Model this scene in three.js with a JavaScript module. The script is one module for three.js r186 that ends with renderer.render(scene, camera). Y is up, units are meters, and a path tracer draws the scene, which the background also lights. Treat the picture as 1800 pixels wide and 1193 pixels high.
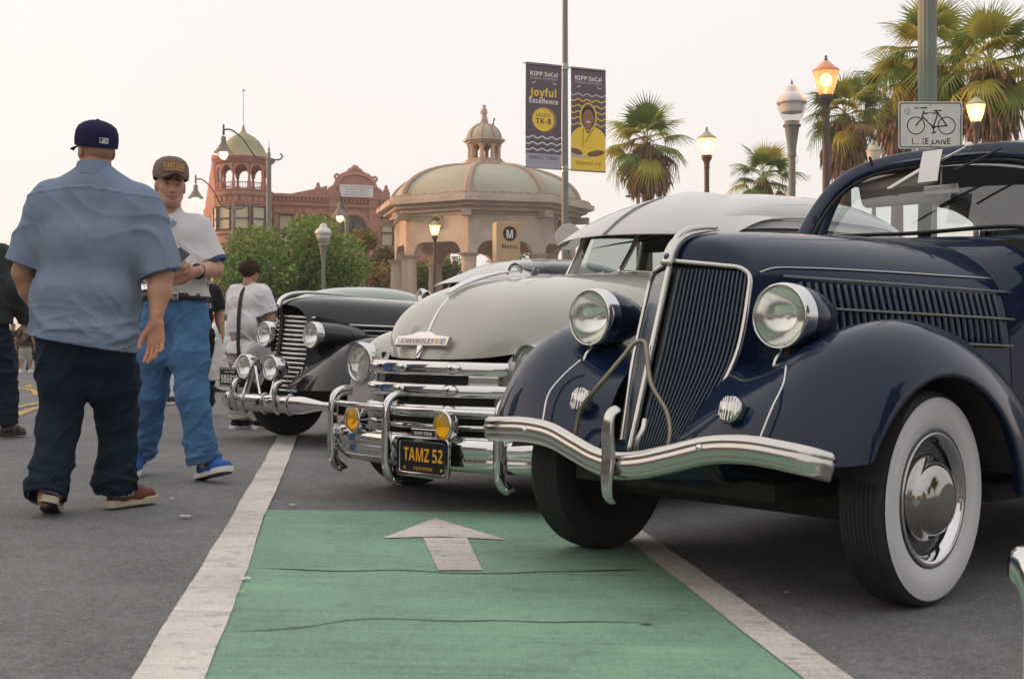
import * as THREE from 'three';
import { mergeGeometries } from 'three/addons/utils/BufferGeometryUtils.js';
import { RoundedBoxGeometry } from 'three/addons/geometries/RoundedBoxGeometry.js';
import { ImprovedNoise } from 'three/addons/math/ImprovedNoise.js';

// ---------- camera, sky, sun, exposure ----------
const scene = new THREE.Scene();
const CAM_Y = 0.82, FOC = 2200, ROW = 608;                 // eye height, focal length and horizon row for an 1800 wide picture
const camera = new THREE.PerspectiveCamera(2 * Math.atan(1193 / 2 / FOC) * 180 / Math.PI, 1024 / 678, 0.1, 3000);
camera.position.set(0, CAM_Y, 0);
camera.rotation.x = Math.atan(11.5 / FOC);
camera.focus = 6.4; camera.userData.fStop = 10;
const renderer = new THREE.WebGLRenderer({ antialias: true });
renderer.toneMapping = THREE.LinearToneMapping;
renderer.toneMappingExposure = 1.12;
renderer.shadowMap.enabled = true;
const SUN = new THREE.Vector3(-0.95, 0.135, -0.25).normalize();
{
  const W = 512, H = 256, d = new Float32Array(W * H * 4);
  const mix = (a, b, t) => a.map((v, i) => v + (b[i] - v) * t), sm = (a, b, x) => { const t = Math.min(1, Math.max(0, (x - a) / (b - a))); return t * t * (3 - 2 * t); };
  for (let j = 0; j < H; j++) for (let i = 0; i < W; i++) {
    const v = (j + 0.5) / H, u = (i + 0.5) / W, el = (v - 0.5) * Math.PI, az = (u - 0.5) * 2 * Math.PI;
    const x = Math.cos(az) * Math.cos(el), y = Math.sin(el), z = Math.sin(az) * Math.cos(el);
    const c = x * SUN.x + y * SUN.y + z * SUN.z, e = Math.max(0, y);
    let col = mix([0.95, 0.865, 0.80], [0.89, 0.86, 0.845], sm(0, 0.22, e));
    col = mix(col, [1.02, 0.99, 0.99], sm(0.2, 0.95, e));
    const away = sm(0.3, -0.9, c); col = mix(col, [col[0] * 0.82, col[1] * 0.85, col[2] * 0.92], away);
    const glow = Math.pow(Math.max(0, (c + 1) / 2), 10), hz = Math.exp(-e * 4);
    col = col.map((k, q) => k + glow * [1.25, 0.85, 0.5][q] * (0.3 + 0.7 * hz));
    if (y < 0) col = mix(col, [0.2, 0.19, 0.18], sm(0, -0.12, y));
    d.set([...col, 1], (j * W + i) * 4);
  }
  const t = new THREE.DataTexture(d, W, H, THREE.RGBAFormat, THREE.FloatType);
  t.mapping = THREE.EquirectangularReflectionMapping; t.magFilter = THREE.LinearFilter; t.needsUpdate = true;
  scene.background = t; scene.environment = t;
}
const sun = new THREE.DirectionalLight(0xffb878, 3.2);
sun.position.copy(SUN).multiplyScalar(120).add(new THREE.Vector3(0, 0, -40)); sun.target.position.set(0, 0, -40);
sun.castShadow = true; sun.shadow.mapSize.set(4096, 4096); sun.shadow.radius = 2;
Object.assign(sun.shadow.camera, { left: -100, right: 100, top: 80, bottom: -80, near: 1, far: 300 });
scene.add(sun, sun.target);

// ---------- helpers ----------
const V = (x, y, z) => new THREE.Vector3(x, y, z);
const clamp = (x, a = 0, b = 1) => Math.min(b, Math.max(a, x));
const smooth = (a, b, x) => { const t = clamp((x - a) / (b - a)); return t * t * (3 - 2 * t); };
const lerp = (a, b, t) => a + (b - a) * t;
let seedState = 12345;
const rnd = () => { seedState = (seedState + 0x6d2b79f5) | 0; let t = Math.imul(seedState ^ (seedState >>> 15), 1 | seedState); t = (t + Math.imul(t ^ (t >>> 7), 61 | t)) ^ t; return ((t ^ (t >>> 14)) >>> 0) / 4294967296; };
const rr = (a, b) => a + (b - a) * rnd();
const IN = new ImprovedNoise(), noise = (x, y, z) => IN.noise(x, y, z);
const ground = (x, z) => -0.018 * x * (1 - smooth(14, 32, -z)) * (1 - smooth(30, 60, Math.abs(x)));
const at = (px, py, d) => V((px - 900) / FOC * d, CAM_Y + (ROW - py) / FOC * d, -d);       // a point at depth d metres
const onGround = (px, py) => { const k = (py - ROW) / FOC - 0.018 * (px - 900) / FOC, d = CAM_Y / k; return [(px - 900) / FOC * d, -d]; };

const used = {};
const numbered = (n) => { used[n] = (used[n] ?? -1) + 1; return used[n] ? n + '_' + String(used[n]).padStart(3, '0') : n; };
function tag(o, label, category, group, kind) {
  if (label) o.userData.label = label; if (category) o.userData.category = category;
  if (group) o.userData.group = group; if (kind) o.userData.kind = kind; return o;
}
function thing(name, label, category, pos = [0, 0, 0], turn = 0, group) {
  const o = new THREE.Group(); o.name = numbered(name); o.position.set(...pos); o.rotation.y = turn; scene.add(o);
  return tag(o, label, category, group);
}
const clean = (g) => { const o = new THREE.BufferGeometry(); const s = g.index ? g.toNonIndexed() : g; for (const k of ['position', 'normal', 'uv']) if (s.attributes[k]) o.setAttribute(k, s.attributes[k]); if (!o.attributes.uv) o.setAttribute('uv', new THREE.BufferAttribute(new Float32Array(o.attributes.position.count * 2), 2)); if (s.attributes.color) o.setAttribute('color', s.attributes.color); return o; };
const merge = (list) => (list.length === 1 ? list[0] : mergeGeometries(list.map(clean)));
function part(name, geos, mat, parent = scene, label) {
  const m = new THREE.Mesh(Array.isArray(geos) ? merge(geos) : geos, mat);
  m.name = parent === scene ? numbered(name) : name; m.castShadow = m.receiveShadow = true; parent.add(m);
  if (label) m.userData.label = label; return m;
}
const put = (g, x = 0, y = 0, z = 0, rx = 0, ry = 0, rz = 0) => { const m = new THREE.Matrix4().compose(V(x, y, z), new THREE.Quaternion().setFromEuler(new THREE.Euler(rx, ry, rz, 'YXZ')), V(1, 1, 1)); return g.clone().applyMatrix4(m); };
const box = (w, h, d, x = 0, y = 0, z = 0, ry = 0) => put(new THREE.BoxGeometry(w, h, d), x, y, z, 0, ry);
const rbox = (w, h, d, r, x = 0, y = 0, z = 0, rx = 0, ry = 0, rz = 0) => put(new RoundedBoxGeometry(w, h, d, 3, Math.min(r, w / 2.01, h / 2.01, d / 2.01)), x, y, z, rx, ry, rz);
const sphere = (r, x = 0, y = 0, z = 0, sx = 1, sy = 1, sz = 1, n = 20) => { const g = new THREE.SphereGeometry(r, n, Math.round(n * 0.7)); g.scale(sx, sy, sz); g.translate(x, y, z); return g; };
const curve = (pts, closed = false) => new THREE.CatmullRomCurve3(pts.map((p) => (p.isVector3 ? p : V(...p))), closed, 'centripetal');
const tube = (pts, r, n = 24, rad = 8, closed = false) => new THREE.TubeGeometry(curve(pts, closed), n, r, rad, closed);
const rod = (a, b, r, r2 = r, rad = 10) => { const A = V(...a), B = V(...b), L = A.distanceTo(B), g = new THREE.CylinderGeometry(r2, r, L, rad); g.translate(0, L / 2, 0); g.applyQuaternion(new THREE.Quaternion().setFromUnitVectors(V(0, 1, 0), B.sub(A).normalize())); g.translate(...a); return g; };
// profile [[radius, along]], turned about the given axis
const lathe = (prof, n = 40, axis = 'y') => { const g = new THREE.LatheGeometry(prof.map(([r, y]) => new THREE.Vector2(Math.max(r, 1e-4), y)), n); if (axis === 'z') g.rotateX(Math.PI / 2); if (axis === 'x') g.rotateZ(-Math.PI / 2); return g; };
const shapeOf = (pts) => new THREE.Shape(pts.map(([x, y]) => new THREE.Vector2(x, y)));
const extrude = (pts, depth, bevel = 0, seg = 2) => { const s = Array.isArray(pts) ? shapeOf(pts) : pts; const g = new THREE.ExtrudeGeometry(s, { depth, bevelEnabled: bevel > 0, bevelSize: bevel, bevelThickness: bevel, bevelSegments: seg, curveSegments: 16 }); return g; };
const mirrorX = (g) => { const o = clean(g).clone(); const p = o.attributes.position, n = o.attributes.normal; for (let i = 0; i < p.count; i++) { p.setX(i, -p.getX(i)); n.setX(i, -n.getX(i)); }
  for (const k of Object.keys(o.attributes)) { const a = o.attributes[k], s = a.itemSize; for (let t = 0; t < a.count; t += 3) for (let c = 0; c < s; c++) { const x = a.array[(t + 1) * s + c]; a.array[(t + 1) * s + c] = a.array[(t + 2) * s + c]; a.array[(t + 2) * s + c] = x; } } return o; };
const both = (g) => [clean(g), mirrorX(g)];
// smooth surface through a grid of control points (cubic B-spline, ends clamped)
function patch(rows, nu = 40, nv = 30, o = {}) {
  const R = rows.length, C = rows[0].length;
  const get = (i, j) => {
    if (i < 0) return mixp(get(0, j), get(1, j), -1); if (i >= R) return mixp(get(R - 1, j), get(R - 2, j), -1);
    if (j < 0) { if (o.center) { const p = get(i, 1); return [-p[0], p[1], p[2]]; } return mixp(get(i, 0), get(i, 1), -1); }
    if (j >= C) return mixp(get(i, C - 1), get(i, C - 2), -1); return rows[i][j];
  };
  const mixp = (a, b, t) => a.map((v, k) => v + (b[k] - v) * t);
  const w = o.through ? (t) => [(-t + 2 * t * t - t * t * t) / 2, (2 - 5 * t * t + 3 * t * t * t) / 2, (t + 4 * t * t - 3 * t * t * t) / 2, (t * t * t - t * t) / 2] : (t) => [(1 - t) ** 3 / 6, (3 * t ** 3 - 6 * t * t + 4) / 6, (-3 * t ** 3 + 3 * t * t + 3 * t + 1) / 6, t ** 3 / 6];
  const dw = (t) => { const e = 1e-3, a = w(t + e), b = w(t - e); return a.map((v, i) => (v - b[i]) / (2 * e)); };
  const pos = [], nor = [], uv = [], idx = [];
  for (let a = 0; a <= nu; a++) for (let b = 0; b <= nv; b++) {
    const u = a / nu * (R - 1), v = b / nv * (C - 1), i = Math.min(R - 2, Math.floor(u)), j = Math.min(C - 2, Math.floor(v));
    const wu = w(u - i), wv = w(v - j), du = dw(u - i), dv = dw(v - j), P = V(0, 0, 0), U = V(0, 0, 0), W = V(0, 0, 0);
    for (let m = 0; m < 4; m++) for (let n = 0; n < 4; n++) { const q = V(...get(i + m - 1, j + n - 1)); P.addScaledVector(q, wu[m] * wv[n]); U.addScaledVector(q, du[m] * wv[n]); W.addScaledVector(q, wu[m] * dv[n]); }
    const N = U.cross(W).normalize(); if (o.flip) N.negate();
    pos.push(P.x, P.y, P.z); nor.push(N.x, N.y, N.z); uv.push(u * 0.2, v * 0.2);
    if (a && b) { const k = a * (nv + 1) + b, q = k - nv - 1; o.flip ? idx.push(q - 1, k - 1, q, q, k - 1, k) : idx.push(q - 1, q, k - 1, q, k, k - 1); }
  }
  const g = new THREE.BufferGeometry(); g.setAttribute('position', new THREE.Float32BufferAttribute(pos, 3)); g.setAttribute('normal', new THREE.Float32BufferAttribute(nor, 3)); g.setAttribute('uv', new THREE.Float32BufferAttribute(uv, 2)); g.setIndex(idx);
  // winding must agree with the normals
  const e1 = V(pos[3] - pos[0], pos[4] - pos[1], pos[5] - pos[2]);
  const A = V().fromArray ? new THREE.Vector3().fromArray(pos, idx[0] * 3) : null, B = new THREE.Vector3().fromArray(pos, idx[1] * 3), Cc = new THREE.Vector3().fromArray(pos, idx[2] * 3);
  if (B.sub(A).cross(Cc.sub(A)).dot(new THREE.Vector3().fromArray(nor, idx[0] * 3)) < 0) for (let i = 0; i < idx.length; i += 3) { const t = idx[i + 1]; idx[i + 1] = idx[i + 2]; idx[i + 2] = t; }
  g.setIndex(idx); return g;
}
// flattened bar swept along a curve: section [[across, up]] closed, up is given
function sweep(pts, sec, n = 40, up = V(0, 1, 0), closed = false, scaleAt) {
  const c = curve(pts, closed), pos = [], idx = [], S = sec.length;
  for (let i = 0; i <= n; i++) {
    const t = i / n, P = c.getPointAt(t), T = c.getTangentAt(t), A = new THREE.Vector3().crossVectors(T, up).normalize(), B = new THREE.Vector3().crossVectors(A, T).normalize(), k = scaleAt ? scaleAt(t) : 1;
    for (let j = 0; j < S; j++) { const q = P.clone().addScaledVector(A, sec[j][0] * k).addScaledVector(B, sec[j][1] * k); pos.push(q.x, q.y, q.z); }
  }
  for (let i = 0; i < n; i++) for (let j = 0; j < S; j++) { const a = i * S + j, b = i * S + (j + 1) % S; idx.push(a, a + S, b, b, a + S, b + S); }
  for (const [base, f] of [[0, 1], [n * S, 0]]) for (let j = 1; j < S - 1; j++) f ? idx.push(base, base + j, base + j + 1) : idx.push(base, base + j + 1, base + j);
  const g = new THREE.BufferGeometry(); g.setAttribute('position', new THREE.Float32BufferAttribute(pos, 3)); g.setIndex(idx); g.computeVertexNormals();
  g.setAttribute('uv', new THREE.Float32BufferAttribute(new Float32Array(pos.length / 3 * 2), 2)); return g;
}
const roundSec = (w, h, n = 16, p = 2.6) => Array.from({ length: n }, (_, i) => { const a = i / n * 2 * Math.PI, c = Math.cos(a), s = Math.sin(a); return [Math.sign(c) * Math.abs(c) ** (2 / p) * w / 2, Math.sign(s) * Math.abs(s) ** (2 / p) * h / 2]; });
// surface nets of a signed distance field
function isosurf(f, lo, hi, cell, colorAt) {
  const n = [0, 1, 2].map((i) => Math.ceil((hi[i] - lo[i]) / cell) + 2), [nx, ny, nz] = n, val = new Float32Array(nx * ny * nz).fill(1e3), B = 4;
  const X = (i) => lo[0] + (i - 0.5) * cell, Y = (i) => lo[1] + (i - 0.5) * cell, Z = (i) => lo[2] + (i - 0.5) * cell, reach = B * cell * 0.87 * 1.6 + 0.012;
  for (let k = 0; k < nz; k += B) for (let j = 0; j < ny; j += B) for (let i = 0; i < nx; i += B) {
    const d = f(X(i + 1.5), Y(j + 1.5), Z(k + 1.5)), skip = Math.abs(d) > reach;
    for (let c = k; c < Math.min(nz, k + B); c++) for (let b = j; b < Math.min(ny, j + B); b++) for (let a = i; a < Math.min(nx, i + B); a++) val[(c * ny + b) * nx + a] = skip ? d : f(X(a), Y(b), Z(c));
  }
  const vid = new Int32Array(nx * ny * nz).fill(-1), pos = [], idx = [];
  const corner = [0, 1, nx, nx + 1, nx * ny, nx * ny + 1, nx * ny + nx, nx * ny + nx + 1], edges = [[0, 1], [2, 3], [4, 5], [6, 7], [0, 2], [1, 3], [4, 6], [5, 7], [0, 4], [1, 5], [2, 6], [3, 7]];
  for (let k = 0; k < nz - 1; k++) for (let j = 0; j < ny - 1; j++) for (let i = 0; i < nx - 1; i++) {
    const o = (k * ny + j) * nx + i; let m = 0; for (let q = 0; q < 8; q++) if (val[o + corner[q]] < 0) m |= 1 << q;
    if (m === 0 || m === 255) continue;
    let sx = 0, sy = 0, sz = 0, c = 0;
    for (const [p, q] of edges) { if (((m >> p) & 1) === ((m >> q) & 1)) continue; const a = val[o + corner[p]], b = val[o + corner[q]], t = a / (a - b); sx += (p & 1) + ((q & 1) - (p & 1)) * t; sy += ((p >> 1) & 1) + (((q >> 1) & 1) - ((p >> 1) & 1)) * t; sz += (p >> 2) + ((q >> 2) - (p >> 2)) * t; c++; }
    vid[o] = pos.length / 3; pos.push(X(i + sx / c), Y(j + sy / c), Z(k + sz / c));
  }
  const quad = (a, b, c, d, s) => { if (a < 0 || b < 0 || c < 0 || d < 0) return; s ? idx.push(a, b, c, a, c, d) : idx.push(a, c, b, a, d, c); };
  for (let k = 1; k < nz - 1; k++) for (let j = 1; j < ny - 1; j++) for (let i = 1; i < nx - 1; i++) {
    const o = (k * ny + j) * nx + i, s = val[o] < 0;
    if (s !== val[o + 1] < 0) quad(vid[o - nx - nx * ny], vid[o - nx * ny], vid[o], vid[o - nx], s);
    if (s !== val[o + nx] < 0) quad(vid[o - 1 - nx * ny], vid[o - 1], vid[o], vid[o - nx * ny], s);
    if (s !== val[o + nx * ny] < 0) quad(vid[o - 1 - nx], vid[o - nx], vid[o], vid[o - 1], s);
  }
  const N = new Float32Array(pos.length), e = cell * 0.4, col = colorAt && new Float32Array(pos.length);
  for (let q = 0; q < pos.length; q += 3) {
    const x = pos[q], y = pos[q + 1], z = pos[q + 2], gx = f(x + e, y, z) - f(x - e, y, z), gy = f(x, y + e, z) - f(x, y - e, z), gz = f(x, y, z + e) - f(x, y, z - e), l = Math.hypot(gx, gy, gz) || 1;
    N[q] = gx / l; N[q + 1] = gy / l; N[q + 2] = gz / l;
    if (col) { const c = colorAt(x, y, z); col[q] = c[0]; col[q + 1] = c[1]; col[q + 2] = c[2]; }
  }
  const g = new THREE.BufferGeometry(); g.setAttribute('position', new THREE.Float32BufferAttribute(pos, 3)); g.setAttribute('normal', new THREE.BufferAttribute(N, 3));
  if (col) g.setAttribute('color', new THREE.BufferAttribute(col, 3));
  const uv = new Float32Array(pos.length / 3 * 2); for (let q = 0; q < pos.length / 3; q++) { uv[q * 2] = pos[q * 3] + pos[q * 3 + 2]; uv[q * 2 + 1] = pos[q * 3 + 1]; } g.setAttribute('uv', new THREE.BufferAttribute(uv, 2));
  g.setIndex(idx); return g;
}

// ---------- textures and materials ----------
function dataTex(n, fn, srgb = false, rep = 1) {
  const d = new Uint8Array(n * n * 4);
  for (let j = 0; j < n; j++) for (let i = 0; i < n; i++) { const c = fn(i / n, j / n, i, j); d.set([clamp(c[0]) * 255, clamp(c[1]) * 255, clamp(c[2]) * 255, 255], (j * n + i) * 4); }
  const t = new THREE.DataTexture(d, n, n); t.wrapS = t.wrapT = THREE.RepeatWrapping; t.magFilter = THREE.LinearFilter; t.minFilter = THREE.LinearMipmapLinearFilter; t.generateMipmaps = true;
  if (srgb) t.colorSpace = THREE.SRGBColorSpace; t.repeat.set(rep, rep); t.needsUpdate = true; return t;
}
// tiling value noise: period p cells
const hash2 = (x, y, s) => { let h = Math.imul(x, 374761393) + Math.imul(y, 668265263) + Math.imul(s, 974634777); h = Math.imul(h ^ (h >>> 13), 1274126177); return ((h ^ (h >>> 16)) >>> 0) / 4294967296; };
const tile = (u, v, p, s) => { const x = u * p, y = v * p, i = Math.floor(x), j = Math.floor(y), a = smooth(0, 1, x - i), b = smooth(0, 1, y - j), m = (q) => ((q % p) + p) % p; return lerp(lerp(hash2(m(i), m(j), s), hash2(m(i + 1), m(j), s), a), lerp(hash2(m(i), m(j + 1), s), hash2(m(i + 1), m(j + 1), s), a), b); };
const fbm = (u, v, p, s, o = 4) => { let r = 0, a = 0.5, t = 0; for (let k = 0; k < o; k++) { r += a * tile(u, v, p << k, s + k); t += a; a *= 0.55; } return r / t; };
const lin2s = (c) => (c <= 0.0031308 ? 12.92 * c : 1.055 * c ** (1 / 2.4) - 0.055);
const S3 = (r, g, b) => [lin2s(r), lin2s(g), lin2s(b)];
const std = (o) => new THREE.MeshStandardMaterial({ side: THREE.DoubleSide, ...o });
const phys = (o) => new THREE.MeshPhysicalMaterial({ side: THREE.DoubleSide, ...o });
const lin = (r, g, b) => new THREE.Color().setRGB(r, g, b);
const repd = (t, r) => { const c = t.clone(); c.repeat.set(r, r); c.needsUpdate = true; return c; };

const grainN = dataTex(256, (u, v) => { const g = fbm(u, v, 32, 3, 3); return [g, g, g]; });
const speckle = dataTex(512, (u, v, i, j) => { const g = clamp(hash2(i, j, 9) * 0.45 + tile(u, v, 170, 5) * 0.55 + (hash2(i >> 1, j >> 1, 4) > 0.97 ? 0.25 : 0)); return [g, g, g]; });
const asphaltC = dataTex(1024, (u, v, i, j) => {
  const f = hash2(i, j, 1), m = tile(u, v, 400, 2), c = tile(u, v, 150, 4), l = fbm(u, v, 4, 7, 4), big = fbm(u, v, 14, 17, 3);
  let k = 0.142 * (0.80 + 0.40 * (m - 0.5) + 0.44 * (f - 0.5) + 0.32 * (c - 0.5) + 0.40 * (l - 0.5) + 0.34 * (big - 0.5)) * 1.3;
  if (hash2(i >> 1, j >> 1, 31) > 0.985) k *= 1.75; if (hash2(i >> 1, j >> 1, 32) > 0.97) k *= 0.5;
  return S3(k * 1.01, k, k * 0.985);
}, true, 1 / 2.3);
const asphaltB = dataTex(512, (u, v, i, j) => { const k = tile(u, v, 190, 2) * 0.6 + hash2(i, j, 1) * 0.4; return [k, k, k]; }, false, 1 / 1.15);
const woven = dataTex(256, (u, v, i, j) => { const k = 0.5 + 0.25 * Math.sin(u * Math.PI * 2 * 64) * Math.sin(v * Math.PI * 2 * 64) + (hash2(i, j, 3) - 0.5) * 0.4; return [k, k, k]; });
const cloth = (rgb, amp, seed, weave = 0.25) => dataTex(256, (u, v, i, j) => { const k = 1 + amp * (fbm(u, v, 6, seed, 4) - 0.5) * 1.4 + weave * (hash2(i, j, seed) - 0.5) + weave * 0.5 * (tile(u, v, 128, seed + 3) - 0.5); return S3(rgb[0] * k, rgb[1] * k, rgb[2] * k); }, true, 3);
const mottle = (rgb, amp, seed, p = 6, rep = 1, gr = 0.15) => dataTex(256, (u, v, i, j) => { const k = 1 + amp * (fbm(u, v, p, seed, 5) - 0.5) * 2 + gr * (hash2(i, j, seed) - 0.5); return S3(rgb[0] * k, rgb[1] * k, rgb[2] * k); }, true, rep);

const paint = (r, g, b, rough = 0.32, coat = 1) => phys({ color: lin(r, g, b), roughness: rough, specularIntensity: 0.35, clearcoat: coat, clearcoatRoughness: 0.03, metalness: 0 });
const M = {
  chrome: phys({ color: lin(0.66, 0.65, 0.64), metalness: 1, roughness: 0.07 }),
  oldChrome: phys({ color: lin(0.56, 0.54, 0.51), metalness: 1, roughness: 0.2, roughnessMap: dataTex(256, (u, v) => { const k = 0.55 + 0.6 * fbm(u, v, 8, 21, 4); return [k, k, k]; }, false, 3) }),
  rubber: std({ color: lin(0.017, 0.017, 0.018), roughness: 0.72, bumpMap: repd(speckle, 4), bumpScale: 0.0006 }),
  black: std({ color: lin(0.012, 0.012, 0.012), roughness: 0.6 }),
  under: std({ color: lin(0.016, 0.015, 0.014), roughness: 0.85 }),
  blackGloss: paint(0.006, 0.007, 0.009, 0.25),
  whitewall: std({ map: mottle([0.60, 0.60, 0.59], 0.12, 15, 6, 2, 0.04), roughness: 0.6 }),
  navy: phys({ color: lin(0.0026, 0.0130, 0.040), roughness: 0.4, specularIntensity: 0.10, clearcoat: 0.66, clearcoatRoughness: 0.025 }),
  grey: paint(0.46, 0.44, 0.375, 0.35),
  greyLight: paint(0.52, 0.50, 0.475, 0.4, 0.8),
  glass: phys({ color: lin(0.93, 0.96, 0.95), transmission: 1, thickness: 0, roughness: 0.02, ior: 1.5 }),
  glassScreen: phys({ color: lin(0.80, 0.87, 0.88), transmission: 1, thickness: 0, roughness: 0.02, ior: 1.95 }),
  glassTint: phys({ color: lin(0.72, 0.78, 0.77), transmission: 1, thickness: 0, roughness: 0.02, ior: 1.5 }),
  lens: phys({ color: lin(0.93, 0.93, 0.90), transmission: 1, thickness: 0, roughness: 0.12, ior: 1.5, bumpMap: dataTex(128, (u) => { const k = 0.5 + 0.5 * Math.sin(u * 2 * Math.PI * 16); return [k, k, k]; }, false, 3), bumpScale: 0.0012 }),
  yellowLens: phys({ color: lin(0.95, 0.62, 0.03), transmission: 0.75, thickness: 0, roughness: 0.15, ior: 1.5 }),
  reflector: phys({ color: lin(0.86, 0.86, 0.83), metalness: 1, roughness: 0.16 }),
  tan: std({ map: cloth([0.36, 0.30, 0.235], 0.15, 41), roughness: 0.9 }),
  dashGrey: std({ color: lin(0.10, 0.11, 0.12), roughness: 0.7 }),
  darkTrim: std({ color: lin(0.035, 0.036, 0.04), roughness: 0.8 }),
  paper: std({ color: lin(0.72, 0.70, 0.68), roughness: 0.8 }),
  steel: std({ color: lin(0.36, 0.36, 0.35), metalness: 1, roughness: 0.35 }),
};

// ---------- road and markings ----------
function sheetGrid(xs, zs, lift, uvScale = 1) {
  const pos = [], uv = [], idx = [], n = xs.length;
  zs.forEach((z, j) => xs.forEach((x, i) => { pos.push(x, ground(x, z) + lift, z); uv.push(x * uvScale, -z * uvScale); if (i && j) { const k = j * n + i; idx.push(k - n - 1, k - n, k - 1, k - n, k, k - 1); } }));
  const g = new THREE.BufferGeometry(); g.setAttribute('position', new THREE.Float32BufferAttribute(pos, 3)); g.setAttribute('uv', new THREE.Float32BufferAttribute(uv, 2)); g.setIndex(idx); g.computeVertexNormals();
  if (g.attributes.normal.getY(0) < 0) { const a = g.index.array; for (let i = 0; i < a.length; i += 3) { const t = a[i]; a[i] = a[i + 1]; a[i + 1] = t; } g.computeVertexNormals(); } return g;
}
// strip between two edges given as [[x, z], ...], sampled finely
function strip(L, R, lift, n = 60, wob = 0, seed = 0) {
  const cl = curve(L.map(([x, z]) => [x, 0, z])), cr = curve(R.map(([x, z]) => [x, 0, z])), pos = [], uv = [], idx = [], K = 5;
  for (let i = 0; i <= n; i++) { const a = cl.getPointAt(i / n), b = cr.getPointAt(i / n), w1 = wob * noise(a.z * 1.7, seed, 0.3) + wob * 0.35 * noise(a.z * 9, seed, 4), w2 = wob * noise(b.z * 1.9, seed + 7, 0.3) + wob * 0.35 * noise(b.z * 9, seed, 8);
    for (let k = 0; k <= K; k++) { const t = k / K, x = lerp(a.x + w1, b.x + w2, t), z = lerp(a.z, b.z, t); pos.push(x, ground(x, z) + lift, z); uv.push(x, -z); if (i && k) { const q = i * (K + 1) + k; idx.push(q - K - 2, q - 1, q - K - 1, q - K - 1, q - 1, q); } } }
  const g = new THREE.BufferGeometry(); g.setAttribute('position', new THREE.Float32BufferAttribute(pos, 3)); g.setAttribute('uv', new THREE.Float32BufferAttribute(uv, 2)); g.setIndex(idx); g.computeVertexNormals();
  if (g.attributes.normal.getY(0) < 0) { const a = g.index.array; for (let i = 0; i < a.length; i += 3) { const t = a[i]; a[i] = a[i + 1]; a[i + 1] = t; } g.computeVertexNormals(); } return g;
}
function flat(pts, lift) { const g = new THREE.ShapeGeometry(shapeOf(pts.map(([x, z]) => [x, -z]))); const p = g.attributes.position, uv = g.attributes.uv; for (let i = 0; i < p.count; i++) { const x = p.getX(i), z = -p.getY(i); p.setXYZ(i, x, ground(x, z) + lift, z); uv.setXY(i, x, -z); } g.computeVertexNormals(); return g; }
const struct = (o) => tag(o, null, null, null, 'structure');
{
  const xs = [-900, -400, -150, -80, -60, -50, -40, -32, -26, -20, -15, -10, -5, 0, 5, 10, 15, 20, 26, 32, 40, 50, 60, 80, 150, 400, 900];
  const zs = [-2000, -700, -250, -120, -80, -60, -50, -42, -36, -32, -30, -28, -26, -24, -22, -20, -18, -16, -14, -10, -5, 0, 10, 30, 80, 300];
  struct(part('road', sheetGrid(xs, zs, 0), std({ map: asphaltC, roughness: 0.86, bumpMap: asphaltB, bumpScale: 0.004 })));
}
const paintWear = (rgb, seed, crack) => dataTex(1024, (u, v, i, j) => {
  const f = fbm(u, v, 5, seed, 5), g = hash2(i, j, seed), m = tile(u, v, 300, seed + 2), streak = tile((u * 0.05) % 1, v, 90, seed + 9) * (0.4 + tile(u, v, 8, seed + 4));
  const k = 1 + 0.5 * (f - 0.5) + 0.22 * (g - 0.5) + 0.28 * (m - 0.5) - 0.22 * streak, pit = smooth(0.62, 0.8, fbm(u, v, 40, seed + 5, 3)) * crack + (g > 0.975 ? crack * 0.8 : 0);
  return S3(lerp(rgb[0] * k, 0.10, pit), lerp(rgb[1] * k, 0.095, pit), lerp(rgb[2] * k, 0.09, pit));
}, true, 1 / 2.1);
const whitePaint = std({ map: paintWear([0.66, 0.60, 0.53], 51, 0.3), roughness: 0.8, bumpMap: asphaltB, bumpScale: 0.002 });
const greenPaint = std({ map: paintWear([0.205, 0.365, 0.238], 61, 0.22), roughness: 0.74, bumpMap: asphaltB, bumpScale: 0.0025 });
const yellowPaint = std({ map: paintWear([0.52, 0.35, 0.10], 71, 0.5), roughness: 0.8 });
const tarMat = std({ color: lin(0.035, 0.045, 0.038), roughness: 0.8 });
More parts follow.
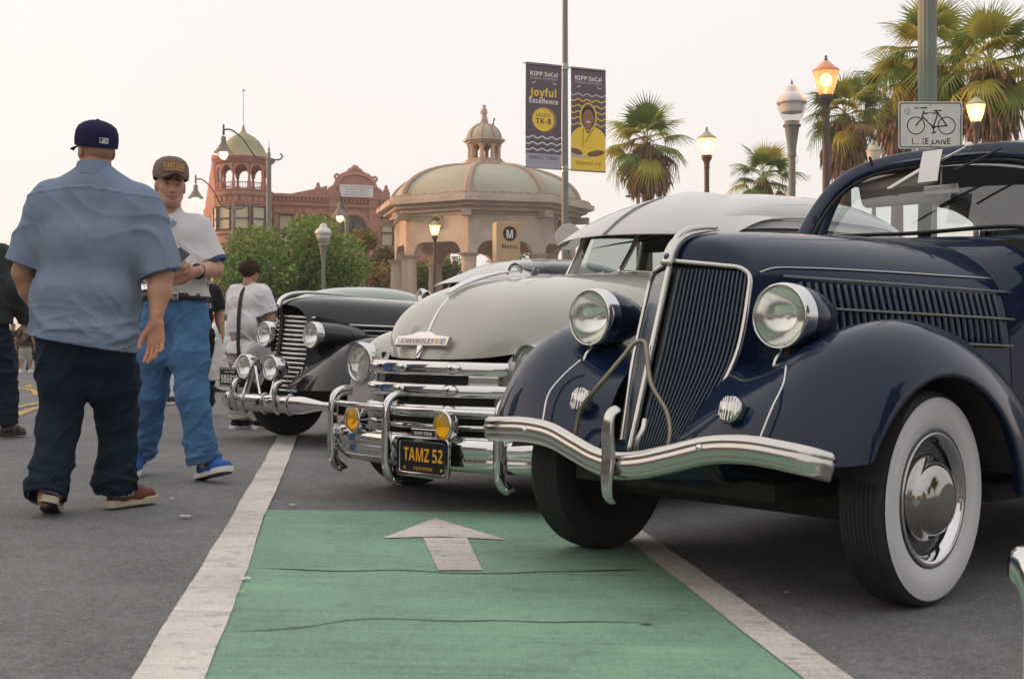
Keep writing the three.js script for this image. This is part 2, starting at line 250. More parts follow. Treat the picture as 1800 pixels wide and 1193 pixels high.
{
  const lane = struct(part('bike_lane', flat([[-1.19, -6.085], [0.32, -6.16], [0.40, -6.1], [0.52, -5.18], [0.735, -3.13], [1.07, 0], [1.5, 4], [0.0, 4], [-0.40, 0], [-0.76, -3.03], [-0.965, -4.588]], 0.004), greenPaint));
  const crackLine = (pts, w, seed) => { const L = [], R = []; pts.forEach(([px, py], i) => { const [x, z] = onGround(px, py); const k = w * (0.5 + 0.5 * Math.abs(noise(i * 1.7, seed, 0))) * (i === 0 || i === pts.length - 1 ? 0.2 : 1); L.push([x, z - k]); R.push([x, z + k]); }); return strip(L, R, 0.0065, 120, 0.006, seed); };
  part('tar_crack', crackLine([[440, 1000], [520, 1003], [600, 1006], [700, 1004], [790, 1009], [870, 1010], [950, 1007], [1020, 1006], [1090, 1004], [1140, 1003]], 0.011, 3), tarMat, lane);
  part('tar_crack', crackLine([[385, 1113], [470, 1110], [540, 1104], [600, 1094], [650, 1090], [720, 1091], [800, 1094], [880, 1093], [960, 1096], [1060, 1095], [1180, 1099]], 0.007, 9), tarMat, lane);
  part('tar_crack', crackLine([[1125, 1101], [1140, 1100], [1152, 1104]], 0.014, 19), tarMat, lane);
  struct(part('lane_line', strip([[0.0, 4], [-0.52, 0], [-0.916, -3.02], [-1.18, -4.94], [-1.461, -6.93], [-1.999, -10.65], [-3.2, -19]], [[0.17, 4], [-0.36, 0], [-0.745, -3.03], [-0.965, -4.59], [-1.19, -6.08], [-1.305, -6.95], [-1.84, -10.69], [-3.05, -19]], 0.008, 220, 0.009, 2), whitePaint));
  struct(part('lane_line', strip([[1.5, 4], [1.06, 0], [0.722, -3.13], [0.505, -5.18], [0.29, -7.1], [-0.05, -10.2], [-0.9, -18]], [[1.66, 4], [1.19, 0], [0.848, -3.14], [0.60, -5.43], [0.40, -7.2], [0.08, -10.3], [-0.75, -18]], 0.008, 220, 0.006, 5), whitePaint));
  struct(part('lane_arrow', [flat([[-0.36, -5.868], [-0.024, -5.25], [-0.30, -5.31], [-0.543, -5.24]], 0.008), flat([[-0.374, -5.27], [-0.19, -5.29], [-0.107, -4.53], [-0.267, -4.515]], 0.008)], whitePaint));
  const yl = (a) => strip(a.map(([x, z]) => [x, z]), a.map(([x, z]) => [x + 0.10, z - 0.03]), 0.008, 60);
  struct(part('centre_line', [yl([[-9.9, -26], [-9.3, -23.1], [-7.8, -20.2], [-6.9, -18.0]]), yl([[-9.6, -26], [-9.0, -23.1], [-7.5, -20.2], [-6.6, -18.0]]), yl([[-4.4, -9], [-5.2, -12], [-5.75, -14.2], [-5.95, -15.5], [-6.3, -17.6]]), yl([[-4.15, -9], [-4.95, -12], [-5.5, -14.2], [-5.7, -15.5], [-6.05, -17.6]])], yellowPaint));
}
struct(part('pavement', [box(64, 0.14, 60, 22, 0.02, -68)], std({ map: mottle([0.27, 0.25, 0.23], 0.2, 81, 6, 0.5), roughness: 0.9 })));
// scraps of paper and leaves lying on the road
for (const [px, py, w, label, c] of [[326, 912, 0.045, 'white paper scrap on the asphalt behind the dark jeans', 0], [431, 1023, 0.03, 'small white scrap at the inner edge of the wide white line', 0], [515, 892, 0.035, 'pale scrap just beyond the top corner of the green paint', 0], [424, 1047, 0.022, 'small yellow leaf beside the wide white line', 1], [302, 880, 0.03, 'thin pale scrap on the asphalt near the walking shoes', 0], [1382, 1048, 0.02, 'small pale scrap on the asphalt right of the thin white line', 0]]) {
  const [x, z] = onGround(px, py), g = patch([0, 0.5, 1].map((a) => [0, 0.5, 1].map((b) => [(a - 0.5) * w, 0.004 + 0.006 * Math.sin(3 * a + b * 2) ** 2, (b - 0.5) * w * 0.8])), 4, 4);
  const m = part('litter', g, c ? std({ color: lin(0.5, 0.42, 0.18), roughness: 0.8 }) : M.paper); m.position.set(x, ground(x, z) + 0.009, z); m.rotation.y = px; tag(m, label, 'litter');
}

// ---------- shared car pieces: local x = car's left, y up, z forward, origin under the front axle ----------
const carFrame = (o, x, z, turnDeg, roll = 0) => {
  const up = V(0.018, 1, 0).normalize(), q = new THREE.Quaternion().setFromUnitVectors(V(0, 1, 0), up);
  o.position.set(x, ground(x, z), z); o.quaternion.copy(q).multiply(new THREE.Quaternion().setFromEuler(new THREE.Euler(0, turnDeg * Math.PI / 180, roll))); return o;
};
const MW = {
  rib: M.rubber, hub: M.chrome, rimBlack: paint(0.01, 0.013, 0.02, 0.3), rimRed: paint(0.30, 0.03, 0.02, 0.3),
};
// wheel: group turned about x; outer face towards +x
const tyreProf = (R, w) => { const p = [[R * 0.60, -w * 0.36], [R * 0.68, -w * 0.47], [R * 0.80, -w * 0.52], [R * 0.91, -w * 0.485], [R * 0.968, -w * 0.42]];
  const n = 9; for (let i = 0; i < n; i++) { const a = -w * 0.40 + w * 0.8 * i / n, b = -w * 0.40 + w * 0.8 * (i + 1) / n, arc = (t) => R * (1 - 0.018 * (t / (w * 0.4)) ** 2); p.push([arc(a), a], [arc(b) - 0.0005, b - 0.005], [R * 0.978, b - 0.0042], [R * 0.978, b - 0.0008]); }
  p.push([R * 0.968, w * 0.42], [R * 0.91, w * 0.485], [R * 0.80, w * 0.52], [R * 0.68, w * 0.47], [R * 0.60, w * 0.36]); return p; };
const wheelGeo = {};
function wheel(parent, R, w, x, z, o = {}) {
  const key = R + '_' + w; wheelGeo[key] ??= {
    tyre: lathe(tyreProf(R, w), 72, 'x'),
    white: lathe([[R * 0.635, w * 0.415], [R * 0.68, w * 0.475], [R * 0.74, w * 0.507], [R * 0.80, w * 0.528], [R * 0.87, w * 0.513], [R * 0.925, w * 0.485], [R * 0.93, w * 0.478]].map(([r, y]) => [r, y + 0.0022]), 72, 'x'),
    rim: lathe([[R * 0.655, w * 0.40], [R * 0.64, w * 0.455], [R * 0.615, w * 0.46], [R * 0.60, w * 0.40], [R * 0.575, w * 0.28], [R * 0.545, w * 0.22], [R * 0.48, w * 0.26], [R * 0.36, w * 0.20], [R * 0.2, w * 0.2]], 64, 'x'),
    ring: lathe([[R * 0.60, w * 0.43], [R * 0.615, w * 0.465], [R * 0.595, w * 0.48], [R * 0.57, w * 0.45], [R * 0.545, w * 0.36], [R * 0.53, w * 0.30]], 64, 'x'),
    cap: lathe([[R * 0.40, w * 0.22], [R * 0.41, w * 0.28], [R * 0.385, w * 0.34], [R * 0.355, w * 0.38], [R * 0.345, w * 0.45], [R * 0.32, w * 0.56], [R * 0.26, w * 0.66], [R * 0.17, w * 0.73], [R * 0.13, w * 0.738], [R * 0.11, w * 0.725], [R * 0.05, w * 0.74], [0, w * 0.742]], 64, 'x'),
    back: lathe([[R * 0.62, -w * 0.3], [R * 0.4, -w * 0.1], [0, -w * 0.1]], 40, 'x'),
  };
  const g = wheelGeo[key], t = part('wheel', g.back, M.under, parent); t.position.set(x, R, z); if (x < 0) t.rotation.y = Math.PI; if (o.steer) t.rotation.y += o.steer;
  part('tyre', g.tyre, M.rubber, t); if (o.white) part('whitewall', g.white, M.whitewall, t);
  part('rim', g.rim, o.rim ?? MW.rimBlack, t); part('trim_ring', g.ring, M.chrome, t); part('hubcap', g.cap, M.capChrome ??= phys({ color: lin(0.40, 0.385, 0.36), metalness: 1, roughness: 0.13 }), t); return t;
}
const PON = [ // front pontoon fender, from the lower front edge over the wheel to the running board
  [[0.16, 0.47, 0.585], [0.28, 0.465, 0.60], [0.42, 0.465, 0.605], [0.55, 0.47, 0.60], [0.68, 0.475, 0.58], [0.785, 0.48, 0.53], [0.838, 0.49, 0.48], [0.845, 0.50, 0.45]],
  [[0.19, 0.60, 0.50], [0.29, 0.60, 0.545], [0.42, 0.60, 0.575], [0.55, 0.61, 0.575], [0.68, 0.625, 0.555], [0.79, 0.61, 0.50], [0.845, 0.59, 0.44], [0.85, 0.57, 0.41]],
  [[0.225, 0.72, 0.40], [0.31, 0.715, 0.43], [0.43, 0.745, 0.455], [0.56, 0.80, 0.46], [0.68, 0.82, 0.435], [0.79, 0.785, 0.385], [0.847, 0.715, 0.33], [0.853, 0.675, 0.30]],
  [[0.24, 0.79, 0.27], [0.32, 0.775, 0.27], [0.44, 0.83, 0.285], [0.56, 0.905, 0.27], [0.68, 0.93, 0.235], [0.79, 0.88, 0.20], [0.85, 0.785, 0.17], [0.856, 0.74, 0.155]],
  [[0.27, 0.82, 0.08], [0.34, 0.80, 0.06], [0.45, 0.855, 0.03], [0.57, 0.935, 0.0], [0.69, 0.953, -0.02], [0.795, 0.895, -0.02], [0.853, 0.80, -0.015], [0.859, 0.75, -0.01]],
  [[0.32, 0.82, -0.15], [0.39, 0.79, -0.2], [0.48, 0.825, -0.25], [0.585, 0.885, -0.30], [0.69, 0.898, -0.32], [0.795, 0.835, -0.27], [0.853, 0.745, -0.20], [0.859, 0.70, -0.18]],
  [[0.38, 0.75, -0.4], [0.45, 0.70, -0.46], [0.53, 0.72, -0.52], [0.61, 0.765, -0.58], [0.7, 0.77, -0.62], [0.795, 0.71, -0.52], [0.853, 0.63, -0.37], [0.859, 0.595, -0.34]],
  [[0.45, 0.6, -0.65], [0.52, 0.55, -0.72], [0.58, 0.57, -0.77], [0.64, 0.60, -0.82], [0.71, 0.59, -0.86], [0.79, 0.53, -0.70], [0.852, 0.48, -0.47], [0.858, 0.465, -0.43]],
  [[0.5, 0.42, -0.95], [0.56, 0.38, -1.0], [0.62, 0.38, -1.05], [0.67, 0.385, -1.1], [0.72, 0.385, -1.12], [0.79, 0.36, -0.9], [0.848, 0.34, -0.55], [0.853, 0.335, -0.47]],
];
const lipIn = (rows, d = 0.035, dz = 0) => rows.map((r) => { const q = r[r.length - 1]; return [...r, [q[0] - d * 0.4, q[1] + 0.004, q[2]], [q[0] - d, q[1] + 0.012, q[2]]]; });
const pontoon = (map = (p) => p) => patch(lipIn(PON).map((r) => r.map(map)), 72, 48);
// bullet headlight facing +z, centre of its glass at the origin
const headGeo = {};
function headlamp(parent, x, y, z, r, len, shellMat, rimMat, turn = 0, name = 'headlight') {
  const key = r + '_' + len; headGeo[key] ??= {
    shell: lathe([[r * 1.0, -0.02], [r * 1.04, -0.035], [r * 1.05, -0.07], [r * 1.0, -len * 0.4], [r * 0.85, -len * 0.62], [r * 0.6, -len * 0.82], [r * 0.3, -len * 0.95], [0, -len]], 48, 'z'),
    rim: lathe([[r * 1.06, -0.055], [r * 1.09, -0.045], [r * 1.09, -0.008], [r * 1.05, 0.008], [r * 0.985, 0.012], [r * 0.97, 0.004], [r * 0.98, -0.02]], 48, 'z'),
    glass: lathe([[r * 0.985, 0.002], [r * 0.9, r * 0.10], [r * 0.7, r * 0.22], [r * 0.45, r * 0.31], [r * 0.2, r * 0.355], [0, r * 0.365]], 48, 'z'),
    bowl: lathe([[r * 0.975, -0.005], [r * 0.85, -r * 0.32], [r * 0.6, -r * 0.62], [r * 0.3, -r * 0.82], [0, -r * 0.88]], 40, 'z'),
    bulb: sphere(r * 0.09, 0, 0, -r * 0.45),
  };
  const g = headGeo[key], h = part(name, g.shell, shellMat, parent); h.position.set(x, y, z); h.rotation.y = turn;
  part('rim', g.rim, rimMat, h); part('lens', g.glass, M.lens, h); part('reflector', g.bowl, M.reflector, h); part('bulb', g.bulb, M.paper, h); return h;
}
const plateTex = (w, h, draw) => { const c = document.createElement('canvas'); c.width = w; c.height = h; const x = c.getContext('2d'); draw(x, w, h); const t = new THREE.CanvasTexture(c); t.colorSpace = THREE.SRGBColorSpace; t.magFilter = THREE.LinearFilter; return t; };
const fitText = (x, s, cx, cy, wMax, hPx, font, fill, ls = 1) => { x.save(); x.font = font; x.fillStyle = fill; x.textAlign = 'center'; x.textBaseline = 'middle'; const m = x.measureText(s).width; x.translate(cx, cy); x.scale(wMax / m, hPx); x.fillText(s, 0, 0); x.restore(); };
const printed = (w, h, tex, o = {}) => part(o.name ?? 'print', new THREE.PlaneGeometry(w, h), std({ map: tex, roughness: o.rough ?? 0.6 }), o.parent);
const simpleWindow = (a, b, c, d) => { const g = new THREE.BufferGeometry(); g.setAttribute('position', new THREE.Float32BufferAttribute([...a, ...b, ...c, ...d], 3)); g.setAttribute('uv', new THREE.Float32BufferAttribute([0, 0, 1, 0, 1, 1, 0, 1], 2)); g.setIndex([0, 1, 2, 0, 2, 3]); g.computeVertexNormals(); return g; };
const P3m = (a, b, t) => a.map((v, i) => v + (b[i] - v) * t);
const flatSec = (w, h) => roundSec(w, h, 12, 4);

// closed cabin of a pre-war car: cowl at z0, windscreen, roof, doors, tail; widths and heights from o
function cabin(root, o) {
  const { body, roof = o.body, zc, hb, hr, wb, wr, zw, tail, floor = 0.32 } = o;       // zc cowl, zw top of the windscreen, wb / wr half widths at belt and roof rail
  const L = zc - tail;
  const side = (z, t) => { const swell = Math.sin(Math.PI * clamp((zc - z) / L * 0.9 + 0.15)) * 0.05; return [[wb - 0.015 + swell, hb, z], [wb + 0.02 + swell, hb - 0.06, z], [wb + 0.05 + swell, hb - 0.25, z], [wb + 0.045 + swell, hb - 0.5, z], [wb + 0.0 + swell, floor + 0.08, z], [wb - 0.05 + swell, floor, z]]; };
  const zs = [zc + 0.06, zc - 0.15, zc - 0.5, zc - 0.9, zc - 1.3, zc - 1.7, zc - 2.1];
  for (const g of both(patch(zs.map((z) => side(z)), 40, 24))) part('door', g, body, root);
  const zt = zs[zs.length - 1];
  // tail: from the belt behind the doors to the rear end
  const tl = (f, y0) => { const z = lerp(zt, tail, f), k = Math.cos(f * 1.25), h = hb + 0.02 - 0.42 * f * f; return [[0, h + 0.03, z], [(wb) * 0.45 * k + 0.05, h + 0.02, z + 0.01], [(wb + 0.01) * 0.85 * k + 0.03, h - 0.03, z + 0.03], [(wb + 0.05) * k + 0.03, h - 0.2, z + 0.05], [(wb + 0.05) * k + 0.03, lerp(h, floor, 0.6), z + 0.05], [(wb - 0.03) * k + 0.02, floor, z + 0.03]]; };
  part('tail', both(patch([0, 0.2, 0.4, 0.6, 0.8, 0.93, 1].map((f) => tl(f)), 30, 24, { center: true })), body, root);
  // roof
  const rf = (z, w, h, c) => [[0, h + c, z], [w * 0.35, h + c * 0.96, z], [w * 0.65, h + c * 0.82, z], [w * 0.88, h + c * 0.5, z], [w * 0.985, h + c * 0.12, z], [w + 0.01, h - 0.06, z]];
  const zr = zt - 0.25;
  part('roof', both(patch([[zw + 0.02, wr - 0.05, hr - 0.03, 0.05], [zw - 0.04, wr - 0.03, hr - 0.005, 0.07], [zw - 0.2, wr, hr + 0.01, 0.10], [zw - 0.55, wr + 0.02, hr + 0.01, 0.135], [zw - 1.0, wr + 0.015, hr - 0.0, 0.14], [zw - 1.45, wr - 0.03, hr - 0.06, 0.125], [zw - 1.8, wr - 0.08, hr - 0.15, 0.10], [zr - 0.25, wr - 0.12, hr - 0.32, 0.06]].map((r) => rf(...r)), 40, 28, { center: true })), roof, root);
  const pil = (a, b, w, d) => sweep([a, [(a[0] + b[0]) / 2 + 0.012, (a[1] + b[1]) / 2 + 0.004, (a[2] + b[2]) / 2], b], roundSec(w, d, 12, 3), 10, V(0, 0, 1));
  const A0 = [wb - 0.06, hb + 0.0, zc - 0.10], A1 = [wr - 0.035, hr - 0.01, zw];
  for (const g of both(pil(A0, A1, 0.05, 0.06))) part('pillar', g, body, root);
  const doorEnd = zc - 1.15;
  for (const g of both(pil([wb - 0.02, hb, doorEnd], [wr, hr - 0.02, doorEnd + 0.05], 0.05, 0.09))) part('pillar', g, body, root);
  for (const g of both(pil([wb - 0.02, hb, zt + 0.25], [wr - 0.03, hr - 0.06, zt + 0.32], 0.06, 0.20))) part('pillar', g, body, root);
  for (const g of both(patch([[zt + 0.28, 0.0, 0], [zt + 0.05, 0.02, 0.06], [zt - 0.2, 0.06, 0.2]].map(([z, i, dn]) => [[wb - 0.01 - i, hb - 0.02, z], [lerp(wb, wr, 0.4) - i, lerp(hb, hr, 0.35), z], [wr - i - 0.01, lerp(hb, hr, 0.75) - dn * 0.6, z], [wr - 0.05 - i, hr - dn, z]]), 12, 12))) part('rear_quarter', g, body, root);
  const pane = (name, a, b, c, d) => part(name, simpleWindow(a, b, c, d), name === 'windscreen' && o.screen ? o.screen : o.glass ?? M.glass, root);
  const X0 = [wb - 0.05, hb + 0.015, zc - 0.12], X1 = [wr - 0.04, hr - 0.02, zw - 0.02];
  if (o.windscreen !== false) pane('windscreen', [-X0[0], X0[1], X0[2]], X0, X1, [-X1[0], X1[1], X1[2]]);
  for (const s of [-1, 1]) { pane('door_window', [s * (wb - 0.03), hb, zc - 0.2], [s * (wb - 0.03), hb, doorEnd], [s * (wr - 0.02), hr - 0.04, doorEnd + 0.03], [s * (wr - 0.03), hr - 0.04, zw - 0.06]);
    pane('quarter_window', [s * (wb - 0.03), hb, doorEnd - 0.03], [s * (wb - 0.03), hb, zt + 0.25], [s * (wr - 0.04), hr - 0.09, zt + 0.3], [s * (wr - 0.02), hr - 0.04, doorEnd]); }
  // inside
  part('dashboard', [rbox(wb * 2 - 0.16, 0.20, 0.14, 0.05, 0, hb - 0.10, zc - 0.22)], o.dash ?? M.dashGrey, root);
  part('seat', [rbox(wb * 2 - 0.2, 0.16, 0.5, 0.06, 0, 0.62, zc - 1.0), rbox(wb * 2 - 0.22, 0.56, 0.16, 0.07, 0, 0.92, zc - 1.27, -0.18)], o.seat ?? M.tan, root);
  const sw = part('steering_wheel', new THREE.TorusGeometry(0.21, 0.012, 10, 40), M.darkTrim, root); sw.position.set(0.32, hb + 0.02, zc - 0.52); sw.rotation.x = -0.6;
  part('column', [rod([0.32, hb - 0.3, zc - 0.2], [0.32, hb + 0.02, zc - 0.52], 0.02), rbox(0.40, 0.02, 0.02, 0.008, 0.32, hb + 0.02, zc - 0.52)], M.darkTrim, sw.parent);
  part('floor_pan', [box(wb * 2, 0.04, L - 0.2, 0, floor + 0.02, (zc + tail) / 2)], M.under, root);
  part('firewall', [box(wb * 2 - 0.1, hb - floor - 0.04, 0.03, 0, (hb + floor) / 2 - 0.02, zc + 0.0)], M.under, root);
}
function rearFender(body, z, w = 0.86, r = 0.5) {
  const st = [], N = 8; for (let i = 0; i <= N; i++) { const a = Math.PI * (-0.02 + 1.08 * i / N), c = Math.cos(a), s = Math.sin(a), R = r, y = 0.36 + R * s * 1.12, zz = z + R * 1.12 * c; const inn = (k) => [0.36 + (R - k) * s * 1.05, z + (R - k) * c]; const p = (x, k) => { const [yy, z2] = inn(k); return [x, yy, z2]; };
    st.push([[w - 0.30, y - 0.02, zz], [w - 0.20, y, zz], [w - 0.10, y, zz], p(w - 0.03, 0.04), p(w, 0.10), p(w + 0.002, 0.13)]); }
  return patch(lipIn(st), 40, 24);
}

// ---------- navy pre-war coupe ----------
{
  const car = thing('coupe', 'dark navy blue 1930s coupe with whitewall tyres, nearest car on the right', 'car');
  carFrame(car, 0.833, -4.62, -47.9);
  const B = M.navy, zc0 = (y) => 0.398 + (1.127 - y) * 0.298;
  // hood: nose behind the grille to the cowl
  const hood = [
    [[0, 1.122, 0.402], [0.07, 1.118, 0.35], [0.14, 1.112, 0.30], [0.195, 1.103, 0.262], [0.224, 1.075, 0.247], [0.232, 1.0, 0.263], [0.236, 0.90, 0.29], [0.236, 0.82, 0.315], [0.226, 0.73, 0.35]],
    [[0, 1.195, 0.372], [0.07, 1.188, 0.335], [0.135, 1.172, 0.292], [0.19, 1.145, 0.245], [0.228, 1.10, 0.213], [0.243, 1.03, 0.205], [0.252, 0.95, 0.215], [0.258, 0.85, 0.235], [0.262, 0.74, 0.26]],
    [[0, 1.236, 0.27], [0.075, 1.226, 0.255], [0.14, 1.20, 0.225], [0.195, 1.162, 0.185], [0.232, 1.118, 0.15], [0.255, 1.06, 0.125], [0.268, 0.97, 0.12], [0.276, 0.85, 0.13], [0.282, 0.72, 0.14]],
    [[0, 1.258, 0.05], [0.09, 1.247, 0.045], [0.165, 1.218, 0.03], [0.225, 1.176, 0.01], [0.268, 1.126, -0.01], [0.298, 1.066, -0.025], [0.312, 0.97, -0.03], [0.322, 0.85, -0.03], [0.33, 0.70, -0.03]],
    [[0, 1.274, -0.28], [0.12, 1.262, -0.285], [0.215, 1.23, -0.29], [0.285, 1.184, -0.30], [0.335, 1.13, -0.31], [0.37, 1.066, -0.315], [0.388, 0.965, -0.32], [0.40, 0.84, -0.32], [0.412, 0.66, -0.32]],
    [[0, 1.290, -0.62], [0.15, 1.276, -0.625], [0.265, 1.241, -0.63], [0.35, 1.19, -0.64], [0.41, 1.13, -0.645], [0.45, 1.06, -0.65], [0.472, 0.955, -0.65], [0.487, 0.82, -0.65], [0.50, 0.60, -0.65]],
    [[0, 1.302, -0.93], [0.17, 1.288, -0.935], [0.305, 1.25, -0.94], [0.405, 1.195, -0.945], [0.475, 1.13, -0.95], [0.52, 1.055, -0.955], [0.545, 0.945, -0.955], [0.56, 0.80, -0.955], [0.575, 0.55, -0.955]],
  ];
  const hoodP = part('hood', both(patch(hood, 60, 48, { center: true })), B, car);
  // a point on the hood side at height y and station z (piecewise linear through the same grid)
  const hoodX = (y, z) => { let i = 0; const zz = (r) => r[6][2]; while (i < hood.length - 2 && zz(hood[i + 1]) > z) i++; const xr = (r) => { for (let k = 4; k < r.length - 1; k++) if (r[k][1] >= y && r[k + 1][1] <= y) return lerp(r[k][0], r[k + 1][0], (r[k][1] - y) / (r[k][1] - r[k + 1][1])); return y > r[4][1] ? r[4][0] : r[8][0]; }; return lerp(xr(hood[i]), xr(hood[i + 1]), clamp((zz(hood[i]) - z) / (zz(hood[i]) - zz(hood[i + 1])))); };
  const cowl = hood[hood.length - 1].map(([x, y, z]) => [x, y, z - 0.008]), cowlEnd = [[0, 1.328], [0.2, 1.322], [0.36, 1.312], [0.475, 1.298], [0.56, 1.268], [0.61, 1.205], [0.635, 1.08], [0.645, 0.86], [0.645, 0.55]].map(([x, y]) => [x, y, -1.235]);
  part('cowl', both(patch([cowl, cowl.map((p, i) => P3m(p, cowlEnd[i], 0.25)), cowl.map((p, i) => P3m(p, cowlEnd[i], 0.6)), cowlEnd, cowlEnd.map(([x, y, z]) => [x, y - 0.004, z - 0.05])], 16, 40, { center: true })), B, car);
  // seam between hood top and side, hood rear joint
  for (const s of [1, -1]) { const seam = []; for (let i = 1; i < hood.length; i++) { const q = hood[i][4]; seam.push([s * (q[0] + 0.009), q[1] - 0.012, q[2]]); } part('hood_moulding', sweep(seam, roundSec(0.005, 0.006, 8), 40), M.greyTrim ??= phys({ color: lin(0.62, 0.60, 0.57), metalness: 0.9, roughness: 0.22 }), hoodP); }
  // louvre panel with vertical slots and three chrome strips
  for (const s of [1, -1]) {
    const slot = 30; for (let i = 0; i < slot; i++) {
      const z = 0.045 - i * 0.0325, t = i / slot, yt = 1.062 - 0.012 * t, yb = 0.868 - 0.012 * t, xa = hoodX(yt, z), xb = hoodX(yb, z);
      part('louvre', sweep([[s * (xa + 0.006), yt, z], [s * ((xa + xb) / 2 + 0.013), (yt + yb) / 2, z - 0.006], [s * (xb + 0.008), yb, z - 0.012]], roundSec(0.017, 0.016, 8), 6, V(0, 0, 1)), M.louvre ??= paint(0.022, 0.042, 0.068, 0.35), hoodP);
    }
    for (const [y, z0, z1] of [[1.078, 0.12, -1.0], [0.972, 0.05, -0.98], [0.868, 0.0, -0.95]]) { const pts = []; for (let k = 0; k <= 8; k++) { const z = lerp(z0, z1, k / 8), yy = y - 0.014 * k / 8; pts.push([s * (hoodX(yy, z) + 0.02), yy, z]); } part('louvre_trim', sweep(pts, roundSec(0.007, 0.010, 10), 30), M.dullTrim ??= std({ color: lin(0.22, 0.23, 0.22), metalness: 0.8, roughness: 0.4 }), hoodP); }
  }
  // grille: V in plan; edge half width by height
  const KV = 0.74, edge = (y) => { const t = [[1.115, 0.205], [1.09, 0.222], [1.0, 0.228], [0.84, 0.232], [0.78, 0.226], [0.68, 0.203], [0.60, 0.176], [0.53, 0.152], [0.46, 0.13]]; for (let i = 0; i < t.length - 1; i++) if (y <= t[i][0] && y >= t[i + 1][0]) return lerp(t[i][1], t[i + 1][1], (t[i][0] - y) / (t[i][0] - t[i + 1][0])); return y > 1 ? 0.2 : 0.13; };
  const gp = (x, y, out = 0) => [x, y, zc0(y) - KV * Math.abs(x) + out];
  const shellPts = [[0.004, 1.125], [0.07, 1.118], [0.14, 1.11], [0.195, 1.10], [0.220, 1.075], [0.2285, 1.0], [0.232, 0.84], [0.222, 0.76], [0.197, 0.66], [0.165, 0.57], [0.14, 0.49]];
  const grille = part('grille', both(patch([1.11, 1.0, 0.85, 0.7, 0.58, 0.47].map((y) => [0, 0.33, 0.66, 1].map((t) => gp(t * edge(y), y, -0.03))), 20, 10)), M.black, car);
  const barN = 17, bars = {};
  for (const s of [1, -1]) for (let i = 0; i < barN; i++) {
    const t = (i + 0.5) / barN, xt = 0.018 + t * 0.196, xb = 0.016 + t * 0.142, pts = []; for (let k = 0; k <= 6; k++) { const y = lerp(1.10 - t * 0.012, 0.475, k / 6), x = y > 0.82 ? xt * edge(Math.min(y, 1.08)) / 0.225 : xt * edge(y) / 0.225; pts.push(gp(s * Math.min(x, edge(y) - 0.004), y, -0.004)); }
    part('grille_bar', sweep(pts, roundSec(0.0075, 0.016, 8), 14, V(1, 0, 0.3)), M.grilleBlue ??= paint(0.014, 0.034, 0.060, 0.3), grille);
  }
  for (const s of [1, -1]) part('grille_surround', sweep(shellPts.map(([x, y]) => { const p = gp(s * (x + 0.002), y, 0.004); return p; }), roundSec(0.017, 0.02, 12), 80, V(0, 0.2, 1)), M.greyTrim ??= phys({ color: lin(0.62, 0.60, 0.57), metalness: 0.9, roughness: 0.22 }), grille);
  part('grille_prow', sweep([0, 1, 2, 3, 4, 5, 6].map((k) => { const y = lerp(1.13, 0.47, k / 6); return gp(0, y, 0.006); }), roundSec(0.019, 0.024, 12), 30, V(0, 0.2, 1)), M.greyTrim, grille);
  // nose medallion and ornament running back over the hood
  const orn = part('hood_ornament', [sweep([[0, 1.11, 0.425], [0, 1.15, 0.412], [0, 1.192, 0.382], [0, 1.218, 0.335], [0, 1.238, 0.25], [0, 1.252, 0.14]], roundSec(0.045, 0.024, 14), 30, V(0, 0.5, 1), false, (t) => 1.1 - 0.95 * t * t), sweep([[0, 1.17, 0.400], [0, 1.212, 0.368], [0, 1.238, 0.32], [0, 1.252, 0.25], [0, 1.26, 0.16]], roundSec(0.026, 0.03, 12), 20, V(1, 0, 0), false, (t) => 0.55 + 0.45 * Math.sin(Math.PI * Math.min(1, t + 0.15)))], M.oldChrome, car);
  part('medallion', put(lathe([[0, 0.008], [0.009, 0.007], [0.013, 0.0], [0.012, -0.006]], 24, 'z'), 0, 1.14, 0.428, -0.25), paint(0.03, 0.05, 0.12), orn);
  // fenders
  for (const s of [1, -1]) {
    const g = pontoon(); part('front_fender', s > 0 ? g : mirrorX(g), B, car);
    const r = rearFender(B, -2.85); part('rear_fender', s > 0 ? r : mirrorX(r), B, car);
    part('running_board', [rbox(0.30, 0.045, 1.35, 0.02, s * 0.735, 0.33, -1.72)], M.rubber, car);
    part('fender_bead', sweep([[0.20, 0.80, 0.33], [0.27, 0.77, 0.335], [0.335, 0.745, 0.43], [0.365, 0.69, 0.485], [0.375, 0.62, 0.552], [0.36, 0.52, 0.595]].map(([x, y, z]) => [s * (x + (s > 0 ? 0.18 : 0.06)), y + 0.028, z + 0.012]).slice(2), roundSec(0.008, 0.008, 8), 20), M.greyTrim, car);
    const h = headlamp(car, s * 0.43, 0.932, 0.36, 0.102, 0.29, B, M.chrome);
    part('stem', sweep([[0, -0.118, -0.10], [0, -0.135, -0.10], [0.0, -0.17, -0.10]], roundSec(0.06, 0.07, 12), 8, V(0, 0, 1)), B, h);
    part('conduit', sweep([[s * 0.0, -0.108, -0.02], [s * 0.0, -0.14, 0.02], [s * 0.0, -0.165, 0.03]], roundSec(0.012, 0.012, 8), 8, V(0, 0, 1)), M.greyTrim, h);
    const hn = part('horn_grille', put(lathe([[0.043, -0.02], [0.047, 0.0], [0.043, 0.008], [0.036, 0.013], [0.02, 0.02], [0, 0.022]], 32, 'z'), 0, 0, 0), M.oldChrome, car); hn.position.set(s > 0 ? 0.40 : -0.285, 0.632, s > 0 ? 0.572 : 0.552); hn.rotation.x = -0.25;
    for (let k = -3; k <= 3; k++) { const hh = Math.sqrt(0.040 ** 2 - (k * 0.0105) ** 2); part('slat', rbox(0.0045, hh * 2, 0.012, 0.002, k * 0.0105, 0, 0.018 - Math.abs(k) * 0.003), M.chrome, hn); }
  }
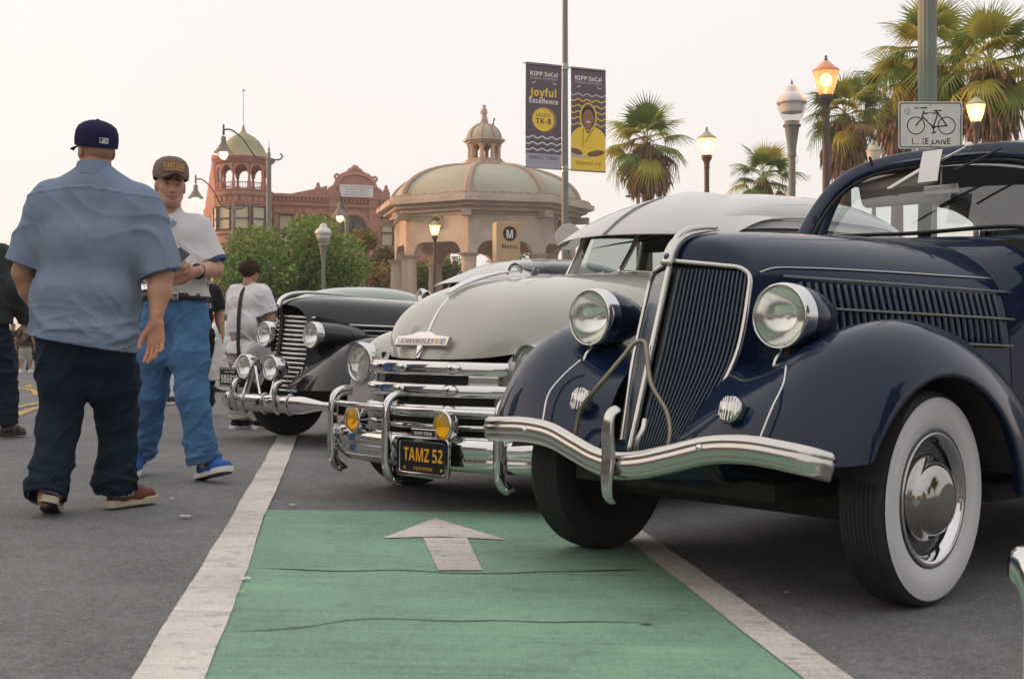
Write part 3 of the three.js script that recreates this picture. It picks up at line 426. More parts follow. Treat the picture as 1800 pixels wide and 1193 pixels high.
  // catwalk pan between the fenders behind the grille
  part('apron', patch([[-0.30, -0.15, 0, 0.15, 0.30].map((x) => [x, 0.50, 0.52 - Math.abs(x) * 0.1]), [-0.33, -0.16, 0, 0.16, 0.33].map((x) => [x, 0.42, 0.50]), [-0.42, -0.2, 0, 0.2, 0.42].map((x) => [x, 0.33 + x * x * 0.5, 0.40]), [-0.45, -0.2, 0, 0.2, 0.45].map((x) => [x, 0.29 + x * x * 0.5, 0.1])], 14, 14), B, car);
  part('engine_bay', [box(0.42, 0.55, 1.0, 0, 0.72, -0.42), box(1.45, 0.06, 3.2, 0, 0.33, -2.1), box(0.9, 0.06, 1.2, 0, 0.36, -0.2), box(1.16, 0.24, 0.34, 0, 0.37, -0.12), box(0.66, 0.36, 0.02, 0, 0.62, 0.1), box(0.10, 0.40, 0.9, 0.38, 0.62, -0.45), box(0.10, 0.40, 0.9, -0.38, 0.62, -0.45)], M.under, car);
  for (const s of [1, -1]) part('wheel_well', [patch([[0.45, 0.45, 0.40], [0.45, 0.74, 0.26], [0.46, 0.80, 0], [0.5, 0.74, -0.28], [0.5, 0.45, -0.46]].map(([x, y, z]) => [[s * x, y, z], [s * 0.65, y - 0.01, z * 0.99], [s * 0.83, y - 0.03, z * 0.97]]), 16, 8), box(0.02, 0.40, 0.8, s * 0.45, 0.64, -0.05)], M.under, car);
  // wheels
  wheel(car, 0.352, 0.165, 0.705, 0, { white: true, steer: 0.045, rim: MW.rimBlack, cap: M.chrome }); wheel(car, 0.352, 0.165, -0.705, 0, { white: true, steer: 0.045 });
  wheel(car, 0.352, 0.165, 0.72, -2.85, { white: true }); wheel(car, 0.352, 0.165, -0.72, -2.85, { white: true });
  // bumper: curved ribbed bar dipping in the middle
  const bp = [[-0.80, 0.505, 0.50], [-0.76, 0.503, 0.565], [-0.66, 0.508, 0.60], [-0.5, 0.515, 0.615], [-0.36, 0.505, 0.625], [-0.22, 0.468, 0.642], [-0.1, 0.438, 0.66], [0, 0.428, 0.668], [0.1, 0.438, 0.66], [0.22, 0.468, 0.642], [0.36, 0.505, 0.625], [0.5, 0.515, 0.615], [0.64, 0.503, 0.60], [0.715, 0.490, 0.575], [0.752, 0.478, 0.535]];
  const bsec = [[-0.006, -0.046], [0.004, -0.046], [0.016, -0.036], [0.021, -0.024], [0.016, -0.020], [0.022, -0.013], [0.0235, 0.0], [0.022, 0.013], [0.016, 0.020], [0.021, 0.024], [0.016, 0.036], [0.004, 0.046], [-0.006, 0.046], [-0.002, 0.03], [-0.002, -0.03]].map(([a, b]) => [a, b]);
  const bumper = part('bumper', sweep(bp, bsec, 120), M.oldChrome, car);
  for (const [x, y, z] of [[-0.48, 0.516, 0.64], [0.34, 0.51, 0.65]]) part('bolt', sphere(0.013, x, y, z, 1, 1, 0.7, 12), M.chrome, bumper);
  part('bumper_clip', sweep([[0.012, 0.62, 0.672], [0.004, 0.60, 0.70], [0, 0.54, 0.708], [0, 0.46, 0.702], [0, 0.38, 0.708], [0, 0.325, 0.70], [0, 0.305, 0.68]], roundSec(0.05, 0.02, 12), 36, V(0, 0, 1), false, (t) => 0.75 + 0.4 * Math.sin(Math.PI * t)), M.oldChrome, bumper);
  part('bumper_bracket', [...both(sweep([[0.3, 0.5, 0.60], [0.29, 0.40, 0.5], [0.28, 0.38, 0.2]], roundSec(0.05, 0.014, 8), 16)), ...both(sweep([[0.06, 0.42, 0.64], [0.10, 0.37, 0.6], [0.12, 0.35, 0.5]], roundSec(0.02, 0.012, 8), 12))], M.under, bumper);
  // crank hole guard wire
  part('grille_guard', [tube([[-0.255, 0.49, 0.61], [-0.235, 0.60, 0.60], [-0.13, 0.70, 0.605], [-0.065, 0.79, 0.57], [-0.03, 0.84, 0.545], [0.005, 0.842, 0.54], [0.03, 0.80, 0.555], [0.075, 0.70, 0.58], [0.14, 0.61, 0.575], [0.165, 0.55, 0.585], [0.168, 0.49, 0.60]], 0.0085, 60, 8)], M.wire ??= std({ color: lin(0.24, 0.22, 0.17), metalness: 0.85, roughness: 0.38 }), car);
  part('spring_shackle', [tube([[0.03, 0.45, 0.60], [0.05, 0.51, 0.615], [0.06, 0.55, 0.60], [0.05, 0.58, 0.58]], 0.011, 16, 8)], M.greyTrim, car);
  // cabin
  const W = { body: B, zc: -1.16, hb: 1.325, hr: 1.68, wb: 0.60, wr: 0.545, zw: -1.46, tail: -3.75, screen: M.glassScreen, dash: std({ color: lin(0.05, 0.065, 0.08), roughness: 0.6 }), seat: M.tan };
  cabin(car, W);
  const arch = [[-0.60, 1.27, -1.20], [-0.592, 1.36, -1.245], [-0.572, 1.48, -1.32], [-0.53, 1.58, -1.385], [-0.45, 1.655, -1.44], [-0.32, 1.695, -1.475], [-0.12, 1.71, -1.49], [0.12, 1.71, -1.49], [0.32, 1.695, -1.475], [0.45, 1.655, -1.44], [0.53, 1.58, -1.385], [0.572, 1.48, -1.32], [0.592, 1.36, -1.245], [0.60, 1.27, -1.20]];
  part('windscreen_surround', sweep(arch, roundSec(0.085, 0.06, 14, 3), 110, V(0, 0.52, 0.85)), B, car);
  part('windscreen_frame', [sweep([...arch.map(([x, y, z]) => [x * 0.915, 1.33 + (y - 1.33) * 0.90, z + 0.016 + (y - 1.33) * 0.02]), [0.50, 1.332, -1.225], [0, 1.34, -1.20], [-0.50, 1.332, -1.225]], roundSec(0.014, 0.02, 8), 140, V(0, 0.52, 0.85), true)], M.black, car);
  part('rear_trim', [patch([-2.75, -3.0, -3.2].map((z) => [-0.50, -0.3, 0, 0.3, 0.50].map((x) => [x, lerp(1.70, 1.22, smooth(-2.7, -3.2, z)) - 0.05 * (x / 0.5) ** 2, z])), 8, 10), box(1.04, 0.42, 0.03, 0, 1.10, -3.2)], std({ map: cloth([0.33, 0.36, 0.365], 0.1, 45), roughness: 0.95 }), car);
  for (const s of [-1, 1]) part('window_garnish', sweep([[s * 0.545, 1.61, -2.36], [s * 0.535, 1.60, -2.6], [s * 0.53, 1.53, -2.85], [s * 0.53, 1.42, -3.02], [s * 0.535, 1.30, -3.12]], roundSec(0.02, 0.10, 8), 24, V(1, 0, 0)), M.tan, car);
  part('roof_liner', patch([[-1.38, 0.44, 1.655], [-1.7, 0.47, 1.72], [-2.3, 0.47, 1.74], [-2.8, 0.44, 1.66], [-3.1, 0.38, 1.45]].map(([z, w, h]) => [-1, -0.6, 0, 0.6, 1].map((t) => [t * w, h - 0.06 * t * t, z])), 16, 12), std({ map: cloth([0.33, 0.345, 0.34], 0.1, 44), roughness: 0.95 }), car);
  for (const [x0, x1] of [[-0.44, -0.03]]) part('sun_visor', rbox(x1 - x0, 0.15, 0.07, 0.034, (x0 + x1) / 2, 1.575, -1.47, 0.35), M.tan, car);
  part('rear_view_mirror', [rbox(0.17, 0.05, 0.02, 0.015, 0, 1.55, -1.42), rod([0, 1.57, -1.42], [0, 1.66, -1.42], 0.006)], M.steel, car);
  const wip = part('wiper', [sweep([[0.15, 1.725, -1.375], [0.06, 1.68, -1.35], [-0.06, 1.62, -1.31]], roundSec(0.014, 0.012, 8), 12), sweep([[0.04, 1.668, -1.325], [-0.05, 1.622, -1.305], [-0.17, 1.548, -1.262]], roundSec(0.010, 0.022, 8), 14), sphere(0.018, 0.15, 1.725, -1.38)], M.greyTrim, car);
  part('wiper', [sweep([[0.30, 1.70, -1.375], [0.22, 1.66, -1.35], [0.12, 1.615, -1.31]], roundSec(0.010, 0.012, 8), 12)], M.darkTrim, car);
  part('hinge', [...both(rbox(0.014, 0.04, 0.03, 0.006, 0.505, 1.43, -1.19)), rbox(0.012, 0.05, 0.012, 0.005, -0.32, 1.70, -1.36, 0.5)], M.darkTrim, car);
  // sheet of paper held by the wiper
  const note = part('paper_note', patch([[0, 0.0], [1, 0.006], [2, 0.0]].map(([i, b]) => [0, 1, 2].map((j) => [-0.045 + j * 0.05 + i * 0.014, 1.715 - i * 0.075, -1.338 + i * 0.045 + b + 0.012 * Math.sin(j)])), 8, 8), M.paper);
  note.applyMatrix4(car.matrix.compose(car.position, car.quaternion, car.scale)); note.name = numbered('flyer'); tag(note, 'white paper flyer tucked under the wiper of the navy blue car', 'flyer');
}

// ---------- post-war sedan with a grille of heavy chrome bars, built in several paints ----------
const sedanParts = (() => {
  const hood = [
    [[0, 0.745, 0.575], [0.15, 0.746, 0.56], [0.29, 0.75, 0.515], [0.41, 0.762, 0.44], [0.50, 0.785, 0.35]],
    [[0, 0.845, 0.535], [0.175, 0.846, 0.525], [0.355, 0.846, 0.487], [0.475, 0.84, 0.40], [0.545, 0.83, 0.275]],
    [[0, 0.985, 0.465], [0.19, 0.978, 0.455], [0.395, 0.958, 0.43], [0.51, 0.912, 0.335], [0.565, 0.858, 0.16]],
    [[0, 1.105, 0.365], [0.20, 1.096, 0.345], [0.405, 1.068, 0.30], [0.527, 0.995, 0.17], [0.585, 0.89, -0.03]],
    [[0, 1.180, 0.14], [0.205, 1.17, 0.11], [0.395, 1.128, 0.01], [0.525, 1.03, -0.15], [0.60, 0.905, -0.28]],
    [[0, 1.215, -0.2], [0.19, 1.203, -0.22], [0.38, 1.15, -0.30], [0.52, 1.04, -0.41], [0.61, 0.925, -0.52]],
    [[0, 1.247, -0.6], [0.21, 1.235, -0.61], [0.43, 1.185, -0.66], [0.575, 1.075, -0.73], [0.65, 0.95, -0.80]],
    [[0, 1.268, -0.93], [0.23, 1.257, -0.95], [0.47, 1.213, -1.02], [0.63, 1.11, -1.08], [0.70, 0.98, -1.11]],
  ];
  const fender = [
    [[0.42, 0.34, 0.46], [0.53, 0.34, 0.43], [0.64, 0.34, 0.42], [0.76, 0.34, 0.415], [0.86, 0.345, 0.40], [0.905, 0.36, 0.36], [0.912, 0.38, 0.345]],
    [[0.44, 0.55, 0.455], [0.54, 0.55, 0.43], [0.64, 0.55, 0.43], [0.76, 0.55, 0.425], [0.87, 0.54, 0.39], [0.92, 0.52, 0.33], [0.927, 0.50, 0.315]],
    [[0.46, 0.70, 0.42], [0.55, 0.71, 0.415], [0.65, 0.72, 0.42], [0.77, 0.71, 0.40], [0.88, 0.675, 0.33], [0.932, 0.63, 0.25], [0.938, 0.60, 0.235]],
    [[0.49, 0.80, 0.37], [0.57, 0.83, 0.38], [0.67, 0.85, 0.37], [0.78, 0.83, 0.32], [0.885, 0.76, 0.21], [0.94, 0.68, 0.12], [0.946, 0.65, 0.11]],
    [[0.53, 0.845, 0.20], [0.61, 0.89, 0.20], [0.70, 0.91, 0.19], [0.80, 0.885, 0.15], [0.895, 0.80, 0.06], [0.948, 0.705, -0.01], [0.953, 0.675, -0.01]],
    [[0.565, 0.88, -0.05], [0.64, 0.92, -0.05], [0.72, 0.935, -0.06], [0.815, 0.905, -0.10], [0.90, 0.81, -0.14], [0.952, 0.68, -0.16], [0.957, 0.645, -0.155]],
    [[0.605, 0.915, -0.40], [0.67, 0.945, -0.40], [0.745, 0.95, -0.42], [0.83, 0.90, -0.43], [0.91, 0.76, -0.37], [0.955, 0.58, -0.275], [0.96, 0.55, -0.265]],
    [[0.65, 0.945, -0.80], [0.705, 0.965, -0.81], [0.77, 0.95, -0.83], [0.85, 0.86, -0.80], [0.92, 0.65, -0.56], [0.957, 0.43, -0.35], [0.962, 0.40, -0.335]],
    [[0.695, 0.975, -1.13], [0.745, 0.98, -1.14], [0.795, 0.945, -1.16], [0.87, 0.80, -1.12], [0.93, 0.5, -0.75], [0.957, 0.30, -0.40], [0.962, 0.27, -0.37]],
  ];
  const sideX = (z) => 0.0 + 0.012 * Math.sin((z + 1) * 1.1);
  const door = [-1.12, -1.45, -1.9, -2.35, -2.7].map((z) => [[0.71, 1.0, z], [0.765, 0.985, z], [0.81, 0.94, z], [0.875, 0.80, z], [0.915, 0.6, z], [0.925, 0.4, z], [0.90, 0.26, z]].map(([x, y, q]) => [x + sideX(z), y - 0.03 * smooth(-1.5, -3, z), q]));
  const rear = [[-2.68, 1, 0], [-2.9, 1.03, 0.01], [-3.2, 1.045, 0.02], [-3.5, 1.02, 0.05], [-3.75, 0.94, 0.12], [-3.92, 0.80, 0.24], [-3.98, 0.66, 0.32]].map(([z, k, dn]) => [-2.68 + (z + 2.68) * 1.5, k, dn]).map(([z, k, dn]) => [[0.71 * k, 0.98 - dn * 0.7, z], [0.77 * k, 0.96 - dn * 0.8, z], [0.83 * k, 0.90 - dn * 0.8, z], [0.90 * k, 0.74 - dn * 0.5, z], [0.925 * k, 0.55, z], [0.92 * k, 0.38, z], [0.86 * k, 0.28, z]]);
  const deck = [[-2.65, 1.05, 0.78], [-2.95, 1.05, 0.78], [-3.3, 1.0, 0.78], [-3.65, 0.88, 0.72], [-3.95, 0.68, 0.6], [-4.05, 0.5, 0.56]].map(([z, h, w]) => [z - 0.65, h, w]).map(([z, h, w]) => [[0, h + 0.03, z - 0.04], [w * 0.4, h + 0.02, z - 0.03], [w * 0.8, h - 0.03, z], [w, h - 0.09, z + 0.03]]);
  const cowl = hood[7].map(([x, y, z]) => [x, y + 0.002, z - 0.006]);
  const cowlP = [cowl, cowl.map(([x, y, z]) => [x * 1.005, y + 0.008, z - 0.04]), cowl.map(([x, y, z]) => [x * 1.01, y + 0.012, z - 0.10])];
  const roof = [[-1.24, 0.56, 1.57, 0.03], [-1.28, 0.575, 1.59, 0.06], [-1.43, 0.60, 1.615, 0.11], [-1.8, 0.63, 1.645, 0.175], [-2.4, 0.64, 1.665, 0.20], [-3.0, 0.63, 1.655, 0.195], [-3.45, 0.58, 1.57, 0.175], [-3.8, 0.52, 1.38, 0.13], [-4.02, 0.47, 1.15, 0.08], [-4.12, 0.45, 1.03, 0.03]].map(([z, w, h, c]) => [[0, h + c, z], [w * 0.35, h + c * 0.97, z], [w * 0.66, h + c * 0.82, z], [w * 0.88, h + c * 0.5, z], [w * 0.99, h + c * 0.1, z], [w + 0.02, h - 0.08, z + 0.005]]);
  return { hood: merge(both(patch(hood, 56, 40, { center: true }))), fender: patch(lipIn(fender, 0.04), 60, 44), door: patch(door, 24, 24), rear: patch(rear, 30, 24), deck: merge(both(patch(deck, 24, 16, { center: true }))), cowl: merge(both(patch(cowlP, 8, 30, { center: true }))), roof: merge(both(patch(roof, 44, 30, { center: true }))), hoodRows: hood };
})();
function sedan(car, o) {
  const P = sedanParts, B = o.paint, R = o.roof ?? o.paint, C = M.chrome;
  const hood = part('hood', P.hood, B, car); part('cowl', P.cowl, B, car);
  for (const s of [1, -1]) { const mir = (g) => (s > 0 ? g : mirrorX(g)); part('front_fender', mir(P.fender), B, car); part('door', mir(P.door), B, car); part('rear_fender', mir(P.rear), B, car); }
  part('boot_lid', P.deck, B, car); part('roof', P.roof, R, car);
  const pil = (a, b, w, d, m = B) => { for (const s of [1, -1]) part('pillar', sweep([[s * a[0], a[1], a[2]], [s * (a[0] + b[0] + 0.02) / 2, (a[1] + b[1]) / 2, (a[2] + b[2]) / 2], [s * b[0], b[1], b[2]]], roundSec(w, d, 12, 3), 10, V(0, 0, 1)), m, car); };
  pil([0.64, 1.13, -1.17], [0.575, 1.565, -1.32], 0.045, 0.06); pil([0.72, 1.0, -1.95], [0.635, 1.585, -1.98], 0.04, 0.10); pil([0.71, 0.99, -2.75], [0.63, 1.60, -2.75], 0.05, 0.10); pil([0.71, 0.99, -3.42], [0.585, 1.55, -3.4], 0.06, 0.16);
  for (const s of [1, -1]) {
    part('rear_quarter', patch([[-3.4, 0], [-3.65, 0.03], [-3.95, 0.10]].map(([z, i]) => [[s * (0.74 - i), 0.97, z], [s * (0.70 - i), 1.15, z], [s * (0.64 - i), 1.33 - i, z], [s * (0.57 - i * 0.6), 1.52 - i * 2.2, z]]), 12, 12), B, car);
    const pane = (n, a, b, c, d) => part(n, simpleWindow(...[a, b, c, d].map((p) => [s * p[0], p[1], p[2]])), M.glassTint, car);
    pane('door_window', [0.715, 1.0, -1.28], [0.715, 1.0, -1.93], [0.625, 1.59, -1.95], [0.585, 1.57, -1.40]); pane('quarter_window', [0.715, 1.0, -1.98], [0.71, 0.99, -2.72], [0.63, 1.60, -2.72], [0.63, 1.59, -2.0]); pane('quarter_window', [0.715, 0.99, -2.78], [0.71, 0.99, -3.4], [0.585, 1.54, -3.38], [0.63, 1.60, -2.78]);
    pane('windscreen', [0.008, 1.275, -0.985], [0.63, 1.19, -1.145], [0.57, 1.555, -1.30], [0.008, 1.60, -1.20]);
    part('windscreen_trim', sweep([[s * 0.012, 1.275, -0.975], [s * 0.3, 1.25, -1.05], [s * 0.6, 1.195, -1.135], [s * 0.64, 1.21, -1.15], [s * 0.575, 1.56, -1.31]], roundSec(0.022, 0.018, 8), 50, V(0, 1, 0.4)), C, car);
    part('drip_rail', sweep([[s * 0.60, 1.56, -1.36], [s * 0.648, 1.625, -1.8], [s * 0.655, 1.64, -2.4], [s * 0.645, 1.63, -3.0], [s * 0.60, 1.54, -3.45]], roundSec(0.014, 0.012, 8), 40), B, car);
    part('wiper', [rod([s * 0.12, 1.275, -0.975], [s * 0.42, 1.25, -1.05], 0.006), rbox(0.30, 0.014, 0.012, 0.004, s * 0.36, 1.262, -1.04, 0, s * 0.28)], C, car);
    part('hood_seam', sweep(P.hoodRows.slice(0, 7).map((r) => [s * (r[4][0] + 0.004), r[4][1] + 0.004, r[4][2] + 0.004]), roundSec(0.006, 0.006, 6), 40), M.black, hood);
    const h = part('headlight', put(lathe([[0.105, -0.09], [0.112, -0.03], [0.116, 0.0], [0.113, 0.016], [0.100, 0.022], [0.094, 0.012], [0.092, 0.0]], 44, 'z')), C, car); h.position.set(s * 0.68, 0.712, 0.425);
    part('lens', lathe([[0.094, 0.006], [0.085, 0.022], [0.06, 0.036], [0.03, 0.043], [0, 0.045]], 40, 'z'), M.lens, h); part('reflector', lathe([[0.095, 0.002], [0.08, -0.03], [0.05, -0.055], [0, -0.066]], 40, 'z'), M.reflector, h);
    part('headlight_visor', patch([0.0, 0.5, 1].map((t) => [-1.25, -0.7, 0, 0.7, 1.25].map((a) => [Math.sin(a) * (0.114 + 0.006 * t), Math.cos(a) * (0.114 + 0.010 * t), -0.05 + t * (0.06 + 0.045 * Math.max(0, Math.cos(a * 1.1)))])), 14, 24), C, h);
    part('bulb', sphere(0.012, 0, 0, -0.02), M.paper, h);
  }
  part('windscreen_divider', sweep([[0, 1.27, -0.965], [0, 1.40, -1.065], [0, 1.60, -1.20]], roundSec(0.024, 0.03, 8), 10, V(0, 0, 1)), C, car);
  // outside sun visor over the windscreen
  if (o.visor) {
    const vis = [[1.815, -1.60, 0.60, 0.17], [1.765, -1.38, 0.64, 0.135], [1.675, -1.12, 0.68, 0.085], [1.575, -0.945, 0.70, 0.045], [1.485, -0.822, 0.69, 0.012], [1.472, -0.826, 0.685, 0.012], [1.52, -0.93, 0.69, 0.03]].map(([h, z, w, d]) => [0, 0.25, 0.5, 0.75, 0.93, 1].map((t) => [t * w, h - d * t * t - (t > 0.9 ? 0.012 : 0), z - 0.30 * t * t]));
    part('sun_visor', both(patch(vis, 34, 26)), o.visor, car); part('visor_seam', sweep([[0, 1.486, -0.815], [0, 1.58, -0.945], [0, 1.675, -1.12], [0, 1.758, -1.36]], roundSec(0.018, 0.010, 8), 24, V(0, 1, 0.3)), M.seam ??= paint(0.22, 0.22, 0.22), car);
  }
  part('dashboard', rbox(1.2, 0.2, 0.16, 0.06, 0, 1.12, -1.24), M.dashGrey, car);
  part('seat', [rbox(1.2, 0.18, 0.5, 0.07, 0, 0.68, -1.95), rbox(1.22, 0.56, 0.17, 0.08, 0, 0.95, -2.2, -0.15), rbox(1.15, 0.5, 0.17, 0.08, 0, 0.92, -3.0, -0.15)], M.darkTrim, car);
  const sw = part('steering_wheel', new THREE.TorusGeometry(0.20, 0.011, 8, 36), M.darkTrim, car); sw.position.set(0.34, 1.2, -1.5); sw.rotation.x = -0.6;
  part('rear_view_mirror', rbox(0.2, 0.06, 0.02, 0.02, 0, 1.44, -1.30), M.darkTrim, car);
  part('roof_liner', patch([[-1.28, 0.53, 1.50], [-1.7, 0.59, 1.60], [-2.4, 0.58, 1.60], [-2.9, 0.50, 1.40]].map(([z, w, h]) => [-1, 0, 1].map((t) => [t * w, h - 0.05 * t * t, z])), 10, 8), M.darkTrim, car);
  part('floor_pan', [box(1.5, 0.04, 4.2, 0, 0.27, -1.9), box(1.0, 0.5, 0.9, 0, 0.55, -0.45), box(1.36, 0.6, 0.03, 0, 0.7, -1.1), box(0.86, 0.36, 0.03, 0, 0.53, 0.26)], M.under, car);
  for (const s of [1, -1]) part('wheel_well', [patch([[0.35, 0.36], [0.66, 0.27], [0.72, 0], [0.66, -0.32], [0.35, -0.42]].map(([y, z]) => [[s * 0.52, y, z], [s * 0.72, y, z], [s * 0.92, y - 0.02, z]]), 14, 6), box(0.02, 0.55, 0.8, s * 0.52, 0.5, 0)], M.under, car);
  for (const [x, z] of [[0.73, 0], [-0.73, 0], [0.74, -2.93], [-0.74, -2.93]]) wheel(car, 0.335, 0.16, x, z, { white: o.whitewall ?? true, rim: o.rim ?? MW.rimBlack });
  // grille: bowed heavy bars, parking lamps, dark core
  const bow = (x, z0) => z0 - 0.76 * x * x, barSec = roundSec(0.055, 0.062, 16, 2.3);
  const gr = part('grille', patch([0.73, 0.6, 0.45, 0.34].map((y) => [-0.52, -0.26, 0, 0.26, 0.52].map((x) => [x, y, bow(x, 0.60)])), 10, 16), M.black, car);
  for (const [y, w, z0, hh] of [[0.700, 0.53, 0.655, 1.2], [0.592, 0.545, 0.672, 1.15], [0.492, 0.55, 0.68, 1.1], [0.415, 0.51, 0.66, 0.6], [0.35, 0.50, 0.64, 0.6]]) {
    const pts = []; for (let k = -10; k <= 10; k++) { const x = w * k / 10; pts.push([x, y, bow(x, z0) + 0.012 * Math.exp(-((x / 0.06) ** 2))]); }
    const b = part('grille_bar', sweep(pts, barSec.map(([p, q]) => [p, q * hh]), 60), C, gr);
    if (hh > 0.8) for (const x of [-0.30, 0, 0.30]) part('bar_bump', sphere(0.036, x, y + 0.004, bow(x, z0) + 0.018, 1.5, 0.85, 0.75, 16), C, b);
  }
  for (const s of [1, -1]) { const p = part('parking_light', rbox(0.16, 0.052, 0.03, 0.012, s * 0.43, 0.647, bow(0.43, 0.655), 0, s * 0.58), C, gr); part('lens', rbox(0.135, 0.034, 0.02, 0.01, s * 0.436, 0.647, bow(0.43, 0.655) + 0.012, 0, s * 0.58), M.lens, p); }
  part('valance', patch([[0.36, 0.60], [0.30, 0.58], [0.27, 0.5]].map(([y, z]) => [-0.7, -0.35, 0, 0.35, 0.7].map((x) => [x, y, bow(x, z)])), 8, 16), B, car);
  // bumper with three upright guards and a rail
  const bb = (x) => 0.70 - 0.24 * x * x - 0.22 * x ** 4, bpts = []; for (let k = -14; k <= 14; k++) { const x = 0.95 * Math.sin(k / 14 * Math.PI / 2); bpts.push([x, 0.295, bb(x)]); }
  const bsec = [[-0.012, -0.088], [0.012, -0.085], [0.030, -0.06], [0.034, -0.03], [0.026, -0.012], [0.034, 0.0], [0.040, 0.03], [0.032, 0.062], [0.012, 0.083], [-0.012, 0.086], [-0.004, 0.05], [-0.004, -0.05]];
  const bump = part('bumper', sweep(bpts, bsec, 110), C, car);
  if (o.guards) {
    for (const x of [-0.66, 0, 0.66]) { const z = bb(x) + 0.035; part('bumper_guard', [sweep([[x, 0.135, z - 0.03], [x, 0.17, z + 0.018], [x, 0.26, z + 0.035], [x, 0.38, z + 0.037], [x, 0.48, z + 0.035], [x, 0.535, z + 0.018], [x, 0.56, z - 0.03], [x, 0.56, z - 0.08]], roundSec(0.056, 0.048, 14, 2.4), 44, V(1, 0, 0)), rbox(0.06, 0.02, 0.06, 0.008, x, 0.14, z - 0.02)], C, bump); }
    const rail = []; for (let k = -12; k <= 12; k++) { const x = 0.68 * k / 12; rail.push([x, 0.497, bb(x) + 0.045]); } part('guard_rail', sweep(rail, roundSec(0.034, 0.034, 12, 2), 60), C, bump);
    for (const s of [1, -1]) { const f = part('fog_light', lathe([[0, -0.085], [0.045, -0.075], [0.07, -0.045], [0.077, -0.01], [0.079, 0.0], [0.072, 0.007], [0.066, 0.0]], 36, 'z'), C, car); f.position.set(s * 0.36, 0.425, 0.72); f.rotation.y = -0.12; part('lens', lathe([[0.067, 0.002], [0.055, 0.016], [0.033, 0.025], [0, 0.029]], 32, 'z'), M.yellowLens, f); part('reflector', lathe([[0.058, -0.004], [0.04, -0.03], [0, -0.045]], 30, 'z'), M.reflector, f); part('bracket', [rod([0, -0.07, -0.03], [0, -0.115, -0.05], 0.010), rbox(0.045, 0.03, 0.03, 0.008, 0, -0.085, -0.04)], C, f); }
  }
  if (o.plate) { // licence plate in a chrome frame with a small topper, hung on the bumper
    const pl = part('licence_plate', rbox(0.335, 0.175, 0.008, 0.02, 0, 0, 0), M.black, car); pl.position.set(0.27, 0.272, bb(0.27) + 0.075); pl.rotation.y = 0.10;
    const fr = new THREE.Shape(); fr.absellipse(0, 0, 0.001, 0.001, 0, 6.283); const outer = new THREE.Shape(); const rrp = (s, w, h, r) => { s.moveTo(-w + r, -h); s.lineTo(w - r, -h); s.quadraticCurveTo(w, -h, w, -h + r); s.lineTo(w, h - r); s.quadraticCurveTo(w, h, w - r, h); s.lineTo(-w + r, h); s.quadraticCurveTo(-w, h, -w, h - r); s.lineTo(-w, -h + r); s.quadraticCurveTo(-w, -h, -w + r, -h); return s; };
    rrp(outer, 0.172, 0.094, 0.028); outer.holes.push(rrp(new THREE.Path(), 0.155, 0.077, 0.018)); part('plate_frame', put(extrude(outer, 0.012, 0.004), 0, 0, -0.002), C, pl);
    const tx = plateTex(512, 256, (x, w, h) => { x.fillStyle = '#0b0c10'; x.fillRect(0, 0, w, h); fitText(x, 'TAMZ 52', w / 2, h * 0.43, w * 0.86, 1.15, 'bold 132px sans-serif', '#e0a22c'); fitText(x, 'CALIFORNIA', w / 2, h * 0.86, w * 0.42, 1, 'bold 38px sans-serif', '#c98f28'); x.fillStyle = '#c98f28'; for (const cx of [0.1, 0.9]) { x.beginPath(); x.arc(w * cx, h * 0.86, 13, 0, 7); x.fill(); } });
    const f = printed(0.31, 0.152, tx, { name: 'plate_lettering', parent: pl, rough: 0.4 }); f.position.z = 0.006;
    const top = part('plate_topper', rbox(0.17, 0.042, 0.012, 0.008, 0, 0.118, 0.0), C, pl); const t2 = printed(0.15, 0.028, plateTex(256, 48, (x, w, h) => { x.fillStyle = '#14161a'; x.fillRect(0, 0, w, h); fitText(x, 'EAST SIDE', w / 2, h / 2 + 2, w * 0.8, 1.0, 'bold 34px sans-serif', '#dcdcd8'); }), { name: 'topper_lettering', parent: pl }); t2.position.set(0, 0.118, 0.0075);
  }
  // hood: centre strip, emblem, streamlined ornament
  const strip = [[0, 0.745, 0.583], [0, 0.80, 0.555], [0, 0.87, 0.518], [0, 0.98, 0.456], [0, 1.07, 0.375]];
  part('hood_strip', sweep(strip, roundSec(0.020, 0.016, 10), 30, V(0, 0, 1), false, (t) => 1.25 - 0.4 * t), C, hood);
  if (o.emblem) {
    const em = part('emblem', [extrude([[-0.20, -0.024], [0.20, -0.024], [0.205, 0.02], [0.10, 0.03], [0.05, 0.048], [-0.05, 0.048], [-0.10, 0.03], [-0.205, 0.02]], 0.012, 0.005), extrude([[-0.02, -0.024], [0.02, -0.024], [0.0, -0.075]], 0.012, 0.004)], C, hood); em.position.set(0, 0.832, 0.545); em.rotation.x = -0.42;
    const f = printed(0.385, 0.034, plateTex(512, 48, (x, w, h) => { x.fillStyle = '#d9d5cf'; x.fillRect(0, 0, w, h); fitText(x, 'CHEVROLET', w * 0.43, h / 2 + 2, w * 0.68, 1.0, 'bold 44px sans-serif', '#7c2f35'); x.fillStyle = '#d8a24a'; x.fillRect(w * 0.80, 6, w * 0.06, h - 12); x.fillStyle = '#5b5f74'; x.fillRect(w * 0.89, 5, w * 0.08, 8); x.fillRect(w * 0.89, 20, w * 0.08, 8); x.fillRect(w * 0.89, 35, w * 0.08, 8); }), { name: 'emblem_lettering', parent: em, rough: 0.3 }); f.position.set(0, -0.003, 0.0185);
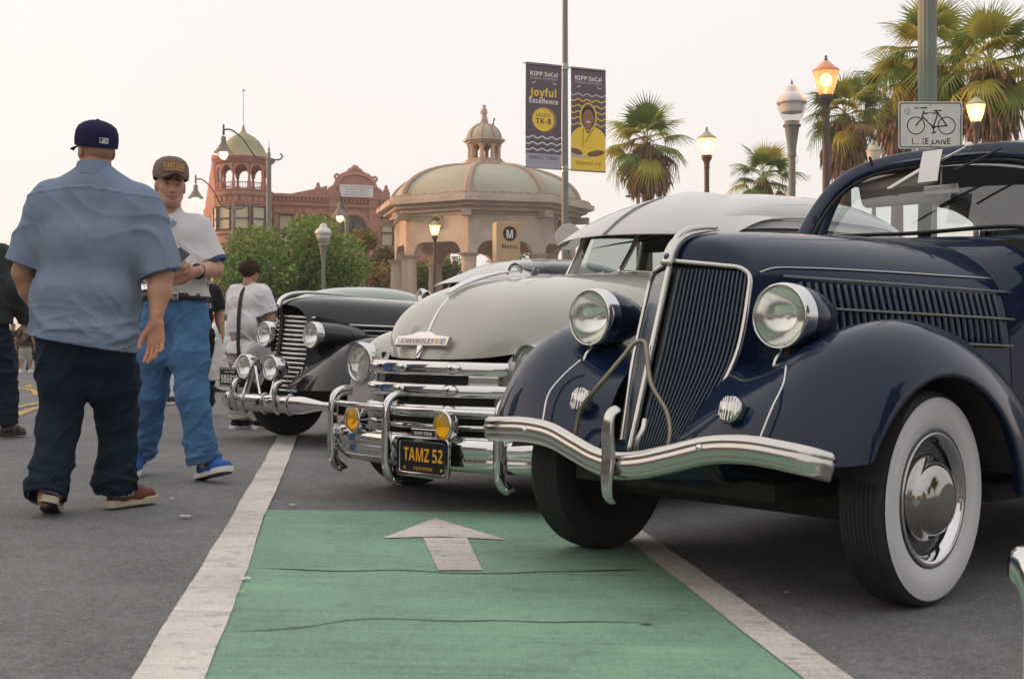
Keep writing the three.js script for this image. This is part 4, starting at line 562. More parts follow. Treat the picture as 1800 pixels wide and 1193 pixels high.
    part('hood_ornament', [sweep([[0, 1.09, 0.385], [0, 1.135, 0.30], [0, 1.18, 0.17], [0, 1.215, 0.02], [0, 1.232, -0.12]], roundSec(0.085, 0.022, 12), 30, V(0, 1, 0.3), false, (t) => Math.sin(Math.PI * (0.12 + 0.80 * t)) * 0.9 + 0.1), sweep([[0, 1.21, -0.04], [0, 1.25, -0.055], [0, 1.272, -0.09], [0, 1.255, -0.13], [0, 1.225, -0.15]], roundSec(0.03, 0.022, 12), 20, V(1, 0, 0), false, (t) => 0.6 + 0.6 * Math.sin(Math.PI * t))], C, hood);
  }
  part('side_trim', both(sweep([[0.963, 0.66, -0.35], [0.955, 0.66, -0.7], [0.945, 0.66, -1.2]], roundSec(0.014, 0.02, 8), 16)), C, car);
}
{
  const car = thing('sedan', 'light grey sedan with white roof visor and yellow fog lights', 'car'); carFrame(car, -0.077, -6.79, -46);
  sedan(car, { paint: M.grey, roof: M.greyLight, visor: M.greyLight, guards: true, plate: true, emblem: true, whitewall: false });
  const green = thing('sedan', 'pale green old car far back beside the hanging plastic bag', 'car'); carFrame(green, -5.0, -21.5, -70);
  sedan(green, { paint: paint(0.34, 0.40, 0.34, 0.35), rim: MW.rimRed });
}

// ---------- black pre-war limousine with a tall chrome bar grille ----------
{
  const car = thing('limousine', 'glossy black 1930s car with tall chrome grille, fog lights and pale windscreen visor', 'car'); carFrame(car, -1.48, -10.49, -46);
  const B = M.blackGloss, C = M.chrome;
  const hood = [
    [[0, 1.125, 0.56], [0.07, 1.12, 0.545], [0.14, 1.105, 0.51], [0.19, 1.06, 0.47], [0.215, 0.98, 0.45], [0.222, 0.85, 0.46], [0.225, 0.62, 0.47]],
    [[0, 1.185, 0.48], [0.085, 1.178, 0.465], [0.165, 1.15, 0.43], [0.215, 1.10, 0.40], [0.242, 1.0, 0.38], [0.25, 0.85, 0.38], [0.252, 0.60, 0.38]],
    [[0, 1.21, 0.2], [0.11, 1.205, 0.19], [0.205, 1.17, 0.17], [0.265, 1.11, 0.16], [0.295, 1.0, 0.15], [0.305, 0.85, 0.15], [0.31, 0.58, 0.15]],
    [[0, 1.212, -0.4], [0.16, 1.20, -0.4], [0.29, 1.16, -0.41], [0.365, 1.09, -0.42], [0.40, 0.985, -0.42], [0.415, 0.85, -0.42], [0.42, 0.55, -0.42]],
    [[0, 1.20, -1.3], [0.21, 1.187, -1.3], [0.38, 1.15, -1.31], [0.475, 1.08, -1.32], [0.52, 0.98, -1.32], [0.54, 0.85, -1.32], [0.55, 0.5, -1.32]],
  ];
  const hp = part('hood', both(patch(hood, 46, 40, { center: true })), B, car);
  const cowl = hood[4]; part('cowl', both(patch([cowl, cowl.map(([x, y, z]) => [x * 1.05, y + 0.006, z - 0.12]), cowl.map(([x, y, z]) => [x * 1.1, y + 0.014, z - 0.26])], 8, 30, { center: true })), B, car);
  const gz = (y) => 0.60 - (y - 0.42) * 0.13, gx = (y) => 0.17 + 0.06 * smooth(0.4, 0.9, y);
  const gr = part('grille', both(patch([1.04, 0.85, 0.65, 0.42].map((y) => [0, 0.5, 0.85, 1].map((t) => [t * gx(y), y, gz(y) - 0.012 - 0.62 * t * t * gx(y)])), 14, 12)), M.black, car);
  for (const s of [1, -1]) for (let i = 0; i < 17; i++) { const y = 1.03 - i * 0.037, w = gx(y); part('grille_bar', sweep([0.06, 0.3, 0.6, 0.85, 1.0].map((t) => [s * t * w, y - 0.012 * t, gz(y) + 0.008 - 0.62 * t * t * w]), roundSec(0.024, 0.021, 8), 14), C, gr); }
  part('grille_prow', sweep([[0, 1.12, 0.565], [0, 1.0, 0.555], [0, 0.7, 0.585], [0, 0.42, 0.615]], roundSec(0.035, 0.03, 10), 20, V(0, 0.2, 1)), B, gr);
  part('nose_ornament', [sweep([[0, 1.10, 0.585], [0, 1.16, 0.565], [0, 1.20, 0.50], [0, 1.226, 0.36], [0, 1.228, 0.05], [0, 1.222, -0.15]], roundSec(0.05, 0.035, 10), 30, V(0, 0.4, 1), false, (t) => 1.1 - 0.8 * t)], C, car);
  for (const s of [1, -1]) {
    for (const [y, r] of [[0.965, 0.020], [0.925, 0.010], [0.885, 0.008]]) part('side_trim', sweep([[s * 0.33, y, 0.12], [s * 0.42, y - 0.005, -0.3], [s * 0.54, y - 0.012, -1.28]], roundSec(0.012, r, 8), 20), C, hp);
    const g = pontoon(([x, y, z]) => [x + 0.02, y * 0.93 + 0.01, z < 0 ? z * 1.05 : z * 1.08]); part('front_fender', s > 0 ? g : mirrorX(g), B, car);
    const r = rearFender(B, -3.1, 0.9, 0.5); part('rear_fender', s > 0 ? r : mirrorX(r), B, car);
    const h = headlamp(car, s * 0.335, 0.88, 0.50, 0.100, 0.58, B, C); part('stem', rbox(0.05, 0.10, 0.16, 0.02, -s * 0.05, -0.06, -0.16), B, h);
    headlamp(car, s * 0.19, 0.615, 0.775, 0.094, 0.16, C, C, 0, 'fog_light');
    part('fog_stem', sweep([[s * 0.185, 0.56, 0.74], [s * 0.19, 0.48, 0.75], [s * 0.2, 0.39, 0.78]], roundSec(0.025, 0.022, 8), 12, V(0, 0, 1)), C, car);
    part('running_board', rbox(0.3, 0.045, 1.5, 0.02, s * 0.75, 0.32, -1.8), M.rubber, car);
    part('bumper_guard', sweep([[s * 0.30, 0.27, 0.76], [s * 0.30, 0.29, 0.79], [s * 0.30, 0.38, 0.80], [s * 0.30, 0.48, 0.79], [s * 0.30, 0.505, 0.75]], roundSec(0.05, 0.04, 12), 24, V(1, 0, 0)), C, car);
  }
  for (const s of [1, -1]) part('wheel_well', [patch([[0.45, 0.40], [0.70, 0.26], [0.76, 0], [0.70, -0.28], [0.45, -0.46]].map(([y, z]) => [[s * 0.46, y, z], [s * 0.65, y - 0.01, z], [s * 0.85, y - 0.03, z]]), 14, 8), box(0.02, 0.55, 0.8, s * 0.46, 0.52, -0.05)], M.under, car);
  part('engine_bay', [box(0.44, 0.55, 1.0, 0, 0.75, -0.4), box(0.95, 0.08, 3.8, 0, 0.36, -1.6), box(1.2, 0.22, 0.3, 0, 0.38, -0.12), box(0.8, 0.24, 0.04, 0, 0.44, 0.30)], M.under, car);
  part('badge_bar', [rod([-0.10, 0.40, 0.80], [-0.02, 0.62, 0.78], 0.014), rod([0.09, 0.40, 0.80], [-0.02, 0.62, 0.78], 0.014)], C, car);
  const bz = (x) => 0.79 - 0.30 * x * x, bpts = []; for (let k = -12; k <= 12; k++) { const x = 0.76 * k / 12; bpts.push([x, 0.335, bz(x)]); }
  const bump = part('bumper', sweep(bpts, roundSec(0.07, 0.14, 16, 2.4), 90, V(0, 1, 0), false, (t) => 0.35 + 0.65 * Math.min(1, Math.sin(Math.PI * clamp(t, 0.03, 0.97)) * 2.2)), C, car);
  for (const x of [-0.42, -0.14, 0.14, 0.42]) part('bumper_band', sweep([0, 1, 2, 3, 4, 5, 6, 7].map((k) => { const a = k / 7 * 5.6 - 2.8; return [x, 0.335 + 0.077 * Math.sin(a), bz(x) + 0.043 * Math.cos(a)]; }), roundSec(0.025, 0.012, 8), 20, V(1, 0, 0)), C, bump);
  const pl = part('licence_plate', rbox(0.32, 0.16, 0.008, 0.01), M.black, car); pl.position.set(-0.50, 0.52, 0.72);
  const tx = plateTex(512, 256, (x, w, h) => { x.fillStyle = '#0c0d10'; x.fillRect(0, 0, w, h); x.strokeStyle = '#c9c6bf'; x.lineWidth = 8; x.strokeRect(10, 10, w - 20, h - 20); fitText(x, '9B6925', w / 2, h * 0.6, w * 0.84, 1.2, 'bold 130px sans-serif', '#d8d5cd'); fitText(x, 'CAL 1938', w / 2, h * 0.2, w * 0.5, 1, 'bold 36px sans-serif', '#d8d5cd'); });
  const f = printed(0.31, 0.15, tx, { name: 'plate_lettering', parent: pl, rough: 0.4 }); f.position.z = 0.006;
  wheel(car, 0.36, 0.17, 0.71, 0, { white: false, cap: C }); wheel(car, 0.36, 0.17, -0.71, 0, { white: false }); wheel(car, 0.36, 0.17, 0.73, -3.1, { white: false }); wheel(car, 0.36, 0.17, -0.73, -3.1, { white: false });
  cabin(car, { body: B, zc: -1.5, hb: 1.205, hr: 1.53, wb: 0.60, wr: 0.54, zw: -1.84, tail: -4.3, seat: M.darkTrim, glass: M.glassTint });
  const vis = [[1.615, -1.95, 0.53, 0.12], [1.575, -1.74, 0.56, 0.10], [1.50, -1.53, 0.58, 0.06], [1.425, -1.38, 0.58, 0.03], [1.395, -1.33, 0.57, 0.018], [1.385, -1.335, 0.57, 0.018], [1.43, -1.45, 0.57, 0.03]].map(([h, z, w, d]) => [0, 0.25, 0.5, 0.75, 0.93, 1].map((t) => [t * w, h - d * t * t, z - 0.19 * t * t]));
  part('sun_visor', both(patch(vis, 30, 22)), M.greyLight, car);
  const sp = part('spotlight', lathe([[0.062, 0.0], [0.068, -0.012], [0.066, -0.04], [0.05, -0.08], [0.025, -0.115], [0, -0.125]], 32, 'z'), C, car); sp.position.set(-0.60, 1.285, -1.38); sp.rotation.y = -0.25; part('lens', lathe([[0.062, 0.0], [0.04, 0.014], [0, 0.02]], 28, 'z'), M.lens, sp); part('reflector', lathe([[0.06, -0.004], [0.035, -0.05], [0, -0.06]], 28, 'z'), M.reflector, sp);
  part('spotlight_stem', rod([-0.58, 1.17, -1.47], [-0.60, 1.285, -1.43], 0.012), C, car);
}
// chrome bumper guard of one more car, just entering the right edge of the picture
{
  const g = thing('car_bumper', 'blurred chrome bumper guard of another car at the right edge', 'bumper', [0.856, ground(0.86, -2.0), -2.10]);
  part('guard', sweep([[0, 0.20, 0.03], [0, 0.23, 0.065], [0, 0.33, 0.075], [0, 0.42, 0.07], [0, 0.455, 0.045], [0, 0.47, 0.0]], roundSec(0.07, 0.05, 16), 30, V(1, 0, 0)), M.chrome, g);
  part('bar', sweep([[0.0, 0.28, 0.04], [0.3, 0.29, 0.06], [0.9, 0.3, 0.0], [1.6, 0.31, -0.1]], roundSec(0.04, 0.12, 14), 30), M.chrome, g);
}

// ---------- street furniture ----------
const LM = {
  post: std({ color: lin(0.105, 0.085, 0.07), roughness: 0.6, metalness: 0.2 }), rust: std({ color: lin(0.13, 0.066, 0.05), roughness: 0.7 }), greenGrey: std({ map: mottle([0.20, 0.205, 0.18], 0.12, 23), roughness: 0.6 }),
  clear: phys({ color: lin(0.93, 0.92, 0.90), transmission: 0.85, thickness: 0, roughness: 0.25, ior: 1.4 }), cap: std({ color: lin(0.68, 0.65, 0.62), roughness: 0.45 }),
  glow: phys({ color: lin(0.8, 0.76, 0.62), transmission: 0.75, thickness: 0, roughness: 0.25, emissive: lin(0.9, 0.86, 0.55), emissiveIntensity: 0.12 }),
  glowO: phys({ color: lin(0.85, 0.55, 0.38), transmission: 0.7, thickness: 0, roughness: 0.3, emissive: lin(1.0, 0.42, 0.22), emissiveIntensity: 0.30 }),
  dim: phys({ color: lin(0.62, 0.56, 0.44), roughness: 0.5 }), hot: std({ color: lin(1, 1, 1), emissive: lin(1, 0.92, 0.74), emissiveIntensity: 3 }), capGreen: std({ color: lin(0.40, 0.37, 0.24), roughness: 0.5 }), capO: std({ color: lin(0.55, 0.26, 0.15), roughness: 0.5, emissive: lin(1, 0.35, 0.15), emissiveIntensity: 0.12 }),
};
const lampLight = (parent, x, y, z, color, power) => { const l = new THREE.PointLight(color, power, 0, 2); l.name = 'lamp_light'; l.position.set(x, y, z); l.castShadow = true; parent.add(l); };
// urn lamp on an iron post; top = pixel of the finial tip
function urnLamp(px, py, d, o, label) {
  const t = at(px, py, d), y0 = ground(t.x, t.z), H = t.y - y0, s = o.s ?? 1, g = thing('street_lamp', label, 'street lamp', [t.x, y0, t.z], 0, 'urn lamps on iron posts');
  const b = H - 0.60 * s, post = o.post ?? LM.post;
  part('post', [lathe([[0.17, 0], [0.17, 0.25], [0.12, 0.32], [0.10, 0.9], [0.075, 1.0], [0.062, 1.2], [0.052 * s, b - 0.30], [0.065 * s, b - 0.29], [0.065 * s, b - 0.26], [0.055 * s, b - 0.25], [0.062 * s, b - 0.16], [0.10 * s, b - 0.08], [0.115 * s, b - 0.06], [0.10 * s, b - 0.035], [0.115 * s, b - 0.01], [0.09 * s, b + 0.01], [0, b + 0.01]], 20)], post, g);
  part('globe', lathe([[0.10 * s, b + 0.01], [0.125 * s, b + 0.08 * s], [0.16 * s, b + 0.20 * s], [0.182 * s, b + 0.31 * s], [0.185 * s, b + 0.345 * s]], 28), o.dead ? LM.dim : o.warm ? LM.glowO : LM.glow, g);
  const cap = part('cap', lathe([[0.193 * s, b + 0.335 * s], [0.198 * s, b + 0.35 * s], [0.193 * s, b + 0.375 * s], [0.15 * s, b + 0.40 * s], [0.095 * s, b + 0.45 * s], [0.055 * s, b + 0.49 * s], [0.03 * s, b + 0.51 * s], [0, b + 0.51 * s]], 28), o.warm ? LM.capO : LM.capGreen, g);
  part('finial', lathe([[0.012 * s, b + 0.50 * s], [0.03 * s, b + 0.525 * s], [0.012 * s, b + 0.55 * s], [0.024 * s, b + 0.565 * s], [0, b + 0.60 * s]], 12), post, cap);
  if (!o.dead) { part('bulb', sphere(0.085 * s, 0, b + 0.22 * s, 0, 1, 1.2, 1, 16), LM.hot, g); lampLight(g, 0, b + 0.22 * s, 0, o.warm ? 0xffa060 : 0xffe0a8, 0.9); }
}
urnLamp(1243, 222, 27.5, { post: LM.rust, s: 1.05 }, 'lit urn lamp on a rusty red post between the two smaller palms');
urnLamp(1453, 95, 20, { warm: true, s: 1.08 }, 'tall orange glowing urn lamp beside the big unlit clear lamp');
urnLamp(1717, 162, 25, { s: 0.98 }, 'lit pale urn lamp just right of the bike lane sign');
urnLamp(1537, 248, 29, { dead: true, s: 0.9 }, 'unlit cream urn lamp peeking over the navy car roof');
urnLamp(764, 383, 41, { s: 0.95 }, 'lit urn lamp standing before the stone kiosk arches');
urnLamp(773, 456, 66, { s: 1 }, 'tiny lit lamp seen through the kiosk columns');
// large clear acorn lamp on a grey green post
function acornLamp(px, py, d, label) {
  const t = at(px, py, d), y0 = ground(t.x, t.z), H = t.y - y0, g = thing('street_lamp', label, 'street lamp', [t.x, y0, t.z], 0, 'large clear acorn lamps');
  const b = H - 0.74;
  part('post', lathe([[0.2, 0], [0.2, 0.3], [0.12, 0.4], [0.09, 1.1], [0.065, 1.2], [0.055, b - 0.52], [0.07, b - 0.51], [0.07, b - 0.46], [0.065, b - 0.44], [0.072, b - 0.34], [0.115, b - 0.04], [0.145, b - 0.02], [0.145, b + 0.0], [0.12, b + 0.02], [0.115, b + 0.06], [0, b + 0.06]], 22), LM.greenGrey, g);
  const glo = part('globe', lathe([[0.115, b + 0.06], [0.17, b + 0.13], [0.215, b + 0.24], [0.232, b + 0.33], [0.235, b + 0.36]], 32), LM.clear, g);
  part('inner_reflector', lathe([[0.18, b + 0.34], [0.19, b + 0.26], [0.17, b + 0.20], [0.165, b + 0.20], [0.185, b + 0.26], [0.175, b + 0.34]], 28), M.paper, glo);
  const cap = part('cap', lathe([[0.24, b + 0.345], [0.248, b + 0.36], [0.245, b + 0.38], [0.24, b + 0.41], [0.222, b + 0.45], [0.19, b + 0.485], [0.15, b + 0.505], [0.125, b + 0.515], [0.122, b + 0.545], [0.108, b + 0.59], [0.075, b + 0.63], [0.035, b + 0.65], [0.025, b + 0.65], [0, b + 0.65]], 32), LM.cap, g);
  part('finial', lathe([[0.012, b + 0.645], [0.022, b + 0.67], [0.01, b + 0.69], [0.014, b + 0.70], [0, b + 0.74]], 12), LM.post, cap);
}
acornLamp(1393, 138, 20, 'large unlit clear acorn lamp on grey post left of the orange lamp');
acornLamp(568, 387, 37, 'unlit clear acorn lamp in front of the round green tree');
// tall pole with one curved arm and a bell shade
function hookLamp(px, pyTop, d, shPx, shPy, lit, label) {
  const t = at(px, pyTop, d), y0 = ground(t.x, t.z), H = t.y - y0, k = d / FOC, dx = (shPx - px) * k, yA = H - 0.75 * (d / 46), sy = H + (pyTop - shPy) * k, g = thing('street_lamp', label, 'street lamp', [t.x, y0, t.z], 0, 'tall lamps with curved arms and bell shades');
  part('pole', [lathe([[0.22, 0], [0.2, 0.8], [0.13, 0.9], [0.12, 1.5], [0.095, H * 0.6], [0.085, yA - 0.12], [0.11, yA - 0.1], [0.10, yA + 0.05], [0.05, yA + 0.1], [0.07, yA + 0.2], [0.03, yA + 0.3], [0.045, yA + 0.36], [0.015, yA + 0.45], [0, H]], 18)], LM.greenGrey, g);
  const s = Math.sign(dx), top = sy + 0.85;
  part('arm', [tube([[-s * 0.42, yA + 0.22, 0], [-s * 0.50, yA + 0.10, 0], [-s * 0.40, yA, 0], [0, yA, 0], [dx * 0.25, yA + 0.04, 0], [dx * 0.6, lerp(yA, top, 0.72), 0], [dx * 0.85, top, 0], [dx, top, 0]], 0.03, 40, 8), lathe([[0.02, 0.2], [0.045, 0.12], [0.03, 0.02], [0.05, -0.1], [0.04, -0.2]], 12).translate(dx, top, 0)], LM.post, g);
  const sh = part('shade', lathe([[0.05, 0.66], [0.09, 0.62], [0.10, 0.42], [0.14, 0.36], [0.22, 0.22], [0.34, 0.08], [0.36, 0.05], [0.33, 0.045], [0.2, 0.15]], 28), std({ color: lin(0.19, 0.17, 0.14), roughness: 0.6 }), g); sh.position.set(dx, sy - 0.05, 0);
  part('bulb', sphere(0.17, 0, 0.0, 0, 1, 1.25, 1, 18), lit ? (LM.soft ??= phys({ color: lin(0.85, 0.82, 0.76), transmission: 0.5, thickness: 0, roughness: 0.4, emissive: lin(1, 0.93, 0.8), emissiveIntensity: 0.2 })) : LM.clear, sh); if (lit) lampLight(sh, 0, 0.0, 0, 0xffe6c4, 0.4);
}
hookLamp(472, 244, 46, 392, 268, true, 'tallest curved arm lamp, crossing the belvedere dome of the red building');
hookLamp(410, 330, 56, 343, 348, true, 'curved arm lamp left of the red building gable');
hookLamp(609, 352, 54, 597, 380, true, 'curved arm lamp before the arched window of the red building');

// banner pole with two school banners
const canvasMat = (w, h, draw, o = {}) => std({ map: plateTex(w, h, draw), roughness: 0.75, ...o });
{
  const d = 24, b = at(993.5, 300, d), y0 = ground(b.x, b.z), g = thing('banner_pole', 'tall grey green pole that carries the two school banners', 'pole', [b.x, y0, b.z]);
  part('pole', lathe([[0.16, 0], [0.15, 0.6], [0.075, 0.7], [0.068, 3], [0.055, 6], [0.047, 9.5], [0.04, 12], [0, 12]], 18), LM.greenGrey, g);
  const turn = 0.42, ca = Math.cos(turn), yT = at(0, 117, d).y - y0, yB = at(0, 297, d).y - y0;
  for (const y of [yT, yB]) { part('clamp', lathe([[0.058, y - 0.06], [0.07, y - 0.05], [0.06, y], [0.07, y + 0.05], [0.058, y + 0.06]], 14), M.steel, g); part('bracket_arm', put(new THREE.CylinderGeometry(0.012, 0.012, 1.78, 8), 0, y, 0, 0, turn, Math.PI / 2), M.steel, g); }
  const W = 0.76, H = yT - yB + 0.05, dusk = '#675b63';
  const wave = (x, w, y, col, lw) => { x.strokeStyle = col; x.lineWidth = lw; x.beginPath(); for (let i = 0; i <= w; i += 4) { const yy = y + 9 * Math.sin(i / 13.5); i ? x.lineTo(i, yy) : x.moveTo(i, yy); } x.stroke(); };
  const head = (x, w) => { x.fillStyle = dusk; x.fillRect(0, 0, w, 900); x.fillStyle = '#4a3f48'; x.fillRect(0, 0, w, 26); fitText(x, 'KIPP', w * 0.29, 92, w * 0.36, 1.0, 'bold 52px sans-serif', '#e9e4de'); x.fillStyle = '#e2b93a'; x.fillRect(w * 0.495, 76, 8, 12); x.fillRect(w * 0.495, 98, 8, 12); fitText(x, 'SoCal', w * 0.71, 92, w * 0.37, 1.0, 'bold 52px sans-serif', '#e9e4de'); fitText(x, 'PUBLIC SCHOOLS', w / 2, 130, w * 0.76, 1, '26px sans-serif', '#d5d0cc'); x.lineWidth = 5; x.strokeStyle = '#e9e4de'; for (const [cx, a] of [[w * 0.2, 0.2], [w * 0.82, 0.9]]) { x.beginPath(); x.arc(cx, 150, 22, a, a + 2.0); x.stroke(); } };
  const left = canvasMat(320, 900, (x, w, h) => { head(x, w); fitText(x, 'Joyful', w / 2, 250, w * 0.74, 1, 'bold 92px sans-serif', '#f4d04c'); fitText(x, 'Excellence', w / 2, 322, w * 0.82, 1, 'bold 58px sans-serif', '#ece7e1'); x.fillStyle = '#f0cc48'; x.beginPath(); x.arc(w / 2, 478, 96, 0, 7); x.fill(); x.strokeStyle = '#f0cc48'; x.lineWidth = 4; x.beginPath(); x.ellipse(w / 2 + 5, 476, 104, 100, 0.3, 0, 7); x.stroke(); fitText(x, 'GRADES', w / 2, 440, 130, 1, '42px sans-serif', '#4b4450'); fitText(x, 'TK-8', w / 2, 492, 140, 1, 'bold 66px sans-serif', '#4b4450'); for (const y of [630, 682, 734]) wave(x, w, y, '#d9d7da', 11); x.fillStyle = '#a9aab2'; x.fillRect(0, 770, w, 130); fitText(x, 'ENROLL TODAY', w / 2, 805, w * 0.82, 1, 'bold 44px sans-serif', '#4f5058'); fitText(x, '2024-25 SCHOOL YEAR', w / 2, 843, w * 0.82, 1, '24px sans-serif', '#7d7f88'); });
  const right = canvasMat(320, 900, (x, w, h) => {
    head(x, w); wave(x, w, 236, '#bfc0c8', 10); for (const y of [284, 336, 388, 440, 492]) wave(x, w, y, '#f0cc48', 10);
    x.fillStyle = '#f0cc48'; x.beginPath(); x.ellipse(w * 0.49, 425, 78, 122, 0, 0, 7); x.fill(); x.fillStyle = dusk; x.beginPath(); x.ellipse(w * 0.49, 425, 66, 110, 0, 0, 7); x.fill();
    x.fillStyle = '#3b2c2a'; x.beginPath(); x.ellipse(w * 0.49, 400, 58, 66, 0, 0, 7); x.fill(); x.fillStyle = '#9c7059'; x.beginPath(); x.ellipse(w * 0.49, 432, 50, 72, 0, 0, 7); x.fill(); x.fillRect(w * 0.40, 480, 56, 60);
    x.fillStyle = '#f2cf4c'; x.beginPath(); x.moveTo(0, 770); x.lineTo(0, 610); x.quadraticCurveTo(14, 535, 108, 508); x.lineTo(w * 0.49, 575); x.lineTo(212, 505); x.quadraticCurveTo(312, 535, 320, 610); x.lineTo(320, 780); x.fill();
    x.strokeStyle = '#6b5530'; x.lineWidth = 6; x.beginPath(); x.moveTo(112, 525); x.lineTo(110, 690); x.moveTo(208, 520); x.lineTo(130, 650); x.stroke(); x.fillStyle = '#e8e2da'; x.beginPath(); x.ellipse(w * 0.49, 468, 20, 7, 0, 0, 7); x.fill(); x.fillStyle = '#2a1d1c'; for (const q of [-19, 19]) { x.beginPath(); x.arc(w * 0.49 + q, 418, 5, 0, 7); x.fill(); }
    x.fillStyle = '#7d5848'; x.beginPath(); x.ellipse(50, 730, 60, 26, 0.25, 0, 7); x.ellipse(230, 735, 80, 26, -0.2, 0, 7); x.fill(); x.fillStyle = '#b5b6ba'; x.beginPath(); x.moveTo(0, 745); x.lineTo(200, 770); x.lineTo(0, 790); x.fill(); x.fillStyle = '#f0cc48'; x.fillRect(0, 776, w, 124); fitText(x, 'kippsocal.org', w / 2, 822, w * 0.72, 1, 'bold 44px sans-serif', '#8c7a3a'); });
  [[-1, left, 'Joyful Excellence banner in dark grey, left of the tall pole', 0.455], [1, right, 'banner with a portrait in a yellow shirt, right of the tall pole', 0.505]].forEach(([s, m, label, off]) => {
    const geo = new THREE.PlaneGeometry(W, H, 6, 10); const p = geo.attributes.position; for (let i = 0; i < p.count; i++) p.setZ(i, 0.012 * Math.sin(p.getY(i) * 3 + s) * (1 - Math.abs(p.getX(i)) / W)); geo.computeVertexNormals();
    const f = part('banner', geo, m); f.position.set(b.x + s * off * ca, y0 + (yT + yB) / 2 , b.z - s * off * Math.sin(turn)); f.rotation.y = turn; tag(f, label, 'banner');
  });
}
// fluted signal pole, bike lane sign
{
  const d = 10.8, b = at(1631.5, 200, d), y0 = ground(b.x, b.z), g = thing('signal_pole', 'thick fluted grey green pole behind the bike lane sign', 'pole', [b.x, y0, b.z]);
  const N = 96, ring = []; for (let i = 0; i < N; i++) { const a = i / N * 2 * Math.PI, r = 0.074 + 0.0055 * Math.abs(Math.cos(a * 7)); ring.push([Math.cos(a) * r, Math.sin(a) * r]); }
  const pg = extrude(ring, 6.4); pg.rotateX(-Math.PI / 2); part('pole', pg, std({ map: mottle([0.175, 0.215, 0.175], 0.14, 29), roughness: 0.5 }), g); part('base', lathe([[0.17, 0], [0.17, 0.3], [0.12, 0.42], [0.09, 0.5]], 24), LM.greenGrey, g);
  const c = at(1637, 219.5, d - 0.1), sg = thing('bike_lane_sign', 'white bike lane sign with black bicycle on the thick pole', 'sign', [c.x, c.y, c.z]); const w = 113 * (d - 0.1) / FOC, h = 83 * (d - 0.1) / FOC;
  const sh = new THREE.Shape(), r = 0.02; sh.moveTo(-w / 2 + r, -h / 2); sh.lineTo(w / 2 - r, -h / 2); sh.quadraticCurveTo(w / 2, -h / 2, w / 2, -h / 2 + r); sh.lineTo(w / 2, h / 2 - r); sh.quadraticCurveTo(w / 2, h / 2, w / 2 - r, h / 2); sh.lineTo(-w / 2 + r, h / 2); sh.quadraticCurveTo(-w / 2, h / 2, -w / 2, h / 2 - r); sh.lineTo(-w / 2, -h / 2 + r); sh.quadraticCurveTo(-w / 2, -h / 2, -w / 2 + r, -h / 2);
  part('plate', put(extrude(sh, 0.004), 0, 0, -0.005), M.steel, sg);
  const fg = new THREE.ShapeGeometry(sh, 10); const uv = fg.attributes.uv, p = fg.attributes.position; for (let i = 0; i < p.count; i++) uv.setXY(i, p.getX(i) / w + 0.5, p.getY(i) / h + 0.5);
  part('sign_face', fg, canvasMat(768, 564, (x, W, H) => {
    x.fillStyle = '#d3d2cc'; x.fillRect(0, 0, W, H); x.lineWidth = 13; x.strokeStyle = '#15171a'; x.beginPath(); x.roundRect(20, 20, W - 40, H - 40, 26); x.stroke();
    x.lineWidth = 13; x.lineCap = 'round'; const c1 = [210, 288], c2 = [578, 288], R = 102; for (const q of [c1, c2]) { x.beginPath(); x.arc(...q, R, 0, 7); x.stroke(); }
    x.lineWidth = 17; const L = (...a) => { x.beginPath(); a.forEach(([u, v], i) => (i ? x.lineTo(u, v) : x.moveTo(u, v))); x.stroke(); };
    L(c1, [282, 200], [306, 112]); L([272, 78], [306, 76], [340, 74]); L([296, 142], [474, 138]); L([285, 180], [418, 305], c2, [474, 138], [418, 305]); L([462, 138], [452, 112]); L([432, 110], [508, 108]); L([418, 305], [424, 372]); L([404, 378], [446, 366]); x.fillStyle = '#15171a'; x.beginPath(); x.arc(418, 305, 22, 0, 7); x.fill();
    fitText(x, 'BIKE LANE', W * 0.51, 474, 470, 1.0, 'bold 104px sans-serif', '#16181b');
    x.fillStyle = '#d6d3cd'; x.fillRect(176, 418, 112, 84); x.fillRect(392, 408, 190, 50); x.fillRect(615, 60, 130, 110); x.strokeStyle = '#d9a39a'; x.lineWidth = 3; x.strokeRect(150, 408, 142, 98);
    x.lineWidth = 5; x.strokeStyle = '#4c4d4f'; x.beginPath(); x.arc(110, 120, 36, 0, 7); x.stroke(); x.fillStyle = '#6d6e70'; for (const [u, v] of [[96, 112], [124, 112], [110, 138]]) { x.beginPath(); x.arc(u, v, 9, 0, 7); x.fill(); }
    x.fillStyle = '#58a55a'; x.fillRect(190, 62, 18, 30); x.fillRect(212, 66, 16, 24); x.fillRect(232, 60, 18, 30); x.fillStyle = '#e5e2dc'; x.fillRect(352, 140, 64, 110); x.strokeStyle = '#77777a'; x.lineWidth = 3; x.strokeRect(356, 146, 56, 98); x.beginPath(); x.arc(384, 190, 20, 0, 7); x.stroke(); x.beginPath(); x.arc(76, 468, 26, 0, 7); x.moveTo(60, 420); x.lineTo(66, 446); x.moveTo(94, 420); x.lineTo(86, 446); x.stroke();
    x.fillStyle = '#44464a'; for (let i = 0; i < 14; i++) x.fillRect(716, 220 + i * 20, 7, 9);
  }, { roughness: 0.45 }), sg);
  for (const y of [-0.17, 0.17]) part('bolt', sphere(0.008, 0, y, 0.003, 1, 1, 0.5, 8), M.steel, sg);
}
